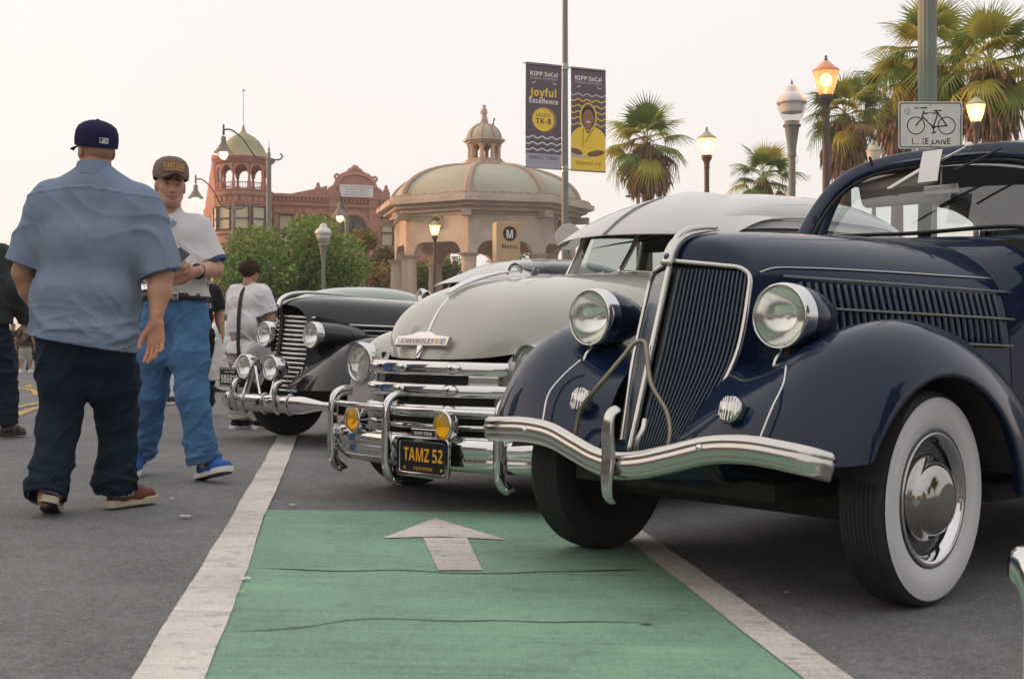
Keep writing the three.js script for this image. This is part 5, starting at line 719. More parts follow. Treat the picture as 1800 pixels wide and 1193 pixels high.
// transit pylon
{
  const d = 25, b = at(890, 391, d), y0 = ground(b.x, b.z), H = b.y - y0, g = thing('station_pylon', 'cream pylon sign with a black circle, M and Metro lettering', 'sign', [b.x, y0, b.z], 0.28), W = 0.50;
  part('body', rbox(W, H, 0.30, 0.02, 0, H / 2, 0), std({ color: lin(0.50, 0.39, 0.25), roughness: 0.6 }), g);
  const f = printed(W - 0.04, 1.0, plateTex(420, 880, (x, w, h) => { x.fillStyle = '#c2a782'; x.fillRect(0, 0, w, h); x.fillStyle = '#2d2b2a'; x.beginPath(); x.arc(w * 0.56, 180, 130, 0, 7); x.fill(); fitText(x, 'M', w * 0.56, 190, 150, 1.1, 'bold 190px sans-serif', '#ece7df'); fitText(x, 'Metro', w * 0.56, 405, 310, 1.1, 'bold 104px sans-serif', '#332c26'); }), { name: 'sign_face', parent: g }); f.position.set(0, H - 0.53, 0.152);
}
{ // round sign seen from behind, thin utility pole
  const c = at(999, 417, 21), g = thing('round_sign', 'pale round sign disc half hidden behind the windscreen visor of the grey sedan', 'sign', [c.x, ground(c.x, c.z), c.z]); const h = c.y - ground(c.x, c.z);
  part('disc', put(lathe([[0, 0.012], [0.215, 0.010], [0.225, 0], [0.215, -0.01], [0, -0.012]], 40, 'z'), 0, h, 0.05, 0, -0.25), std({ color: lin(0.52, 0.50, 0.46), roughness: 0.5 }), g); part('post', rod([0, 0, 0], [0, h + 0.2, 0], 0.03), LM.greenGrey, g);
  const u = at(1122, 341, 60), q = thing('utility_pole', 'thin distant pole with a short crossbar under the shaggy palm', 'pole', [u.x, 0, u.z]); part('pole', rod([0, 0, 0], [0, u.y, 0], 0.09), LM.post, q); part('crossbar', box(0.75, 0.09, 0.09, -0.22, u.y - 0.1, 0), LM.post, q);
}

// ---------- stone kiosk with ribbed dome ----------
{
  const d = 45, K = d / FOC, c = at(851, 600, d), Y = (py) => CAM_Y + (ROW - py) * K;
  const g = thing('kiosk', 'octagonal stone kiosk with green ribbed dome and statue on its lantern', 'kiosk', [c.x, 0, c.z], -8 * Math.PI / 180);
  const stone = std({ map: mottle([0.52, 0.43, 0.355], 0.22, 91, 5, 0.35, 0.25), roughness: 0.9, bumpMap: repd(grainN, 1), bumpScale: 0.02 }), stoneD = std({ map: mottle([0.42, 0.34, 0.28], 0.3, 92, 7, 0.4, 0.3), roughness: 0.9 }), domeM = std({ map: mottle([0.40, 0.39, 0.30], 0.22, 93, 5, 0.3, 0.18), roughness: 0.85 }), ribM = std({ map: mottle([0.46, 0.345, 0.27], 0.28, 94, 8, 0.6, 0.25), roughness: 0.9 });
  const R = 3.30, a8 = (i) => i * Math.PI / 4, vx = (i, r) => [r * Math.sin(a8(i)), r * Math.cos(a8(i))];
  const oct = (r, h, y, bev = 0) => { const pts = []; for (let i = 0; i < 8; i++) pts.push(vx(i, r)); const e = extrude(pts.map(([x, z]) => [x, -z]).reverse(), h, bev); e.rotateX(-Math.PI / 2); e.translate(0, y, 0); return e; };
  part('platform', [oct(4.6, 0.5, 0.1), oct(4.3, 0.35, 0.6)], stone, g);
  const capY = Y(456), archY = Y(434), beamT = Y(386);
  for (let i = 0; i < 8; i++) {
    const [x, z] = vx(i, R - 0.12); part('column', lathe([[0.42, 0.95], [0.42, 1.1], [0.33, 1.18], [0.285, 1.3], [0.28, 2.4], [0.245, capY - 0.25], [0.275, capY - 0.22], [0.255, capY - 0.18], [0.255, capY - 0.12], [0.33, capY - 0.06], [0.38, capY - 0.03], [0.38, capY]], 22).translate(x, 0, z), stone, g);
    // wall above with a round-cornered opening
    const [x0, z0] = vx(i, R), [x1, z1] = vx(i + 1, R), L = Math.hypot(x1 - x0, z1 - z0), sh = new THREE.Shape(), e = 0.30, r = archY - capY - 0.02;
    sh.moveTo(0, capY); sh.lineTo(e, capY); sh.absarc(e + r, capY, r, Math.PI, Math.PI / 2, true); sh.lineTo(L - e - r, capY + r); sh.absarc(L - e - r, capY, r, Math.PI / 2, 0, true); sh.lineTo(L, capY); sh.lineTo(L, beamT); sh.lineTo(0, beamT); sh.lineTo(0, capY);
    const hole = new THREE.Path(), hx = L / 2, hy = (archY + beamT) / 2 + 0.12; if (i % 2) { hole.absellipse(hx, hy, 0.20, 0.27, 0, 6.283); sh.holes.push(hole); }
    const w = extrude(sh, 0.34, 0.012, 1); w.translate(0, 0, -0.35); const wm = part('wall', w, stone, g); wm.position.set(x0, 0, z0); wm.rotation.y = Math.atan2(-(z1 - z0), x1 - x0); part('wall_band', box(L, 0.12, 0.06, L / 2, beamT - 0.06, 0.035), stone, wm);
    if (i % 2) part('medallion', put(new THREE.TorusGeometry(0.24, 0.05, 8, 24), hx, hy, 0.02), stoneD, wm);
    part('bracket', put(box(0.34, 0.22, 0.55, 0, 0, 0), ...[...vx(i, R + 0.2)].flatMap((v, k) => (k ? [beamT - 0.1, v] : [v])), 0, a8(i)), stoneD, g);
    const steps = []; // uneven coping stones on the cornice
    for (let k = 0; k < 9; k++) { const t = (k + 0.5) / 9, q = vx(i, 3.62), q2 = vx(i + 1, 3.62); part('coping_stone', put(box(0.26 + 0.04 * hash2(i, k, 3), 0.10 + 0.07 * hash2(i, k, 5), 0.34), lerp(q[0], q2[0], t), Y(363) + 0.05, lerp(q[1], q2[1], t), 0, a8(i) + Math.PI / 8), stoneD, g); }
  }
  part('cornice', [oct(3.5, 0.14, beamT), oct(3.72, 0.13, beamT + 0.14), oct(3.98, 0.16, beamT + 0.27), oct(3.85, 0.10, beamT + 0.43)], stone, g);
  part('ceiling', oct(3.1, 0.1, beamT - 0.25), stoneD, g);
  for (const [x, z] of [[-1.6, 2.2], [1.5, 2.3]]) { const b = part('ceiling_lamp', sphere(0.12, x, archY + 0.15, z, 1, 0.8, 1, 14), LM.hot, g); lampLight(g, x, archY + 0.15, z, 0xffdcae, 0.8); }
  // dome: eight curved panels between stone ribs
  const yb = Y(361), yt = Y(293), prof = Array.from({ length: 13 }, (_, k) => { const a = k / 12 * 1.40; return [3.42 * Math.cos(a) ** 0.92, yb + (yt - yb) * Math.sin(a) / Math.sin(1.40)]; });
  for (let i = 0; i < 8; i++) {
    part('dome_panel', patch(prof.map(([r, y]) => [0, 0.25, 0.5, 0.75, 1].map((t) => { const p = vx(i, r), q = vx(i + 1, r), f = 1 + 0.03 * Math.sin(Math.PI * t); return [lerp(p[0], q[0], t) * f, y, lerp(p[1], q[1], t) * f]; })), 24, 10, { through: true }), domeM, g);
    part('dome_rib', sweep(prof.map(([r, y]) => { const p = vx(i, r + 0.03); return [p[0], y + 0.02, p[1]]; }), [[-0.15, -0.12], [-0.13, 0.04], [-0.06, 0.07], [0.06, 0.07], [0.13, 0.04], [0.15, -0.12]], 30, V(0, 1, 0.001), false, (t) => 1 - 0.35 * t), ribM, g);
  }
  // lantern
  const lb = Y(294), lc = Y(284), le = Y(253), ld = Y(245), lt = Y(217);
  part('lantern_base', [oct(0.78, lc - lb, lb - 0.02), oct(0.68, 0.06, lc)], ribM, g);
  for (let i = 0; i < 8; i++) { const [x, z] = vx(i, 0.52); part('lantern_column', lathe([[0.12, lc], [0.12, lc + 0.08], [0.085, lc + 0.1], [0.075, le - 0.14], [0.11, le - 0.10], [0.11, le - 0.04]], 12).translate(x, 0, z), ribM, g); const p = vx(i, 0.56), q = vx(i + 1, 0.56), L = Math.hypot(q[0] - p[0], q[1] - p[1]), sh = new THREE.Shape(); sh.moveTo(0, -0.18); sh.lineTo(0.1, -0.18); sh.absarc(L / 2, -0.18, L / 2 - 0.1, Math.PI, 0, true); sh.lineTo(L, -0.18); sh.lineTo(L, 0.04); sh.lineTo(0, 0.04); const w = extrude(sh, 0.12); const wm = part('lantern_arch', w, ribM, g); wm.position.set(p[0], le, p[1]); wm.rotation.y = Math.atan2(-(q[1] - p[1]), q[0] - p[0]); wm.translateZ(-0.12); }
  part('lantern_cornice', [oct(0.66, 0.08, le), oct(0.76, 0.08, le + 0.08)], ribM, g);
  const lp = Array.from({ length: 9 }, (_, k) => { const a = k / 8 * 1.45; return [0.60 * Math.cos(a), ld + (lt - ld) * Math.sin(a)]; }), ldm = part('lantern_dome', lathe(lp, 24), domeM, g);
  for (let i = 0; i < 8; i++) part('lantern_rib', sweep(lp.map(([r, y]) => { const p = vx(i, r + 0.015); return [p[0], y, p[1]]; }), [[-0.05, -0.03], [-0.03, 0.03], [0.03, 0.03], [0.05, -0.03]], 12, V(0, 1, 0.001)), ribM, ldm);
  // figure with a robe on the lantern
  const H0 = lt - 0.02, hs = Y(183) - H0, sd = (p, a, b, r1, r2) => { const bx = b[0] - a[0], by = b[1] - a[1], bz = b[2] - a[2], t = clamp(((p[0] - a[0]) * bx + (p[1] - a[1]) * by + (p[2] - a[2]) * bz) / (bx * bx + by * by + bz * bz)); return Math.hypot(p[0] - a[0] - bx * t, p[1] - a[1] - by * t, p[2] - a[2] - bz * t) - lerp(r1, r2, t); }, smn = (a, b, k) => { const h = clamp(0.5 + 0.5 * (b - a) / k); return lerp(b, a, h) - k * h * (1 - h); };
  const st = part('statue', isosurf((x, y, z) => { const p = [x, y, z]; let q = sd(p, [0, 0.0, 0], [0, 0.10, 0], 0.16, 0.13); q = smn(q, sd(p, [0.02, 0.08, 0], [0, 0.40, 0], 0.11, 0.075), 0.04); q = smn(q, sd(p, [0, 0.40, 0], [0.0, 0.52, 0], 0.075, 0.085), 0.03); q = smn(q, sd(p, [0, 0.54, 0], [0, 0.66, 0.01], 0.04, 0.06), 0.02); q = smn(q, sd(p, [-0.08, 0.52, 0], [-0.12, 0.40, 0.04], 0.03, 0.028), 0.02); q = smn(q, sd(p, [-0.12, 0.40, 0.04], [-0.04, 0.38, 0.11], 0.028, 0.025), 0.02); q = smn(q, sd(p, [0.08, 0.52, 0], [0.11, 0.38, 0.05], 0.03, 0.026), 0.02); return q + 0.006 * Math.sin(Math.atan2(z, x) * 9) * smooth(0.45, 0.2, y); }, [-0.25, -0.08, -0.25], [0.25, 0.78, 0.25], 0.017), ribM, g); st.scale.setScalar(hs / 0.72); st.position.set(0, H0, 0);
  part('antenna', [rod([0.34, lt - 0.16, 0.2], [0.40, lt + 0.16, 0.2], 0.025), rod([0.40, lt + 0.16, 0.2], [0.42, lt + 0.1, 0.2], 0.02)], LM.post, g);
}

// ---------- red brick building with belvedere tower ----------
{
  const d = 90, K = d / FOC, c = at(427, 600, d), Y = (py) => CAM_Y + (ROW - py) * K, TH = 18 * Math.PI / 180, g = thing('brick_building', 'red brick building with domed belvedere tower and curved gable', 'building', [c.x, 0, c.z], TH);
  const brick = std({ map: dataTex(512, (u, v, i, j) => { const row = Math.floor(v * 32), f = (u * 12 + (row % 2) * 0.5) % 1, h = v * 32 % 1, col = Math.floor(u * 12 + (row % 2) * 0.5) % 12, n = hash2(col, row, 3), m = fbm(u, v, 5, 9, 4), joint = f < 0.05 || h < 0.13; const k = joint ? 1.05 : 0.80 + 0.4 * n; const b = 1 + 0.5 * (m - 0.5); return joint ? S3(0.30 * b, 0.18 * b, 0.13 * b) : S3(0.385 * k * b, 0.17 * k * b, 0.12 * k * b); }, true, 0.42), roughness: 0.9 });
  const red = std({ map: mottle([0.43, 0.19, 0.15], 0.16, 95, 6, 0.5), roughness: 0.8 }), redD = std({ map: mottle([0.38, 0.18, 0.135], 0.2, 96, 6, 0.5), roughness: 0.85 }), cream = std({ color: lin(0.50, 0.43, 0.30), roughness: 0.5 }), domeM = std({ map: mottle([0.31, 0.28, 0.165], 0.15, 97, 5, 0.6), roughness: 0.8 }), frameM = std({ color: lin(0.035, 0.032, 0.03), roughness: 0.6 }), stone = std({ map: mottle([0.33, 0.21, 0.165], 0.2, 98), roughness: 0.9 }), glassDark = phys({ color: lin(0.05, 0.055, 0.06), roughness: 0.1 });
  const X = (px) => (px - 427) * K / Math.cos(TH) * (1 + (px - 427) * 0.00012), FZ = -0.6, top = Y(341);
  const uvm = (geo) => { const p = geo.attributes.position, n = geo.attributes.normal, uv = geo.attributes.uv; for (let i = 0; i < p.count; i++) uv.setXY(i, Math.abs(n.getX(i)) > 0.7 ? p.getZ(i) : p.getX(i), p.getY(i)); return geo; };
  const wins = []; for (const [a, b] of [[487, 511], [541, 563], [658, 680], [712, 734]]) for (const [y0, y1] of [[Y(425), Y(372)], [Y(505), Y(452)]]) wins.push([X(a), X(b), y0, y1, false]);
  wins.push([X(590), X(633), Y(432), Y(372), true]);
  const f = new THREE.Shape(); f.moveTo(1.0, 0); f.lineTo(X(775), 0); f.lineTo(X(775), top); f.lineTo(1.0, top); f.lineTo(1.0, 0);
  for (const [a, b, y0, y1, arch] of wins) { const h = new THREE.Path(), r = (b - a) / 2; h.moveTo(a, y0); h.lineTo(b, y0); if (arch) { h.lineTo(b, y1 - r); h.absarc((a + b) / 2, y1 - r, r, 0, Math.PI); } else { h.lineTo(b, y1); h.lineTo(a, y1); } h.lineTo(a, y0); f.holes.push(h); }
  const wall = part('wall', [uvm(extrude(f, 0.4).translate(0, 0, FZ - 0.4))], brick, g);
  part('side_wall', uvm(box(0.4, top, 11, -1.75, top / 2, -6.2)), brick, g); part('back_wall', [uvm(box(X(775) + 2, top, 0.4, X(775) / 2 - 0.9, top / 2, -11.6)), uvm(box(0.4, top, 11, X(775) - 0.2, top / 2, -6.5))], brick, g); part('roof', box(X(775) + 1.4, 0.2, 10.8, X(775) / 2 - 0.9, top - 0.3, -6.2), stone, g);
  // side gable, left
  const gs = extrude([[0, 0], [9, 0], [9, 0.3], [3.2, 2.6], [2.6, 3.2], [2.0, 2.6], [0, 0.6]], 0.4); gs.rotateY(Math.PI / 2); part('gable', gs.translate(-1.95, top, -0.6), redD, g);
  for (const z of [-2.2, -4.4, -6.6]) for (const y of [Y(425), Y(505)]) { const w = part('window', box(0.06, 2.2, 0.95, -1.975, y + 1.1, z), frameM, g); part('pane', box(0.02, 2.0, 0.8, -2.01, y + 1.1, z), cream, w); }
  const window_ = (a, b, y0, y1, arch, par, z) => { const w = b - a, h = y1 - y0, m = (a + b) / 2, fr = part('window', [box(0.10, h, 0.12, a + 0.05, y0 + h / 2, z), box(0.10, h, 0.12, b - 0.05, y0 + h / 2, z), box(w, 0.10, 0.13, m, y0 + 0.05, z), box(w, 0.09, 0.14, m, y0 + h * 0.47, z), ...(arch ? [box(0.08, h * 0.9, 0.11, a + w * 0.52, y0 + h * 0.45, z), box(w, 0.12, 0.135, m, y1 - w / 2 - 0.1, z)] : [box(w, 0.10, 0.13, m, y1 - 0.05, z)])], frameM, par); part('pane', box(w - 0.02, h - 0.02 - (arch ? w * 0.62 : 0), 0.03, m, y0 + h / 2 - (arch ? w * 0.31 : 0), z - 0.07), cream, fr); if (arch) part('fanlight', [put(new THREE.CircleGeometry(w / 2, 24, 0, Math.PI), m, y1 - w / 2, z - 0.1)], glassDark, fr); part('sill', box(w + 0.2, 0.12, 0.3, m, y0 - 0.06, FZ + 0.1), stone, fr); };
  for (const [a, b, y0, y1, arch] of wins) window_(a, b, y0, y1, arch, wall, FZ - 0.2);
  { const [a, b, , y1] = wins[wins.length - 1], m = (a + b) / 2, r = (b - a) / 2; part('arch_moulding', put(new THREE.TorusGeometry(r + 0.22, 0.16, 8, 30, Math.PI), m, y1 - r, FZ + 0.03), redD, wall); }
  part('cornice', [box(X(775) - 1.0, 0.22, 0.5, (X(775) + 1.0) / 2, top + 0.11, FZ - 0.05), box(X(775) - 1.0, 0.14, 0.3, (X(775) + 1.0) / 2, top - 0.55, FZ + 0.06), box(X(775) - 1.0, 0.12, 0.2, (X(775) + 1.0) / 2, top - 1.15, FZ + 0.05)], redD, g);
  { const dn = []; for (let i = 0; i < 46; i++) dn.push(box(0.14, 0.26, 0.2, 1.5 + i * 0.29, top - 0.15, FZ + 0.08)); tag(part('dentils', dn, redD, g), null, null, null, 'stuff'); }
  part('pilaster', uvm(box(0.7, top, 0.16, X(578), top / 2, FZ + 0.06)), brick, g); part('pilaster', uvm(box(0.7, top, 0.16, X(645), top / 2, FZ + 0.06)), brick, g);
  part('parapet_slope', extrude([[X(505), 0.22], [X(568), 0.22], [X(568), 0.95], [X(555), 0.75]], 0.3).translate(0, top, FZ - 0.3), redD, g);
  // curved gable with sign
  const q = (px, py) => [X(px), Y(py)], ped = part('pediment', extrude([q(566, 338), q(572, 322), q(580, 316), q(584, 304), q(592, 296), q(603, 291), q(608, 286), q(614, 283), q(620, 286), q(626, 291), q(637, 296), q(646, 305), q(650, 318), q(658, 324), q(664, 338)], 0.5, 0.06).translate(0, 0, FZ - 0.35), redD, g);
  part('pediment_moulding', [tube([[X(584), Y(322), FZ + 0.2], [X(590), Y(305), FZ + 0.2], [X(602), Y(298), FZ + 0.2], [X(615), Y(296), FZ + 0.2], [X(628), Y(298), FZ + 0.2], [X(641), Y(306), FZ + 0.2], [X(647), Y(322), FZ + 0.2]], 0.14, 30, 8)], red, ped);
  for (const [px, py] of [[584, 301], [647, 303]]) part('volute', put(new THREE.TorusGeometry(0.16, 0.09, 8, 18), X(px), Y(py), FZ + 0.05), red, ped);
  part('pediment_crown', [put(new THREE.IcosahedronGeometry(0.34, 1), X(614.5), Y(286), FZ - 0.1), sphere(0.16, X(614.5) - 0.4, Y(288), FZ - 0.1), sphere(0.16, X(614.5) + 0.4, Y(288), FZ - 0.1)], red, ped);
  for (const px of [553, 667]) part('acroterion', [sphere(0.28, X(px), top + 0.62, FZ - 0.1, 0.9, 1.2, 0.7, 12), box(0.5, 0.4, 0.4, X(px), top + 0.42, FZ - 0.1), sphere(0.14, X(px), top + 1.0, FZ - 0.1, 1, 1.2, 1, 10)], redD, g);
  const sw = X(643) - X(587), sh = Y(316) - Y(338), sg = part('sign_banner', box(sw, sh, 0.05, (X(643) + X(587)) / 2, (Y(316) + Y(338)) / 2, FZ + 0.38), M.paper, g); const sf = printed(sw * 0.98, sh * 0.96, plateTex(512, 220, (x, w, h) => { x.fillStyle = '#d4d0cc'; x.fillRect(0, 0, w, h); ['TODO A LA GENTRIFICACION', 'UN BOYLE HEIGHTS,', 'POR BOYLE HEIGHTS,', 'PARA BOYLE HEIGHTS.'].forEach((s, i) => fitText(x, s, w / 2, 34 + i * 50, w * [0.92, 0.66, 0.72, 0.78][i], 1, 'bold 40px sans-serif', '#6d6967')); }), { name: 'sign_lettering', parent: sg }); sf.position.set((X(643) + X(587)) / 2, (Y(316) + Y(338)) / 2, FZ + 0.41);
  // tower
  const R = 2.0, N = 10, tw = part('tower', new THREE.CylinderGeometry(R, R, Y(338), N * 1, 1).translate(0, Y(338) / 2, 0), red, g);
  part('tower_band', [lathe([[R, Y(349)], [R + 0.10, Y(348)], [R + 0.12, Y(344)], [R + 0.05, Y(340)], [R + 0.15, Y(338)], [R, Y(337)]], 40), lathe([[R, Y(362)], [R + 0.05, Y(361)], [R, Y(359)]], 40), lathe([[R, Y(416)], [R + 0.12, Y(415)], [R + 0.16, Y(411)], [R, Y(409)]], 40), lathe([[R, Y(432)], [R + 0.12, Y(430)], [R, Y(425)]], 40)], redD, tw);
  for (let i = 0; i < 14; i++) { const a = -1.5 + i * 0.23; part('tower_panel', put(box(0.30, 0.36, 0.05), (R + 0.015) * Math.sin(a), Y(354), (R + 0.015) * Math.cos(a), 0, a), redD, tw); }
  for (let i = -2; i <= 3; i++) { const a = (i - 0.5) * 2 * Math.PI / N + 0.2 - TH * 0.2, r = R * Math.cos(Math.PI / N) + 0.12, w = 1.02, y0 = Y(408), y1 = Y(366), h = y1 - y0; const m = part('window', [box(0.09, h, 0.1, -w / 2, h / 2, 0), box(0.09, h, 0.1, w / 2, h / 2, 0), box(w, 0.09, 0.11, 0, 0.04, 0), box(w, 0.09, 0.11, 0, h - 0.04, 0), box(w, 0.08, 0.12, 0, h * 0.48, 0)], frameM, tw); m.position.set(r * Math.sin(a), y0, r * Math.cos(a)); m.rotation.y = a; part('pane', box(w, h, 0.03, 0, h / 2, -0.04), cream, m); }
  // belvedere: floor, rail, columns, arches, flared eave, bell dome, flag pole
  const fl = Y(337), ea = Y(291), nC = 10, rC = 1.78; const bel = part('belvedere_floor', lathe([[0, fl - 0.1], [R + 0.1, fl - 0.1], [R + 0.1, fl], [0, fl + 0.02]], 40), redD, g);
  for (let i = 0; i < nC; i++) { const a = (i + 0.2) / nC * 2 * Math.PI, x = rC * Math.sin(a), z = rC * Math.cos(a), b = (i + 1.2) / nC * 2 * Math.PI, x2 = rC * Math.sin(b), z2 = rC * Math.cos(b), L = Math.hypot(x2 - x, z2 - z);
    part('column', lathe([[0.15, fl], [0.15, fl + 0.55], [0.10, fl + 0.6], [0.085, ea - 0.75], [0.13, ea - 0.7], [0.13, ea - 0.62]], 12).translate(x, 0, z), red, bel);
    const sh2 = new THREE.Shape(), r = L / 2 - 0.10; sh2.moveTo(0, -0.66); sh2.lineTo(0.10, -0.66); for (let k = 0; k <= 12; k++) { const t = Math.PI * (1 - k / 12); sh2.lineTo(L / 2 + r * Math.cos(t), -0.66 + 0.52 * Math.sin(t)); } sh2.lineTo(L, -0.66); sh2.lineTo(L, 0.02); sh2.lineTo(0, 0.02); const ar = part('arch', extrude(sh2, 0.12), red, bel); ar.position.set(x, ea, z); ar.rotation.y = Math.atan2(-(z2 - z), x2 - x);
    part('rail', [put(box(L, 0.06, 0.06), (x + x2) / 2, fl + 0.52, (z + z2) / 2, 0, Math.atan2(-(z2 - z), x2 - x)), ...Array.from({ length: 6 }, (_, k) => rod([lerp(x, x2, (k + 0.5) / 6), fl, lerp(z, z2, (k + 0.5) / 6)], [lerp(x, x2, (k + 0.5) / 6), fl + 0.52, lerp(z, z2, (k + 0.5) / 6)], 0.022, 0.022, 6))], redD, bel); }
  part('eave', lathe([[0, ea + 0.05], [1.7, ea + 0.02], [1.95, ea + 0.02], [2.02, ea + 0.1], [2.05, ea + 0.2], [2.22, ea + 0.28], [2.26, ea + 0.42], [2.26, ea + 0.48], [1.9, ea + 0.5]], 44), red, bel);
  const e2 = Y(279); part('dome', lathe([[2.2, e2 - 0.05], [1.9, e2 + 0.10], [1.62, e2 + 0.45], [1.42, e2 + 0.85], [1.15, e2 + 1.25], [0.82, e2 + 1.55], [0.50, e2 + 1.74], [0.24, e2 + 1.88], [0.14, e2 + 2.05], [0.07, e2 + 2.4], [0, e2 + 2.45]], 44), domeM, g);
  part('flag_pole', [rod([0, e2 + 2.2, 0], [0, Y(160), 0], 0.045, 0.03), sphere(0.11, 0, Y(158), 0, 1, 1, 1, 12)], LM.cap, g);
}

// ---------- trees ----------
const leafMat = () => phys({ color: lin(1, 1, 1), vertexColors: true, roughness: 0.9, transmission: 0.35, thickness: 0, specularIntensity: 0.3 });
function leafCloud(clumps, n, size, tones, seed) {
  seedState = seed; const pos = [], nor = [], col = [], idx = [], q = new THREE.Quaternion(), v = V(0, 0, 0), wsum = clumps.reduce((s, c) => s + c[3] ** 2, 0);
  for (const [cx, cy, cz, r, sy = 0.8] of clumps) {
    const m = Math.round(n * r * r / wsum), tone = rr(0.75, 1.25);
    for (let i = 0; i < m; i++) {
      const u = rr(-1, 1), a = rr(0, 6.283), s = Math.sqrt(1 - u * u), rad = r * Math.pow(rnd(), 0.38) * (1 + 0.22 * noise(u * 3 + cx, a, cz)), P = V(cx + rad * s * Math.cos(a), cy + rad * u * sy, cz + rad * s * Math.sin(a));
      q.setFromEuler(new THREE.Euler(rr(-1.1, 1.1), rr(0, 6.283), rr(-0.9, 0.9))); const L = size * rr(0.6, 1.3), w = L * rr(0.28, 0.42), k = pos.length / 3, t = tones[Math.floor(rnd() * tones.length)], f = tone * rr(0.75, 1.3);
      const N = V(0, 1, 0).applyQuaternion(q);
      for (const [x, y, z] of [[0, 0, -L / 2], [w, 0.06 * L, 0], [0, 0, L / 2], [-w, 0.06 * L, 0]]) { v.set(x, y, z).applyQuaternion(q).add(P); pos.push(v.x, v.y, v.z); nor.push(N.x, N.y, N.z); col.push(t[0] * f, t[1] * f, t[2] * f); }
      idx.push(k, k + 2, k + 1, k, k + 3, k + 2);
    }
  }
  const g = new THREE.BufferGeometry(); g.setAttribute('position', new THREE.Float32BufferAttribute(pos, 3)); g.setAttribute('normal', new THREE.Float32BufferAttribute(nor, 3)); g.setAttribute('color', new THREE.Float32BufferAttribute(col, 3)); g.setAttribute('uv', new THREE.Float32BufferAttribute(new Float32Array(pos.length / 3 * 2), 2)); g.setIndex(idx); return g;
}
const barkM = std({ map: mottle([0.12, 0.085, 0.06], 0.4, 33, 8, 2), roughness: 0.95 });
function leafyTree(name, label, x, z, o) {
  const g = thing(name, label, 'tree', [x, ground(x, z), z], 0, o.group), { h, w, base } = o; seedState = o.seed; const cl = [], limbs = [];
  const nC = o.clumps ?? 26, cy = (h + base) / 2, hh = (h - base) / 2;
  for (let i = 0; i < nC; i++) { const u = rr(-0.85, 1), a = rr(0, 6.283), s = Math.sqrt(1 - u * u * 0.8), r = Math.pow(rnd(), 0.4) * 0.85; cl.push([w / 2 * s * r * Math.cos(a), cy + hh * u * 0.82, w / 2 * s * r * Math.sin(a), w * rr(0.11, 0.22), rr(0.6, 0.9)]); }
  for (let i = 0; i < 9; i++) { const c = cl[i]; limbs.push(tube([[0, base * 0.6, 0], [c[0] * 0.35, lerp(base, c[1], 0.45), c[2] * 0.35], [c[0], c[1], c[2]]], 0.035 + 0.02 * (i % 3), 8, 5)); }
  part('trunk', [lathe([[0.22, 0], [0.15, 0.4], [0.12, base], [0.09, base + hh * 0.6], [0.03, cy + hh * 0.4]], 10), ...limbs], barkM, g);
  part('crown', leafCloud(cl, o.n ?? 9000, o.leaf ?? 0.15, o.tones, o.seed + 1), leafMat(), g);
}
const GREEN = [[0.17, 0.26, 0.06], [0.22, 0.32, 0.075], [0.30, 0.37, 0.10], [0.14, 0.225, 0.055]], AUTUMN = [[0.15, 0.18, 0.055], [0.32, 0.23, 0.07], [0.38, 0.23, 0.075], [0.33, 0.17, 0.07], [0.16, 0.19, 0.06]], MIXED = [[0.11, 0.17, 0.05], [0.14, 0.20, 0.06], [0.24, 0.19, 0.06], [0.10, 0.155, 0.045]];
leafyTree('round_tree', 'broad round green tree before the red brick building', -7.15, -40, { h: 5.1, w: 4.9, base: 1.0, n: 26000, leaf: 0.13, tones: GREEN, seed: 11, clumps: 46 });
leafyTree('small_tree', 'loose yellow and brown tree between the round tree and kiosk', -6.2, -57, { h: 6.2, w: 3.6, base: 1.2, n: 9000, leaf: 0.17, tones: AUTUMN, seed: 22 });
leafyTree('small_tree', 'olive tree seen between the left kiosk columns', -3.3, -59, { h: 5.2, w: 3.6, base: 1.0, n: 8000, leaf: 0.17, tones: MIXED, seed: 33 });
leafyTree('small_tree', 'dark green tree seen through the right kiosk arches', 0.3, -57, { h: 4.9, w: 4.2, base: 1.0, n: 8000, leaf: 0.17, tones: GREEN, seed: 44 });
leafyTree('small_tree', 'low reddish tree at the far left kiosk column', -4.9, -60, { h: 4.4, w: 2.8, base: 0.8, n: 6000, leaf: 0.17, tones: AUTUMN, seed: 55 });

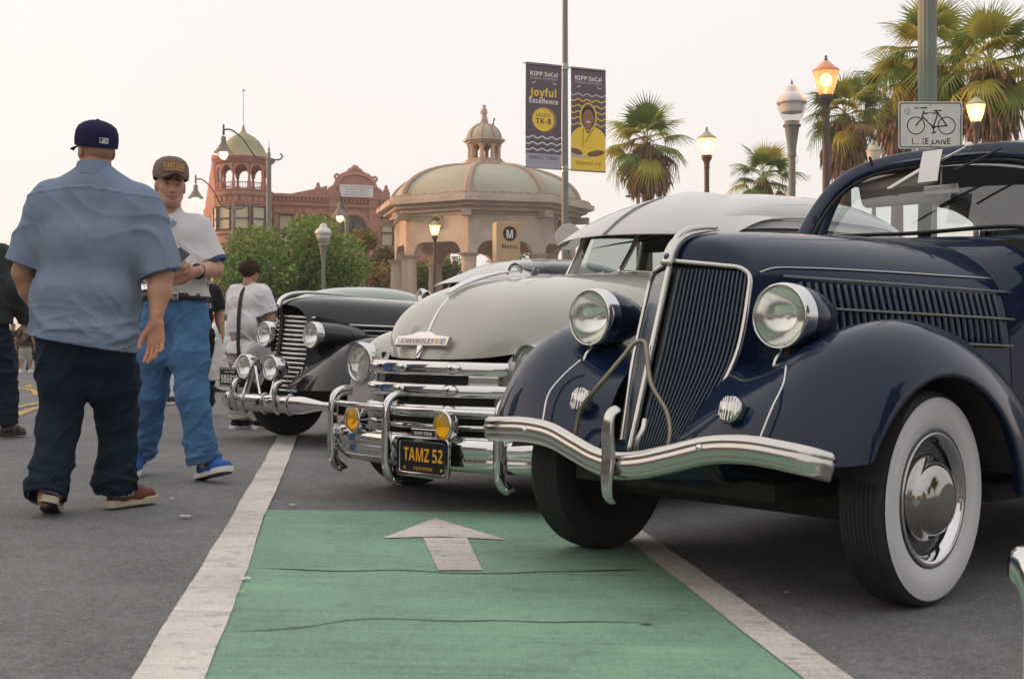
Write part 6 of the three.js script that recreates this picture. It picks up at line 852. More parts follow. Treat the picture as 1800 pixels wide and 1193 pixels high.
// ---------- fan palms ----------
const palmM = { green: phys({ color: lin(0.20, 0.285, 0.07), roughness: 0.9, transmission: 0.3, thickness: 0, specularIntensity: 0.4 }), lime: phys({ color: lin(0.46, 0.43, 0.09), roughness: 0.9, transmission: 0.35, thickness: 0, specularIntensity: 0.4 }), deep: phys({ color: lin(0.12, 0.195, 0.05), roughness: 0.9, transmission: 0.3, thickness: 0, specularIntensity: 0.4 }), dry: std({ color: lin(0.22, 0.13, 0.06), roughness: 0.8 }), thatch: std({ map: mottle([0.26, 0.17, 0.105], 0.5, 36, 8, 1), roughness: 0.95 }), rusty: std({ map: mottle([0.36, 0.17, 0.085], 0.5, 37, 8, 1), roughness: 0.95 }), stem: std({ color: lin(0.20, 0.15, 0.07), roughness: 0.7 }) };
const fronds = [0, 1, 2, 3].map((kind) => {
  seedState = 700 + kind; const pos = [], idx = [], pet = 0.72 + 0.08 * kind, droop = [0.12, 0.26, 0.40, 0.62][kind], n = 30;
  for (let i = 0; i < n; i++) {
    const a = (i / (n - 1) - 0.5) * 2 * 2.05, L = (0.82 - 0.10 * Math.abs(a)) * rr(0.9, 1.08), base = V(0, 0, pet), dir = V(Math.sin(a), 0, Math.cos(a)), side = V(dir.z, 0, -dir.x), k = pos.length / 3, fold = 0.10 * Math.abs(Math.sin(a));
    [[0.03, 0.009], [0.35, 0.032], [0.55, 0.031], [0.75, 0.016], [1.06, 0.002]].forEach(([t, w], j) => { const y = -droop * t * t * 0.55 - (t > 0.6 ? (t - 0.6) * 0.9 * rr(0.3, 1) * (0.4 + droop) : 0) + fold * t * (1 - t) * 1.5, c = base.clone().addScaledVector(dir, L * t); c.y += y; for (const s of [-1, 0, 1]) pos.push(c.x + side.x * w * s, c.y + (s ? 0 : -0.012), c.z + side.z * w * s); if (j) for (const q of [0, 1]) { const o = k + j * 3 + q; idx.push(o - 3, o - 2, o, o - 2, o + 1, o); } });
  }
  const g = new THREE.BufferGeometry(); g.setAttribute('position', new THREE.Float32BufferAttribute(pos, 3)); g.setAttribute('uv', new THREE.Float32BufferAttribute(new Float32Array(pos.length / 3 * 2), 2)); g.setIndex(idx); g.computeVertexNormals();
  return merge([g, tube([[0, 0, 0], [0, 0.02, pet * 0.5], [0, 0, pet]], 0.014, 6, 5)].map(clean));
});
function palm(px, py, d, o, label) {
  const c = at(px, py, d), y0 = 0.02, H = c.y - y0, R = o.r, g = thing('palm_tree', label, 'palm tree', [c.x, y0, c.z], 0, 'fan palms around the plaza'); seedState = o.seed;
  part('trunk', lathe([[0.34, 0], [0.26, 0.5], [0.22, 2], [0.19, H - 0.4], [0.14, H]], 14), barkM, g);
  const N = o.n ?? 30;
  for (let i = 0; i < N; i++) {
    const t = (i + 0.5) / N, el = lerp(1.45, -0.85, Math.pow(t, 0.9)), az = i * 2.39996 + rr(-0.3, 0.3), kind = el > 0.8 ? 0 : el > 0.2 ? 1 : el > -0.35 ? 2 : 3;
    const f = part('frond', fronds[kind], rnd() < 0.12 && el < 0.2 ? palmM.dry : rnd() < (o.lime ?? 0.5) ? palmM.lime : rnd() < 0.5 ? palmM.green : palmM.deep, g); f.position.set(0, H - 0.1 + 0.2 * (1 - t), 0); f.rotation.set(-el, az, rr(-0.4, 0.4), 'YXZ'); f.scale.setScalar(R / 1.5 * rr(0.85, 1.1));
  }
  // thatch of dead leaves hanging below the crown
  if (o.skirt) {
    const pos = [], idx = [], top = H - 0.15, len = o.skirt;
    for (let i = 0; i < 900; i++) { const a = rr(0, 6.283), t = Math.pow(rnd(), 0.8), y = top - t * len * 0.75, r = (o.sw ?? 0.62) * (0.35 + 0.75 * Math.sin(Math.PI * clamp(0.12 + 0.72 * t))) * rr(0.55, 1.1), L = rr(0.35, 0.8) * 0.9, w = rr(0.012, 0.035), x = r * Math.cos(a), z = r * Math.sin(a), tw = rr(0, 3.14), cx = Math.cos(tw) * w, cz = Math.sin(tw) * w, k = pos.length / 3, ox = x * 0.25 + rr(-0.1, 0.1), oz = z * 0.25 + rr(-0.1, 0.1);
      pos.push(x * 0.7 - cx, y + 0.1, z * 0.7 - cz, x * 0.7 + cx, y + 0.1, z * 0.7 + cz, x - cx * 1.3, y - L * 0.5, z - cz * 1.3, x + cx * 1.3, y - L * 0.5, z + cz * 1.3, x + ox * 0.3, y - L, z + oz * 0.3); idx.push(k, k + 2, k + 1, k + 1, k + 2, k + 3, k + 2, k + 4, k + 3); }
    const s = new THREE.BufferGeometry(); s.setAttribute('position', new THREE.Float32BufferAttribute(pos, 3)); s.setAttribute('uv', new THREE.Float32BufferAttribute(pos.flatMap((v, i) => (i % 3 === 2 ? [] : [v])), 2)); s.setIndex(idx); s.computeVertexNormals(); tag(part('dead_leaves', s, o.rusty ? palmM.rusty : palmM.thatch, g), null, null, null, 'stuff');
  }
}
palm(1138, 250, 48, { r: 1.75, seed: 101, skirt: 2.1, sw: 0.85, lime: 0.4, n: 23 }, 'shaggy fan palm right of the two banners with a thick dead skirt');
palm(1343, 312, 52, { r: 1.55, seed: 202, skirt: 0.8, sw: 0.35, n: 22, lime: 0.4 }, 'small sparse fan palm just left of the big unlit lamp');
palm(1486, 200, 40, { r: 1.35, seed: 303, skirt: 2.0, sw: 0.62, n: 28 }, 'fan palm directly behind the orange glowing lamp');
palm(1578, 165, 43, { r: 1.5, seed: 404, skirt: 2.2, sw: 0.6, n: 26 }, 'fan palm left of the fluted pole, behind the taller one');
palm(1632, 92, 34, { r: 1.5, seed: 505, skirt: 2.2, sw: 0.62, lime: 0.65, rusty: true, n: 30 }, 'tall fan palm crown split by the fluted pole');
palm(1742, 108, 31, { r: 1.5, seed: 606, skirt: 2.0, sw: 0.7, lime: 0.5, n: 30 }, 'tall fan palm at the upper right corner');

// ---------- across the street, outside the picture: the buildings that keep the low sun off the road ----------
{
  const tones = [[0.34, 0.27, 0.2], [0.28, 0.16, 0.12], [0.42, 0.38, 0.33], [0.25, 0.22, 0.2], [0.36, 0.3, 0.22], [0.3, 0.2, 0.15], [0.4, 0.34, 0.27]];
  const shop = (label, x, z, w, h, dep, turn, k) => { const g = thing('shop_building', label, 'building', [x, 0, z], turn), m = std({ map: mottle(tones[k], 0.2, 200 + k, 5, 0.4), roughness: 0.9 }), dk = phys({ color: lin(0.04, 0.045, 0.05), roughness: 0.1 }); part('wall', box(w, h, dep, 0, h / 2, -dep / 2), m, g); part('cornice', box(w + 0.3, 0.5, 0.5, 0, h - 0.2, 0.1), std({ map: mottle(tones[(k + 2) % 7], 0.2, 230 + k), roughness: 0.9 }), g); const n = Math.floor(w / 3); for (let i = 0; i < n; i++) { const wx = (i + 0.5) * w / n - w / 2, f = part('window', box(1.3, 1.7, 0.12, wx, h - 2.4, 0.02), M.darkTrim, g); part('pane', box(1.14, 1.54, 0.04, wx, h - 2.4, 0.075), dk, f); part('shop_window', box(2.2, 2.2, 0.1, wx, 1.5, 0.03), dk, g); } };
  shop('beige two storey shop across the street, farthest along the row', -34, -62, 22, 8.2, 10, Math.PI / 2, 0); shop('brown brick shop across the street, second along the row', -34, -40, 20, 7.4, 10, Math.PI / 2, 1); shop('pale plaster shop across the street, middle of the row', -34, -20, 18, 8.6, 10, Math.PI / 2, 2); shop('grey shop across the street, opposite the parked cars', -34, -1, 18, 7.8, 10, Math.PI / 2, 3); shop('ochre shop across the street, nearest end of the row', -34, 18, 18, 8.4, 10, Math.PI / 2, 4);
  shop('red brown building behind the viewer', -8, 46, 24, 8, 10, Math.PI, 5); shop('cream building behind the viewer on the right', 18, 44, 24, 9, 10, Math.PI, 6);
  for (const [x, z, h, s] of [[10.5, 0.5, 7, 71], [13, 9, 8, 72], [6, 16, 6.5, 73]]) leafyTree('street_tree', ['dark street tree right of the viewer, closest to the navy car', 'large street tree on the corner behind the viewer', 'street tree straight behind the viewer'][s - 71], x, z, { h, w: h * 0.75, base: 2.0, n: 5000, leaf: 0.4, tones: GREEN, seed: s * 10 });
}

// ---------- people ----------
const segD = (b, x, y, z) => { const dx = b[3] - b[0], dy = b[4] - b[1], dz = b[5] - b[2], px = x - b[0], py = y - b[1], pz = z - b[2], l = dx * dx + dy * dy + dz * dz, t = l ? clamp((px * dx + py * dy + pz * dz) / l) : 0, k = b[8] ?? 1, qx = px - dx * t, qy = py - dy * t, qz = (pz - dz * t) / k; return (Math.hypot(qx, qy, qz) - (b[6] + (b[7] - b[6]) * t)) * (k < 1 ? 0.5 + 0.5 * k : 1); };
const smin = (a, b, k) => { const h = clamp(0.5 + 0.5 * (b - a) / k); return b + (a - b) * h - k * h * (1 - h); };
const field = (bones, k) => (x, y, z) => { let d = 1e3; for (const b of bones) { const e = segD(b, x, y, z); d = d > 1e2 ? e : smin(d, e, b[9] ?? k); } return d; };
const bn = (a, b, r1, r2, flat = 1, k) => [...a, ...b, r1, r2, flat, k];
const boundsOf = (bones, m) => { const lo = [1e9, 1e9, 1e9], hi = [-1e9, -1e9, -1e9]; for (const b of bones) for (const o of [0, 3]) for (let i = 0; i < 3; i++) { const r = Math.max(b[6], b[7]) + m; lo[i] = Math.min(lo[i], b[o + i] - r); hi[i] = Math.max(hi[i], b[o + i] + r); } return [lo, hi]; };
const P3 = (a, b, t) => a.map((v, i) => lerp(v, b[i], t));
const fabric = (rgb, seed, amp = 0.12, rough = 0.88) => phys({ map: cloth(rgb, amp, seed, 0.16), roughness: rough, specularIntensity: 0.3, bumpMap: repd(woven, 5), bumpScale: 0.0012 });
// hand: fingers along -y, palm towards +z, thumb to the side s along x
function handBones(wrist, dir, palm, s, curl, spread = 1, thumbIn = 0.3, scale = 1) {
  const Y = V(...dir).normalize().negate(), Z0 = V(...palm), Xa = new THREE.Vector3().crossVectors(Y, Z0).normalize(), Z = new THREE.Vector3().crossVectors(Xa, Y).normalize(), O = V(...wrist), out = [];
  const T = (x, y, z) => { const p = O.clone().addScaledVector(Xa, x * scale).addScaledVector(Y, y * scale).addScaledVector(Z, z * scale); return [p.x, p.y, p.z]; };
  const fx = [0.031, 0.0105, -0.0105, -0.030].map((v) => v * s), len = [[0.042, 0.026, 0.021], [0.047, 0.030, 0.023], [0.043, 0.028, 0.022], [0.034, 0.021, 0.019]], py = [-0.090, -0.094, -0.090, -0.080];
  out.push([...T(0, 0.03, 0), ...T(0, -0.01, 0), 0.027 * scale, 0.026 * scale, 1, 0.02]);
  fx.forEach((x, i) => {
    out.push([...T(x * 0.55, -0.012, 0), ...T(x * 0.95, py[i], 0), 0.0155 * scale, 0.0125 * scale, 1, 0.016]);
    let y = py[i], z = 0, a = 0, xx = x * 0.95; const c = Array.isArray(curl) ? curl[i] : curl;
    len[i].forEach((L, j) => { a += c * [0.75, 1.15, 0.8][j]; const y2 = y - L * Math.cos(a), z2 = z + L * Math.sin(a), x2 = xx + x * 0.10 * spread * (j ? 0.4 : 1); out.push([...T(xx, y, z), ...T(x2, y2, z2), [0.0100, 0.0092, 0.0082][j] * scale, [0.0092, 0.0082, 0.0072][j] * scale, 1, 0.004]); y = y2; z = z2; xx = x2; });
  });
  const t = thumbIn; out.push([...T(0.018 * s, -0.02, 0.004), ...T(0.045 * s, -0.055, 0.012 + 0.02 * t), 0.017 * scale, 0.0125 * scale, 1, 0.016]); out.push([...T(0.045 * s, -0.055, 0.012 + 0.02 * t), ...T(lerp(0.060, 0.040, t) * s, -0.085, 0.018 + 0.035 * t), 0.0115 * scale, 0.0105 * scale, 1, 0.006]); out.push([...T(lerp(0.060, 0.040, t) * s, -0.085, 0.018 + 0.035 * t), ...T(lerp(0.064, 0.028, t) * s, -0.110, 0.024 + 0.045 * t), 0.0105 * scale, 0.008 * scale, 1, 0.005]);
  return out;
}
// head in its own axes (centre between the ears, facing +z), 1 unit = metre
const ell = (x, y, z, cx, cy, cz, a, b, c) => { const u = (x - cx) / a, v = (y - cy) / b, w = (z - cz) / c, l = Math.hypot(u, v, w); return (l - 1) * Math.min(a, b, c) * (0.6 + 0.4 * l); };
function headField(x, y, z) {
  const ax = Math.abs(x); let d = ell(x, y, z, 0, 0.035, -0.012, 0.076, 0.088, 0.094);
  d = smin(d, ell(x, y, z, 0, -0.03, 0.022, 0.063, 0.085, 0.070), 0.03); d = smin(d, segD([-0.02, -0.098, 0.055, 0.02, -0.098, 0.055, 0.024, 0.024], x, y, z), 0.03); d = smin(d, segD([0.052, -0.055, 0.0, 0.028, -0.092, 0.05, 0.022, 0.018], ax, y, z), 0.025);
  d = smin(d, segD([0, 0.03, 0.083, 0.036, 0.028, 0.073, 0.012, 0.010], ax, y, z), 0.012); d = smin(d, segD([0.045, -0.015, 0.055, 0.03, -0.022, 0.068, 0.018, 0.014], ax, y, z), 0.02);
  d = -smin(-d, ell(ax, y, z, 0.032, 0.008, 0.098, 0.019, 0.013, 0.016), 0.010);
  d = smin(d, segD([0, 0.015, 0.086, 0, -0.030, 0.104, 0.009, 0.0135], x, y, z), 0.010); d = smin(d, segD([0, -0.033, 0.094, 0.0135, -0.034, 0.090, 0.009, 0.0078], ax, y, z), 0.006);
  d = smin(d, segD([0, -0.058, 0.089, 0.022, -0.060, 0.079, 0.0068, 0.004], ax, y, z), 0.006); d = smin(d, segD([0, -0.070, 0.087, 0.017, -0.069, 0.080, 0.0078, 0.004], ax, y, z), 0.006); d = -smin(-d, segD([0, -0.0635, 0.098, 0.023, -0.0645, 0.086, 0.0022, 0.001], ax, y, z), 0.003);
  const ear = Math.max(ell(ax, y, z, 0.078, -0.004, -0.008, 0.012, 0.033, 0.020), -ell(ax, y, z, 0.090, 0.0, -0.002, 0.010, 0.020, 0.011)); d = smin(d, ear, 0.008);
  return d;
}
function person(o) {
  const { label, base, J, skin } = o, g = thing('person', label, 'person', base, 0, o.group), cell = o.cell ?? 0.012, arms = [0, 1];
  const S = (k, i) => J[k][i], bones = [], gr = o.girth ?? 1;
  const chest = J.chest, pel = J.pelvis;
  bones.push(bn(pel, P3(pel, chest, 0.5), 0.125 * gr, 0.125 * gr, 0.75), bn(P3(pel, chest, 0.5), chest, 0.125 * gr, 0.14 * gr, 0.72), bn(P3(J.sh[0], J.sh[1], 0.06), P3(J.sh[0], J.sh[1], 0.94), 0.048, 0.048), bn(P3(chest, J.neck, 0.6), J.neck, 0.060, 0.056), bn(J.neck, P3(J.neck, J.head, 0.6), 0.058, 0.056));
  for (const i of arms) { bones.push(bn(S('sh', i), S('el', i), 0.056 * (o.arm ?? 1), 0.044 * (o.arm ?? 1)), bn(S('el', i), P3(S('el', i), S('wr', i), 0.35), 0.045 * (o.arm ?? 1), 0.045 * (o.arm ?? 1)), bn(P3(S('el', i), S('wr', i), 0.35), S('wr', i), 0.045 * (o.arm ?? 1), 0.029)); bones.push(bn(S('hip', i), S('kn', i), 0.085, 0.056), bn(S('kn', i), P3(S('kn', i), S('an', i), 0.4), 0.052, 0.056), bn(P3(S('kn', i), S('an', i), 0.4), S('an', i), 0.056, 0.036)); }
  const geos = []; const skinCol = (x, y, z) => { const n = 1 + 0.10 * noise(x * 14, y * 14, z * 14) + (o.tattoo ? o.tattoo(x, y, z) : 0); return [skin[0] * n, skin[1] * n, skin[2] * n]; };
  { const [lo, hi] = boundsOf(bones, 0.02); geos.push(isosurf(field(bones, 0.03), lo, hi, cell, skinCol)); }
  // head
  const q = new THREE.Quaternion().setFromEuler(new THREE.Euler(J.tilt?.[0] ?? 0, J.yaw ?? 0, J.tilt?.[1] ?? 0, 'YXZ')), hs = o.headScale ?? 1, hc = V(...J.head);
  { const fine = o.headCell ?? 0.0045, stub = o.stubble ?? 0; const hg = isosurf(headField, [-0.1, -0.135, -0.12], [0.1, 0.135, 0.13], fine, (x, y, z) => {
      let c = skinCol(x, y, z); const ax = Math.abs(x); if (z > 0.07 && Math.abs(y + 0.064) < 0.013 - ax * 0.3) c = [c[0] * 0.82, c[1] * 0.58, c[2] * 0.6]; if (z > 0.05 && Math.abs(y - 0.034 + ax * 0.08) < 0.0055 && ax > 0.012 && ax < 0.052) c = c.map((v) => v * 0.22); if (stub && y < -0.035 && z > 0.01) { const k = stub * smooth(-0.03, -0.06, y) * (0.7 + 0.5 * noise(x * 90, y * 90, z * 90)); c = c.map((v, i) => v * (1 - k * [0.45, 0.42, 0.38][i])); } if (o.shaved && y > 0.0 && z < 0.05) c = c.map((v) => v * 0.72); return c; });
    hg.scale(hs, hs, hs); hg.applyQuaternion(q); hg.translate(hc.x, hc.y, hc.z); geos.push(hg); }
  for (const h of o.hands ?? []) { const hb = handBones(...h), [lo, hi] = boundsOf(hb, 0.012); geos.push(isosurf((x, y, z) => { let d = 1e3; for (const b of hb) { const e = segD(b, x, y, z); d = d > 1e2 ? e : smin(d, e, b[9]); } return d; }, lo, hi, o.handCell ?? 0.0034, (x, y, z) => skinCol(x, y, z).map((v, i) => v * [1.05, 0.98, 0.98][i]))); }
  part('body', merge(geos), std({ color: lin(1, 1, 1), vertexColors: true, roughness: 0.55 }), g);
  const headM = new THREE.Group(); const place = (m) => { m.position.copy(hc); m.quaternion.copy(q); m.scale.setScalar(hs); return m; };
  if (o.eyes) for (const s of [-1, 1]) { const p = V(s * 0.0315, 0.009, 0.0745).multiplyScalar(hs).applyQuaternion(q).add(hc), e = part('eye', sphere(0.0118 * hs, 0, 0, -0.002, 0.92, 1, 1, 16), std({ color: lin(0.6, 0.57, 0.54), roughness: 0.3 }), g); e.position.copy(p); e.quaternion.copy(q); part('iris', sphere(0.0066 * hs, s * -0.001, 0, 0.0072 * hs, 1, 1, 0.9, 12), std({ color: lin(0.02, 0.012, 0.008), roughness: 0.2 }), e); part('eyelid', [sphere(0.0138 * hs, 0, 0.0052 * hs, 0.0005, 1.05, 0.62, 0.98, 16), sphere(0.0134 * hs, 0, -0.0068 * hs, 0.0, 1.05, 0.5, 0.98, 16)], std({ color: lin(skin[0] * 0.8, skin[1] * 0.75, skin[2] * 0.75), roughness: 0.6 }), e); }
  // garments: { name, bones, k, mat, cuts: [[point, normal] kept side], holes: bones, fold }
  for (const c of o.clothes) {
    const f0 = field(c.bones, c.k ?? 0.05), hol = (c.holes ?? []).map((b) => (x, y, z) => segD(b, x, y, z)), [lo, hi] = boundsOf(c.bones, 0.03);
    const f = (x, y, z) => { let d = f0(x, y, z); if (c.fold && d < 0.08 && d > -0.08) d += c.fold(x, y, z); for (const [p, n] of c.cuts ?? []) d = Math.max(d, -((x - p[0]) * n[0] + (y - p[1]) * n[1] + (z - p[2]) * n[2])); for (const [p, n, b, r] of c.endCuts ?? []) { const e = segD([...b, r, r], x, y, z); if (e < 0.02) d = Math.max(d, -((x - p[0]) * n[0] + (y - p[1]) * n[1] + (z - p[2]) * n[2])); } for (const h of hol) d = Math.max(d, -h(x, y, z)); return d; };
    const m = part(c.name, isosurf(f, lo, hi, c.cell ?? cell), c.mat, g); (o.made ??= {})[c.name] = m;
  }
  o.extra?.(g, place);
  return g;
}
// shoe: toe towards +z in its own axes, sole at y = 0
const shoeGeo = {}; function shoe(g, heel, toe, roll, upper, sole, o = {}) {
  const A = V(...heel), B = V(...toe), Z = B.clone().sub(A).normalize(), X = new THREE.Vector3().crossVectors(V(0, 1, 0), Z).normalize(), Y = new THREE.Vector3().crossVectors(Z, X).normalize();
  shoeGeo.up ??= (() => { const b = [[0, 0.055, 0.02, 0, 0.062, 0.05, 0.040, 0.040, 1], [0, 0.05, 0.05, 0, 0.045, 0.14, 0.040, 0.044], [0, 0.045, 0.14, 0, 0.038, 0.235, 0.046, 0.036], [0, 0.06, 0.04, 0, 0.115, 0.055, 0.042, 0.043], [0, 0.095, 0.08, 0, 0.055, 0.16, 0.036, 0.034]], f = field(b, 0.03); return isosurf((x, y, z) => Math.max(f(x, y, z), 0.026 - y, -(segD([0, 0.10, 0.055, 0, 0.2, 0.055, 0.036, 0.036], x, y, z))), [-0.08, 0.0, -0.04], [0.08, 0.17, 0.29], 0.007); })();
  shoeGeo.sole ??= (() => { const s = new THREE.Shape(); s.moveTo(-0.036, -0.015); s.bezierCurveTo(-0.038, -0.045, 0.038, -0.045, 0.036, -0.015); s.bezierCurveTo(0.036, 0.07, 0.034, 0.10, 0.047, 0.16); s.bezierCurveTo(0.054, 0.22, 0.035, 0.283, 0, 0.283); s.bezierCurveTo(-0.035, 0.283, -0.052, 0.22, -0.046, 0.16); s.bezierCurveTo(-0.036, 0.10, -0.036, 0.07, -0.036, -0.015); const e = extrude(s, 0.026, 0.004); e.rotateX(Math.PI / 2); e.translate(0, 0.032, 0); return e; })();
  const m = part('shoe', shoeGeo.up, upper, g); m.matrixAutoUpdate = true; m.position.copy(A).addScaledVector(Z, 0.02); m.quaternion.setFromRotationMatrix(new THREE.Matrix4().makeBasis(X, Y, Z)); m.rotateZ(roll); part('sole', shoeGeo.sole, sole, m);
  if (o.tread) { const t = part('tread', put(shoeGeo.sole, 0, -0.004, 0).scale(0.93, 0.3, 0.95), o.tread, m); }
  if (o.laces) part('laces', [0, 1, 2, 3].map((k) => sweep([[-0.022, 0.098 - k * 0.012, 0.105 + k * 0.022], [0, 0.112 - k * 0.014, 0.112 + k * 0.022], [0.022, 0.098 - k * 0.012, 0.105 + k * 0.022]], roundSec(0.008, 0.005, 6), 8, V(0, 1, 0))), o.laces, m);
  return m;
}
const capGeo = { crown: (() => { const g = lathe([[0.088, -0.004], [0.092, 0.0], [0.094, 0.03], [0.091, 0.062], [0.080, 0.088], [0.056, 0.106], [0.026, 0.114], [0, 0.116]], 40); g.scale(0.99, 1, 1.14); return g; })(), brim: merge(both(patch([0.075, 0.10, 0.135, 0.165, 0.172].map((z, i) => [0, 0.35, 0.7, 0.92, 1].map((t) => { const w = [0.086, 0.088, 0.086, 0.066, 0.05][i]; return [t * w, 0.004 - 0.022 * t * t - (i - 1) * 0.004, z - 0.05 * t * t * (i > 1 ? 1 : 0.6)]; })), 16, 14))) };
function cap(g, place, mat, brimMat, tilt, o = {}) {
  const c = place(part('cap', capGeo.crown, mat, g)); c.translateY((o.up ?? 0.035) * c.scale.y); c.rotateX(tilt); c.scale.multiplyScalar(o.s ?? 1);
  part('brim', capGeo.brim, brimMat, c); part('button', sphere(0.009, 0, 0.117, 0, 1, 0.6, 1, 10), mat, c);
  for (let k = 0; k < 3; k++) { const a = k * Math.PI / 3 + 0.52, pts = []; for (let t = -1; t <= 1; t += 0.2) { const e = t * 1.5, r = 0.0945 * Math.abs(Math.sin(Math.abs(e))) ** 0.8 + 0.0005, y = 0.116 * Math.cos(e) ** 0.75 || 0; pts.push([Math.sign(t) * r * Math.sin(a), Math.max(0, y) + 0.0006, Math.sign(t) * r * Math.cos(a) * 1.14]); } part('seam', tube(pts, 0.0012, 30, 4), brimMat, c); }
  if (o.badge) o.badge(c); return c;
}
const foldN = (amp, fx, fy, fz, s) => (x, y, z) => amp * (noise(x * fx + s, y * fy, z * fz) + 0.5 * noise(x * fx * 2.1, y * fy * 2.1 + s, z * fz * 2.1));
// cloth creases: sharp-crested ridged noise stretched along a direction
const crease = (x, y, z, fx, fy, fz, s) => { const w = noise(x * 3 + s, y * 3, z * 3) * 0.5, n = noise(x * fx + w + s, y * fy + w, z * fz - w), m = noise(x * fx * 1.9 - s, y * fy * 1.9 + w, z * fz * 1.9); return (1 - Math.min(1, Math.abs(n) * 2.6)) ** 2 + 0.5 * (1 - Math.min(1, Math.abs(m) * 2.6)) ** 2; };
const ridge = (t) => 1 - Math.abs(Math.sin(t));
const FM = { denim: fabric([0.011, 0.020, 0.036], 301, 0.5), blueJean: fabric([0.075, 0.165, 0.315], 302, 0.4), work: fabric([0.195, 0.25, 0.335], 303, 0.16), white: fabric([0.62, 0.60, 0.60], 304, 0.06), tee: fabric([0.70, 0.67, 0.68], 305, 0.05), khaki: fabric([0.38, 0.355, 0.31], 306, 0.10), black: fabric([0.016, 0.016, 0.017], 307, 0.2), jacket: fabric([0.035, 0.042, 0.042], 308, 0.2), darkBlue: fabric([0.012, 0.018, 0.035], 309, 0.2), hair: phys({ color: lin(0.05, 0.024, 0.016), roughness: 0.85, specularIntensity: 0.4 }), leather: std({ color: lin(0.018, 0.015, 0.013), roughness: 0.4 }), cream: std({ color: lin(0.52, 0.46, 0.33), roughness: 0.7 }), soleW: std({ color: lin(0.68, 0.67, 0.66), roughness: 0.6 }), cuff: fabric([0.20, 0.27, 0.34], 310, 0.3) };
const trousers = (J, w, t, k, c, o = {}) => ({ name: 'trousers', mat: o.mat, k: 0.045, cell: o.cell, bones: [bn([J.pelvis[0] - w * 0.35, o.waist, J.pelvis[2]], [J.pelvis[0] + w * 0.35, o.waist, J.pelvis[2]], w * 0.68, w * 0.68, 0.9), ...[0, 1].flatMap((i) => [bn(J.hip[i], P3(J.hip[i], J.kn[i], 0.5), w * 0.70, t, 1), bn(P3(J.hip[i], J.kn[i], 0.5), J.kn[i], t, k), bn(J.kn[i], J.an[i], k, c)])], cuts: [[[0, o.waist + 0.02, 0], [0, -1, 0]], ...(o.cuts ?? [])], endCuts: [0, 1].map((i) => { const h = P3(J.kn[i], J.an[i], o.hem ?? 0.93), n = [0, 1, 2].map((q) => J.kn[i][q] - J.an[i][q]), l = Math.hypot(...n); return [h, n.map((v) => v / l), [...P3(J.kn[i], J.an[i], 0.5), ...P3(J.kn[i], J.an[i], 1.3)], c + 0.05]; }), holes: [0, 1].map((i) => { const h = P3(J.kn[i], J.an[i], (o.hem ?? 0.93) - 0.10), e = P3(J.kn[i], J.an[i], 1.25); return [...h, ...e, c - 0.020, c - 0.014]; }), fold: o.fold });

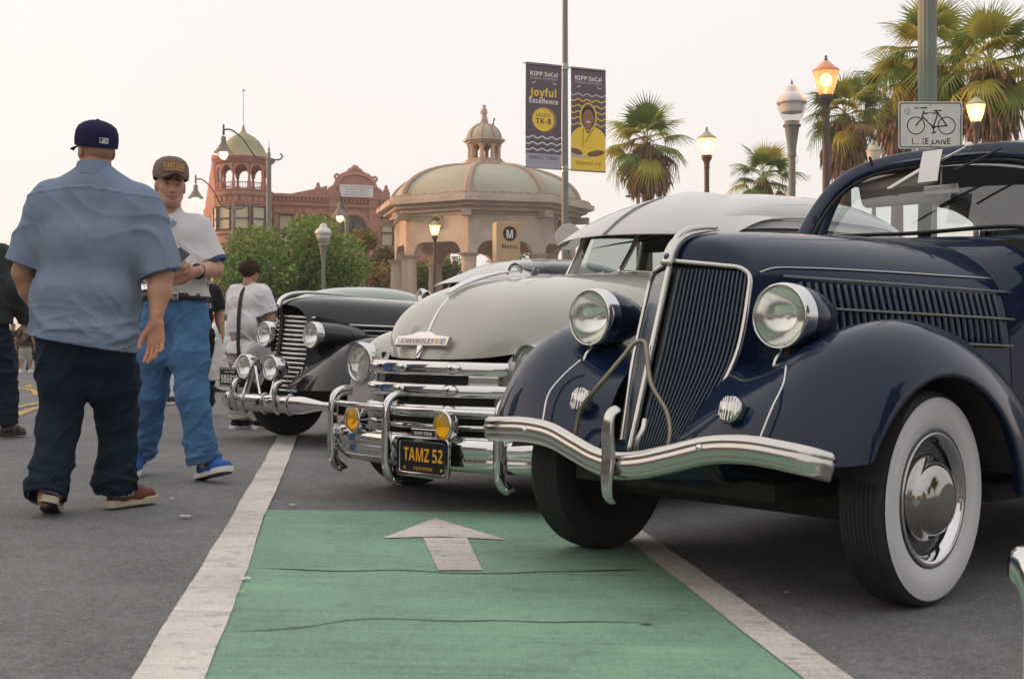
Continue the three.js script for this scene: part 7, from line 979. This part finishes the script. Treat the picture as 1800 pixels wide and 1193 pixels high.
// man in a blue work shirt, walking away from the viewer
{
  const d = 5.9, s = FOC / d, b = at(150, 905, d), p = (px, py, z = 0) => [(px - 150) / s, (905 - py) / s, z];
  const J = { head: p(165, 264, -0.02), yaw: Math.PI + 0.72, tilt: [-0.06, 0], neck: p(166, 300), chest: p(162, 390), pelvis: p(150, 590), sh: [p(83, 356), p(252, 356)], el: [p(36, 478, -0.03), p(285, 486, 0.02)], wr: [p(55, 560, -0.13), p(284, 566, 0.10)], hip: [p(117, 600), p(184, 600)], kn: [p(105, 745, 0.0), p(187, 745, -0.16)], an: [p(107, 868, 0.20), p(183, 878, -0.16)] };
  const sk = [0.44, 0.225, 0.14];
  const back = (x, y, z) => { const u = x * 0.80 + y * 0.60, v = -x * 0.60 + y * 0.80, low = smooth(1.15, 0.85, y), arm = smooth(0.20, 0.32, Math.abs(x - 0.03)); return foldN(0.006, 4, 2.6, 4, 3)(x, y, z) - (0.006 + 0.012 * low + 0.008 * arm) * crease(u, v, z, 4.2, 1.4, 3, 5) - 0.010 * low * crease(x, y, z, 2.0, 9, 3, 11) + 0.006 - 0.004 * Math.exp(-(((x - 0.03) / 0.012) ** 2)) * (z > 0 ? 1 : 0) - 0.005 * Math.exp(-(((y - 1.515 - 0.02 * Math.cos(x * 9)) / 0.006) ** 2)) * (z > 0 ? 1 : 0); };
  person({
    label: 'man seen from behind in blue work shirt, dark jeans and navy cap', base: [b.x, b.y, b.z], J, skin: sk, girth: 0.95, arm: 1.12, shaved: true, headScale: 1.0,
    hands: [[J.wr[1], [0.02, -1, 0.10], [-0.12, 0.1, 1], -1, [0.28, 0.38, 0.45, 0.5], 1, 0.25, 1.12], [J.wr[0], [-0.08, -1, -0.05], [0.9, 0, 0.4], 1, 0.5, 1, 0.3, 1.05]],
    clothes: [
      { name: 'shirt', mat: FM.work, k: 0.07, cell: 0.0105, bones: [bn(p(126, 668), p(174, 668), 0.188, 0.188, 0.92), bn(p(126, 600), p(174, 600), 0.188, 0.188, 0.95), bn(p(127, 520), p(177, 520), 0.190, 0.190, 0.95), bn(p(130, 430), p(196, 430), 0.18, 0.18, 0.9), bn(p(98, 357), p(236, 360), 0.112, 0.112, 1), bn(p(138, 330), p(192, 330), 0.085, 0.085), bn(p(165, 312), p(165, 300), 0.08, 0.072), bn(p(90, 368), p(36, 486, -0.02), 0.105, 0.110, 1, 0.05), bn(p(247, 370), p(290, 492, 0.02), 0.105, 0.100, 1, 0.05)],
        cuts: [[p(60, 590), [0.17, 0.985, 0]]], endCuts: [[p(32, 462), [0.33, 0.94, 0], [...p(44, 430), ...p(6, 540)], 0.112], [p(282, 482), [-0.27, 0.96, 0], [...p(287, 440), ...p(320, 560)], 0.112]], holes: [[...p(38, 468, -0.02), ...p(24, 540, -0.02), 0.066, 0.10], [...p(284, 474, 0.02), ...p(300, 540, 0.02), 0.062, 0.088]], fold: back },
      trousers(J, 0.215, 0.124, 0.098, 0.096, { mat: FM.denim, waist: 0.90, hem: 0.985, cell: 0.0105, fold: (x, y, z) => foldN(0.010, 5, 6, 5, 9)(x, y, z) + 0.010 - 0.015 * smooth(0.36, 0.14, y) * crease(x, y, z, 3, 11, 4, 9) - 0.011 * crease(x * 0.8 + y * 0.6, y * 0.8 - x * 0.6, z, 2.5, 7, 3, 14) }),
    ],
    extra: (g, place) => {
      const collar = part('collar', isosurf((x, y, z) => { const c = p(165, 300), r = Math.hypot((x - c[0]), (z - c[2]) / 0.95), h = y - c[1] - 0.012 * (z < 0 ? -1 : 0.6); return Math.max(Math.abs(r - 0.076 + h * 0.25) - 0.008, Math.abs(h) - 0.032) - 0.003; }, p(165, 320).map((v, i) => v - [0.12, 0.02, 0.12][i]), p(165, 280).map((v, i) => v + [0.12, 0.02, 0.12][i]), 0.007), FM.work, g);
      cap(g, place, fabric([0.022, 0.018, 0.062], 311, 0.15), fabric([0.028, 0.02, 0.06], 312, 0.15), -0.10, { s: 1.06, up: 0.022, badge: (c) => { const f = printed(0.042, 0.024, plateTex(96, 56, (x, w, h) => { x.fillStyle = '#d9d6d6'; x.fillRect(0, 0, w, h); x.fillStyle = '#3a3558'; x.fillRect(6, 6, 36, 44); x.fillStyle = '#d9d6d6'; x.beginPath(); x.moveTo(20, 50); x.lineTo(34, 12); x.lineTo(46, 50); x.fill(); x.fillStyle = '#9d97a8'; x.fillRect(54, 10, 34, 36); }), { name: 'cap_badge', parent: c }); f.position.set(0.012, 0.028, -0.1095); f.rotation.y = Math.PI + 0.1; } });
      shoe(g, [J.an[0][0] + 0.03, 0.085, 0.24], [J.an[0][0] - 0.055, 0.0, -0.02], 0.25, std({ map: cloth([0.15, 0.042, 0.022], 0.3, 320), roughness: 0.7 }), FM.cream, { tread: FM.leather }); shoe(g, [J.an[1][0] - 0.01, 0.02, -0.10], [J.an[1][0] + 0.12, 0.02, -0.33], 0, std({ map: cloth([0.15, 0.042, 0.022], 0.3, 321), roughness: 0.7 }), FM.cream);
      for (const i of [0, 1]) { const h = P3(J.kn[i], J.an[i], 0.95), ax = V(J.kn[i][0] - J.an[i][0], J.kn[i][1] - J.an[i][1], J.kn[i][2] - J.an[i][2]).normalize(), e1 = V(1, 0, 0).addScaledVector(ax, -ax.x).normalize(), e2 = new THREE.Vector3().crossVectors(ax, e1); part('turn_up', sweep(Array.from({ length: 17 }, (_, k) => { const a = k / 16 * 2 * Math.PI, R = 0.083 + 0.004 * Math.sin(a * 3 + i); return [h[0] + R * (Math.cos(a) * e1.x + Math.sin(a) * e2.x), h[1] + R * (Math.cos(a) * e1.y + Math.sin(a) * e2.y) + 0.005 * Math.sin(a * 2), h[2] + R * (Math.cos(a) * e1.z + Math.sin(a) * e2.z)]; }), roundSec(0.010, 0.026, 8), 44, V(0, 1, 0)), FM.cuff, g); }
    },
  });
}
// man in a white shirt and brown cap walking towards the viewer, phone in his hands
{
  const d = 7.4, s = FOC / d, b = at(310, 841, d), p = (px, py, z = 0) => [(px - 310) / s, (841 - py) / s, z];
  const J = { head: p(301, 329, 0.03), yaw: 0.42, tilt: [0.02, -0.04], neck: p(298, 366), chest: p(306, 420), pelvis: p(306, 545), sh: [p(262, 392, 0.02), p(348, 398, -0.04)], el: [p(262, 486, 0.02), p(377, 472, 0.0)], wr: [p(302, 487, 0.25), p(356, 482, 0.22)], hip: [p(284, 560), p(328, 560)], kn: [p(259, 690, -0.06), p(345, 690, 0.10)], an: [p(229, 806, -0.22), p(369, 812, 0.12)] };
  const sk = [0.52, 0.29, 0.195], ink = (x, y, z) => (y > 1.1 && y < 1.3 && x < 0.04 ? -0.45 * smooth(-0.05, 0.25, noise(x * 50, y * 50, z * 50)) : y > 1.42 && y < 1.53 && z > 0.03 ? -0.5 * smooth(-0.1, 0.2, noise(x * 40, y * 40, z * 40)) : 0);
  person({
    label: 'man in white shirt, blue trousers and brown cap holding a phone', base: [b.x, b.y, b.z], J, skin: sk, girth: 0.82, headScale: 1.02, eyes: true, stubble: 0.55, tattoo: ink, headCell: 0.0038,
    hands: [[J.wr[0], [0.85, 0.22, 0.28], [0.1, 0.5, -0.85], 1, [0.55, 0.6, 0.65, 0.7], 1, 0.4, 1.08], [J.wr[1], [-0.9, -0.28, 0.25], [-0.1, 0.45, -0.9], -1, [0.45, 0.5, 0.55, 0.6], 1, 0.4, 1.08]],
    clothes: [
      { name: 'shirt', mat: FM.white, k: 0.06, cell: 0.0095, bones: [bn(p(285, 530), p(328, 530), 0.135, 0.135, 0.95), bn(p(282, 470), p(334, 470), 0.145, 0.14, 0.95), bn(p(288, 420), p(326, 420), 0.14, 0.135, 0.9), bn(p(276, 398, 0.01), p(336, 400, -0.02), 0.085, 0.08), bn(p(298, 376), p(298, 372), 0.08, 0.07), bn(p(266, 398, 0.02), p(262, 478, 0.02), 0.085, 0.085), bn(p(346, 404, -0.04), p(376, 466, 0.0), 0.085, 0.082)], cuts: [[p(300, 522), [0, 1, 0]]], endCuts: [[p(262, 462), [0, 1, 0], [...p(252, 430), ...p(248, 520)], 0.105], [p(372, 458), [-0.42, 0.9, 0], [...p(376, 440), ...p(412, 520)], 0.10]], holes: [[...p(373, 455, 0.0), ...p(398, 505, 0.02), 0.052, 0.075], [...p(300, 386, 0.16), ...p(303, 402, 0.18), 0.036, 0.006], [...p(300, 352, 0.05), ...p(301, 386, 0.15), 0.062, 0.036]], fold: (x, y, z) => foldN(0.006, 5, 4, 5, 21)(x, y, z) + 0.005 - 0.014 * smooth(1.5, 1.25, y) * crease(x * 0.7 + y * 0.7, y * 0.7 - x * 0.7, z, 6, 2.4, 3, 21) - 0.010 * smooth(1.2, 1.08, y) * crease(x, y, z, 9, 2, 5, 25) - 0.004 * Math.exp(-(((x + 0.008) / 0.006) ** 2)) * (z > 0 ? 1 : 0) },
      trousers(J, 0.175, 0.116, 0.096, 0.092, { mat: FM.blueJean, waist: 1.06, hem: 0.99, cell: 0.0095, fold: (x, y, z) => foldN(0.008, 5, 6, 5, 31)(x, y, z) + 0.008 - 0.015 * smooth(0.45, 0.12, y) * crease(x, y, z, 3, 10, 4, 31) - 0.010 * crease(x * 0.85 + y * 0.5, y * 0.85 - x * 0.5, z, 3, 6.5, 3, 35) - 0.008 * smooth(0.75, 0.95, y) * crease(x, y, z, 8, 3, 4, 37) }),
    ],
    extra: (g, place) => {
      part('belt', sweep(Array.from({ length: 25 }, (_, k) => { const a = k / 24 * 2 * Math.PI, c = p(306, 522); return [c[0] + 0.198 * Math.cos(a), c[1], c[2] + 0.142 * Math.sin(a)]; }), roundSec(0.012, 0.04, 8), 60, V(0, 1, 0)), FM.leather, g); part('buckle', rbox(0.06, 0.042, 0.012, 0.006, p(316, 0)[0], p(0, 522)[1], 0.150), M.chrome, g);
      for (const sgn of [-1, 1]) part('collar', patch([0, 0.5, 1].map((t) => [0, 0.4, 0.75, 1].map((u) => [p(299, 0)[0] + sgn * (0.076 - 0.052 * u + 0.016 * t), p(0, 372)[1] - 0.075 * u - 0.03 * t, 0.0 + 0.128 * u + 0.022 * t])), 8, 14), sgn > 0 ? FM.work : FM.white, g);
      part('sleeve_cuff', sweep(Array.from({ length: 17 }, (_, k) => { const a = k / 16 * 2 * Math.PI, c = p(375, 459), u = [0.9, 0.42], R = 0.070; return [c[0] + R * Math.cos(a) * u[0], c[1] + R * Math.cos(a) * u[1], c[2] + R * Math.sin(a)]; }), roundSec(0.012, 0.03, 8), 40, V(-0.42, 0.9, 0)), fabric([0.05, 0.07, 0.14], 313, 0.6), g);
      part('buttons', [420, 445, 470, 495].map((py) => sphere(0.005, p(306, 0)[0], p(0, py)[1], 0.14)), FM.soleW, g);
      const w = P3(J.el[1], J.wr[1], 0.80), dir = V(...J.wr[1]).sub(V(...J.el[1])).normalize(), wg = part('watch_strap', new THREE.TorusGeometry(0.037, 0.010, 10, 28), M.black, g); wg.position.set(...w); wg.quaternion.setFromUnitVectors(V(0, 0, 1), dir); part('watch_face', put(lathe([[0, 0.008], [0.018, 0.007], [0.021, 0], [0, -0.004]], 20, 'z'), 0.0, 0.0, 0), M.steel, wg).position.set(0.03, 0.025, 0.0);
      cap(g, place, fabric([0.21, 0.145, 0.125], 314, 0.15), fabric([0.15, 0.10, 0.09], 315, 0.15), -0.13, { s: 1.10, up: 0.046, badge: (c) => {
        const geo = new THREE.CylinderGeometry(0.108, 0.1085, 0.058, 24, 1, true, -0.55, 1.1); geo.scale(1, 1, 1.0); const f = part('cap_lettering', geo, std({ map: plateTex(512, 256, (x, w2, h) => { x.fillStyle = '#80695f'; x.fillRect(0, 0, w2, h); fitText(x, 'EAST LOS', w2 / 2, h * 0.42, w2 * 0.94, 1.25, 'bold 130px serif', '#d6a62e'); x.strokeStyle = '#d6a62e'; x.lineWidth = 12; x.beginPath(); for (let i = 0; i <= 60; i++) { const u = w2 * (0.1 + 0.8 * i / 60), v = h * 0.80 + 12 * Math.sin(i * 0.8); i ? x.lineTo(u, v) : x.moveTo(u, v); } x.stroke(); }), roughness: 0.9 }), c); f.position.set(0, 0.043, 0.0015);
      } });
      for (const i of [0, 1]) { const up = std({ map: cloth([0.012, 0.10, 0.36], 0.25, 330 + i), roughness: 0.7 }); i ? shoe(g, [J.an[1][0] - 0.045, 0.0, 0.06], [J.an[1][0] + 0.145, 0.055, 0.22], -0.12, up, FM.soleW, { tread: FM.leather, laces: up }) : shoe(g, [J.an[0][0] - 0.01, 0.055, -0.24], [J.an[0][0] + 0.0, 0.0, 0.0], 0, up, FM.soleW, { tread: FM.leather, laces: up }); }
    },
  });
  const c = p(337, 461, 0.335), ph = thing('phone', 'dark smartphone held by the man in the white shirt', 'phone', [b.x + c[0], b.y + c[1], b.z + c[2]]); ph.rotation.set(-0.5, 0.35, -0.55);
  part('case', rbox(0.072, 0.145, 0.009, 0.008), M.blackGloss, ph); part('screen', rbox(0.064, 0.135, 0.002, 0.001, 0, 0, -0.0052), std({ color: lin(0.02, 0.022, 0.025), roughness: 0.1 }), ph);
}
// a plain standing or walking figure, facing by turn (0 = towards the viewer)
function figure(o) {
  const { h, turn, stride = 0.12, lift = 0 } = o, k = h / 1.75, c = Math.cos(turn), sn = Math.sin(turn), R = (x, y, z) => [(x * c + z * sn) * k, y * k, (-x * sn + z * c) * k], arm = o.armOut ?? 0.06;
  const J = { head: R(0, 1.61, 0.03), yaw: turn + (o.look ?? 0), tilt: [o.nod ?? 0, 0], neck: R(0, 1.48, 0), chest: R(0, 1.28, 0), pelvis: R(0, 0.95, 0), sh: [R(-0.175, 1.41, 0), R(0.175, 1.41, 0)], el: o.el ? o.el.map((v) => R(...v)) : [R(-0.22 - arm, 1.12, -0.03), R(0.22 + arm, 1.12, -0.03)], wr: o.wr ? o.wr.map((v) => R(...v)) : [R(-0.25 - arm, 0.88, 0.06), R(0.25 + arm, 0.88, 0.06)], hip: [R(-0.09, 0.92, 0), R(0.09, 0.92, 0)], kn: [R(-0.10, 0.50, stride * 0.6 + 0.03), R(0.10, 0.50 + lift * 0.15, -stride * 0.25 + 0.02)], an: [R(-0.11, 0.09, stride), R(0.11, 0.09 + lift, -stride - lift * 0.8)] };
  const ge = o.girth ?? 1, top = [bn(R(-0.05, o.hem ?? 0.9, 0), R(0.05, o.hem ?? 0.9, 0), 0.15 * ge * k, 0.15 * ge * k, 1), bn(R(-0.06, 1.1, 0), R(0.06, 1.1, 0), 0.145 * ge * k, 0.145 * ge * k, 1), bn(R(-0.08, 1.3, 0), R(0.08, 1.3, 0), 0.125 * ge * k, 0.125 * ge * k, 1), bn(R(-0.155, 1.405, 0), R(0.155, 1.405, 0), 0.08 * k, 0.08 * k), bn(R(0, 1.42, 0), R(0, 1.45, 0), 0.075 * k, 0.065 * k)], st = o.longSleeve ? 1 : 0.62;
  for (const i of [0, 1]) { top.push(bn(P3(J.sh[i], J.el[i], 0.1), P3(J.sh[i], J.el[i], o.longSleeve ? 1 : 0.85), 0.088 * k, 0.092 * k)); if (o.longSleeve) top.push(bn(J.el[i], P3(J.el[i], J.wr[i], 0.95), 0.075 * k, 0.06 * k)); }
  const ends = o.longSleeve ? [] : [0, 1].map((i) => { const q = P3(J.sh[i], J.el[i], 0.78), n = [0, 1, 2].map((t) => J.sh[i][t] - J.el[i][t]), l = Math.hypot(...n); return [q, n.map((v) => v / l), [...P3(J.sh[i], J.el[i], 0.5), ...P3(J.sh[i], J.el[i], 1.4)], 0.13 * k]; });
  const hand = (i) => [J.wr[i], o.handDir?.[i] ?? [0, -1, 0.05], [c * (i ? -1 : 1), 0, -sn * (i ? -1 : 1)], i ? -1 : 1, 0.45, 1, 0.35, k];
  return person({ label: o.label, group: o.group, base: o.base, J, skin: o.skin ?? [0.36, 0.19, 0.12], girth: 0.8 * k, cell: o.cell ?? 0.014, headCell: o.headCell ?? 0.006, handCell: o.handCell ?? 0.005, headScale: k, hands: [hand(0), hand(1)], clothes: [
    { name: 'top', mat: o.top, k: 0.05 * k, cell: o.cell, bones: top, cuts: [[R(0, o.hem ?? 0.9, 0), [0, 1, 0]]], endCuts: ends, holes: o.longSleeve ? [] : [0, 1].map((i) => [...P3(J.sh[i], J.el[i], 0.68), ...P3(J.sh[i], J.el[i], 1.3), 0.062 * k, 0.075 * k]), fold: (x, y, z) => foldN(0.006, 5, 5, 5, o.seed ?? 1)(x, y, z) + 0.006 - 0.015 * crease(x * 0.8 + y * 0.6, y * 0.8 - x * 0.6, z, 5, 2.2, 3, o.seed ?? 1) },
    trousers(J, 0.135 * k * (o.baggy ?? 1), 0.10 * k * (o.baggy ?? 1), 0.085 * k * (o.baggy ?? 1), 0.082 * k * (o.baggy ?? 1), { mat: o.bottom, waist: 1.0 * k, hem: o.shorts ? 0.22 : 0.97, cell: o.cell, fold: (x, y, z) => foldN(0.006, 6, 8, 6, (o.seed ?? 1) + 5)(x, y, z) + 0.006 - 0.018 * crease(x, y, z, 3, 8, 4, (o.seed ?? 1) + 5) }),
  ], extra: (g, place) => {
    for (const i of [0, 1]) { const f = R(0, 0, 1), A = J.an[i], up = i && lift ? lift : 0; shoe(g, [A[0] - f[0] * 0.07, A[1] - 0.08 * k + up * 0.25, A[2] - f[2] * 0.07], [A[0] + f[0] * 0.19 * 1, A[1] - 0.08 * k - up * 0.30, A[2] + f[2] * 0.19], 0, o.shoe ?? FM.leather, o.sole ?? FM.soleW); if (o.socks) part('sock', rod(P3(J.kn[i], A, 0.55), A, 0.055, 0.045), o.socks, g); }
    if (o.hair !== false) place(part('hair', isosurf(o.hairField ?? ((x, y, z) => Math.max(ell(x, y, z, 0, 0.045, -0.018, 0.084, 0.088, 0.096), -(y - 0.01 + Math.max(0, z) * -0.75 + (z < 0 ? 0.06 : 0)))), [-0.13, -0.1, -0.18], [0.13, 0.16, 0.14], 0.008), o.hairMat ?? FM.hair, g));
    o.extra?.(g, place, J, R, k);
  } });
}
{ // photographer
  const d = 11.7, b = at(437, 756, d);
  figure({ label: 'photographer in loose white tee and khaki trousers with a black shoulder strap', base: [b.x, b.y, b.z], h: 1.60, turn: Math.PI - 0.55, look: 0.05, nod: 0.45, stride: 0.05, girth: 1.28, hem: 0.78, baggy: 1.18, top: FM.tee, bottom: FM.khaki, cell: 0.011, headCell: 0.005, seed: 41, el: [[-0.27, 1.12, 0.04], [0.27, 1.12, 0.04]], wr: [[-0.10, 1.0, 0.30], [0.10, 1.02, 0.30]], handDir: [[0.3, 0.3, 0.8], [-0.3, 0.3, 0.8]], shoe: FM.black,
    hairField: (x, y, z) => { let q = Math.max(ell(x, y, z, 0, 0.03, -0.025, 0.094, 0.105, 0.108), -(y + 0.085 - smooth(-0.05, 0.09, z) * 0.16)); q = smin(q, ell(x, y, z, 0, 0.0, -0.115, 0.058, 0.065, 0.05), 0.02); return q + 0.004 * Math.sin(x * 120 + y * 50 + 3 * noise(x * 20, y * 20, z * 20)) + 0.006 * noise(x * 25, y * 25, z * 25); },
    extra: (g, place, J, R, k) => {
      part('strap', [sweep([R(-0.02, 1.47, -0.05), R(-0.035, 1.40, -0.135), R(-0.045, 1.2, -0.19), R(-0.05, 1.0, -0.205), R(-0.055, 0.80, -0.205), R(-0.06, 0.68, -0.17)], roundSec(0.035, 0.006, 8), 36, V(0, 0, 1)), sweep([R(-0.02, 1.47, -0.05), R(0.02, 1.475, 0.06), R(0.10, 1.3, 0.16), R(0.08, 1.08, 0.26)], roundSec(0.035, 0.006, 8), 30, V(0, 0, 1))], M.black, g);
      const q = place(part('sunglasses', [rbox(0.13, 0.032, 0.012, 0.008, 0, 0.095, 0.062, -0.9), rod([0.066, 0.085, 0.06], [0.082, 0.03, -0.01], 0.004), rod([-0.066, 0.085, 0.06], [-0.082, 0.03, -0.01], 0.004)], M.blackGloss, g));
    } });
  const cam = thing('camera', 'small camera in the hands of the photographer in white', 'camera', [b.x + 0.17, b.y + 0.98, b.z - 0.22]); part('body', rbox(0.12, 0.075, 0.05, 0.012), M.black, cam); part('lens', put(lathe([[0.03, 0], [0.03, 0.05], [0.022, 0.055], [0, 0.05]], 20, 'z'), 0, 0, -0.08), M.black, cam); cam.rotation.y = 0.5;
}
{ // man in black with a carrier bag
  const d = 13.6, s = FOC / d, b = at(346, 728, d), y0 = ground(b.x, b.z);
  figure({ label: 'man in black T-shirt carrying a white plastic bag, mostly hidden', base: [b.x, y0, b.z], h: 1.70, turn: 0.25, stride: 0.10, girth: 1.15, top: FM.black, bottom: FM.black, seed: 51, armOut: 0.02, wr: [[-0.24, 0.9, 0.1], [0.27, 0.90, 0.05]],
    extra: (g, place, J, R) => { const t = printed(0.16, 0.15, plateTex(128, 128, (x, w, h) => { x.fillStyle = '#141415'; x.fillRect(0, 0, w, h); x.fillStyle = '#cfccc8'; x.beginPath(); x.moveTo(64, 8); x.lineTo(92, 48); x.lineTo(36, 48); x.fill(); fitText(x, '2023', 64, 92, 100, 1.2, 'bold 44px sans-serif', '#cfccc8'); }), { name: 'shirt_print', parent: g }); t.position.set(...R(0.09, 1.26, 0.20)); t.rotation.y = 0.3; } });
  const w = at(387, 592, d), bag = thing('plastic_bag', 'translucent white plastic carrier bag hanging from a hand', 'bag', [w.x, w.y - 0.46, w.z + 0.06]);
  part('sack', isosurf((x, y, z) => { const t = clamp(y / 0.44), r = 0.105 * Math.sin(Math.PI * (0.18 + 0.42 * (1 - t))) * (1 - 0.72 * t ** 1.2) + 0.012; const a = Math.atan2(z, x); return Math.max((Math.hypot(x, z * 1.3) - r - 0.006 * Math.sin(a * 7 + y * 12) - 0.012 * noise(x * 12, y * 12, z * 12)) * 0.7, -y - 0.005 + 0.02 * noise(x * 9, 1, z * 9), y - 0.44); }, [-0.14, -0.03, -0.14], [0.14, 0.47, 0.14], 0.009), phys({ color: lin(0.70, 0.66, 0.64), transmission: 0.25, thickness: 0, roughness: 0.55 }), bag);
  part('handle', tube([[-0.02, 0.42, 0], [-0.015, 0.47, 0], [0.0, 0.485, 0], [0.015, 0.47, 0], [0.02, 0.42, 0]], 0.006, 12, 6), FM.soleW, bag);
}
{ // person in a dark jacket at the left edge
  const d = 10.0, b = at(6, 772, d); figure({ label: 'person in dark grey jacket and navy jeans cut by the left edge', base: [b.x - 0.17, b.y, b.z], h: 1.83, turn: Math.PI - 0.2, stride: 0.16, lift: 0.30, girth: 1.2, hem: 0.88, top: FM.jacket, bottom: FM.darkBlue, longSleeve: true, seed: 61, hairMat: std({ color: lin(0.045, 0.012, 0.010), roughness: 0.5 }), shoe: FM.leather, sole: FM.leather, el: [[-0.26, 1.14, 0.0], [0.25, 1.14, -0.08]], wr: [[-0.24, 0.9, 0.2], [0.28, 0.98, 0.12]] });
}
{ // people far down the road
  const far = (px, py, d, h, turn, o) => { const b = at(px, py, d); figure({ base: [b.x, b.y, b.z], h, turn, cell: 0.02, headCell: 0.011, handCell: 0.012, ...o }); };
  far(43, 656, 38, 1.62, Math.PI, { label: 'distant person in black shirt and khaki cargo shorts walking away', top: FM.black, bottom: FM.khaki, shorts: true, girth: 1.15, shoe: FM.soleW, seed: 71 });
  far(22, 655, 39, 1.55, 0.1, { label: 'distant person in blue jeans at the far left', top: FM.jacket, bottom: FM.darkBlue, seed: 72, longSleeve: true });
  far(57, 655, 40, 1.6, Math.PI, { label: 'distant person in black behind the cargo shorts', top: FM.black, bottom: FM.black, seed: 73 });
  far(296, 665, 27, 1.66, 0.2, { label: 'distant person in khaki trousers glimpsed between the legs of the man in blue trousers', top: FM.jacket, bottom: FM.khaki, seed: 74 });
  far(271, 712, 15.7, 1.7, 2.6, { label: 'person in pale shorts and black socks, glimpsed left of the blue trousers', top: FM.black, bottom: FM.tee, shorts: false, socks: FM.black, seed: 75, cell: 0.016 });
}
scene.fog = new THREE.FogExp2(new THREE.Color().setRGB(0.98, 0.9, 0.82), 0.0011);
renderer.render(scene, camera);
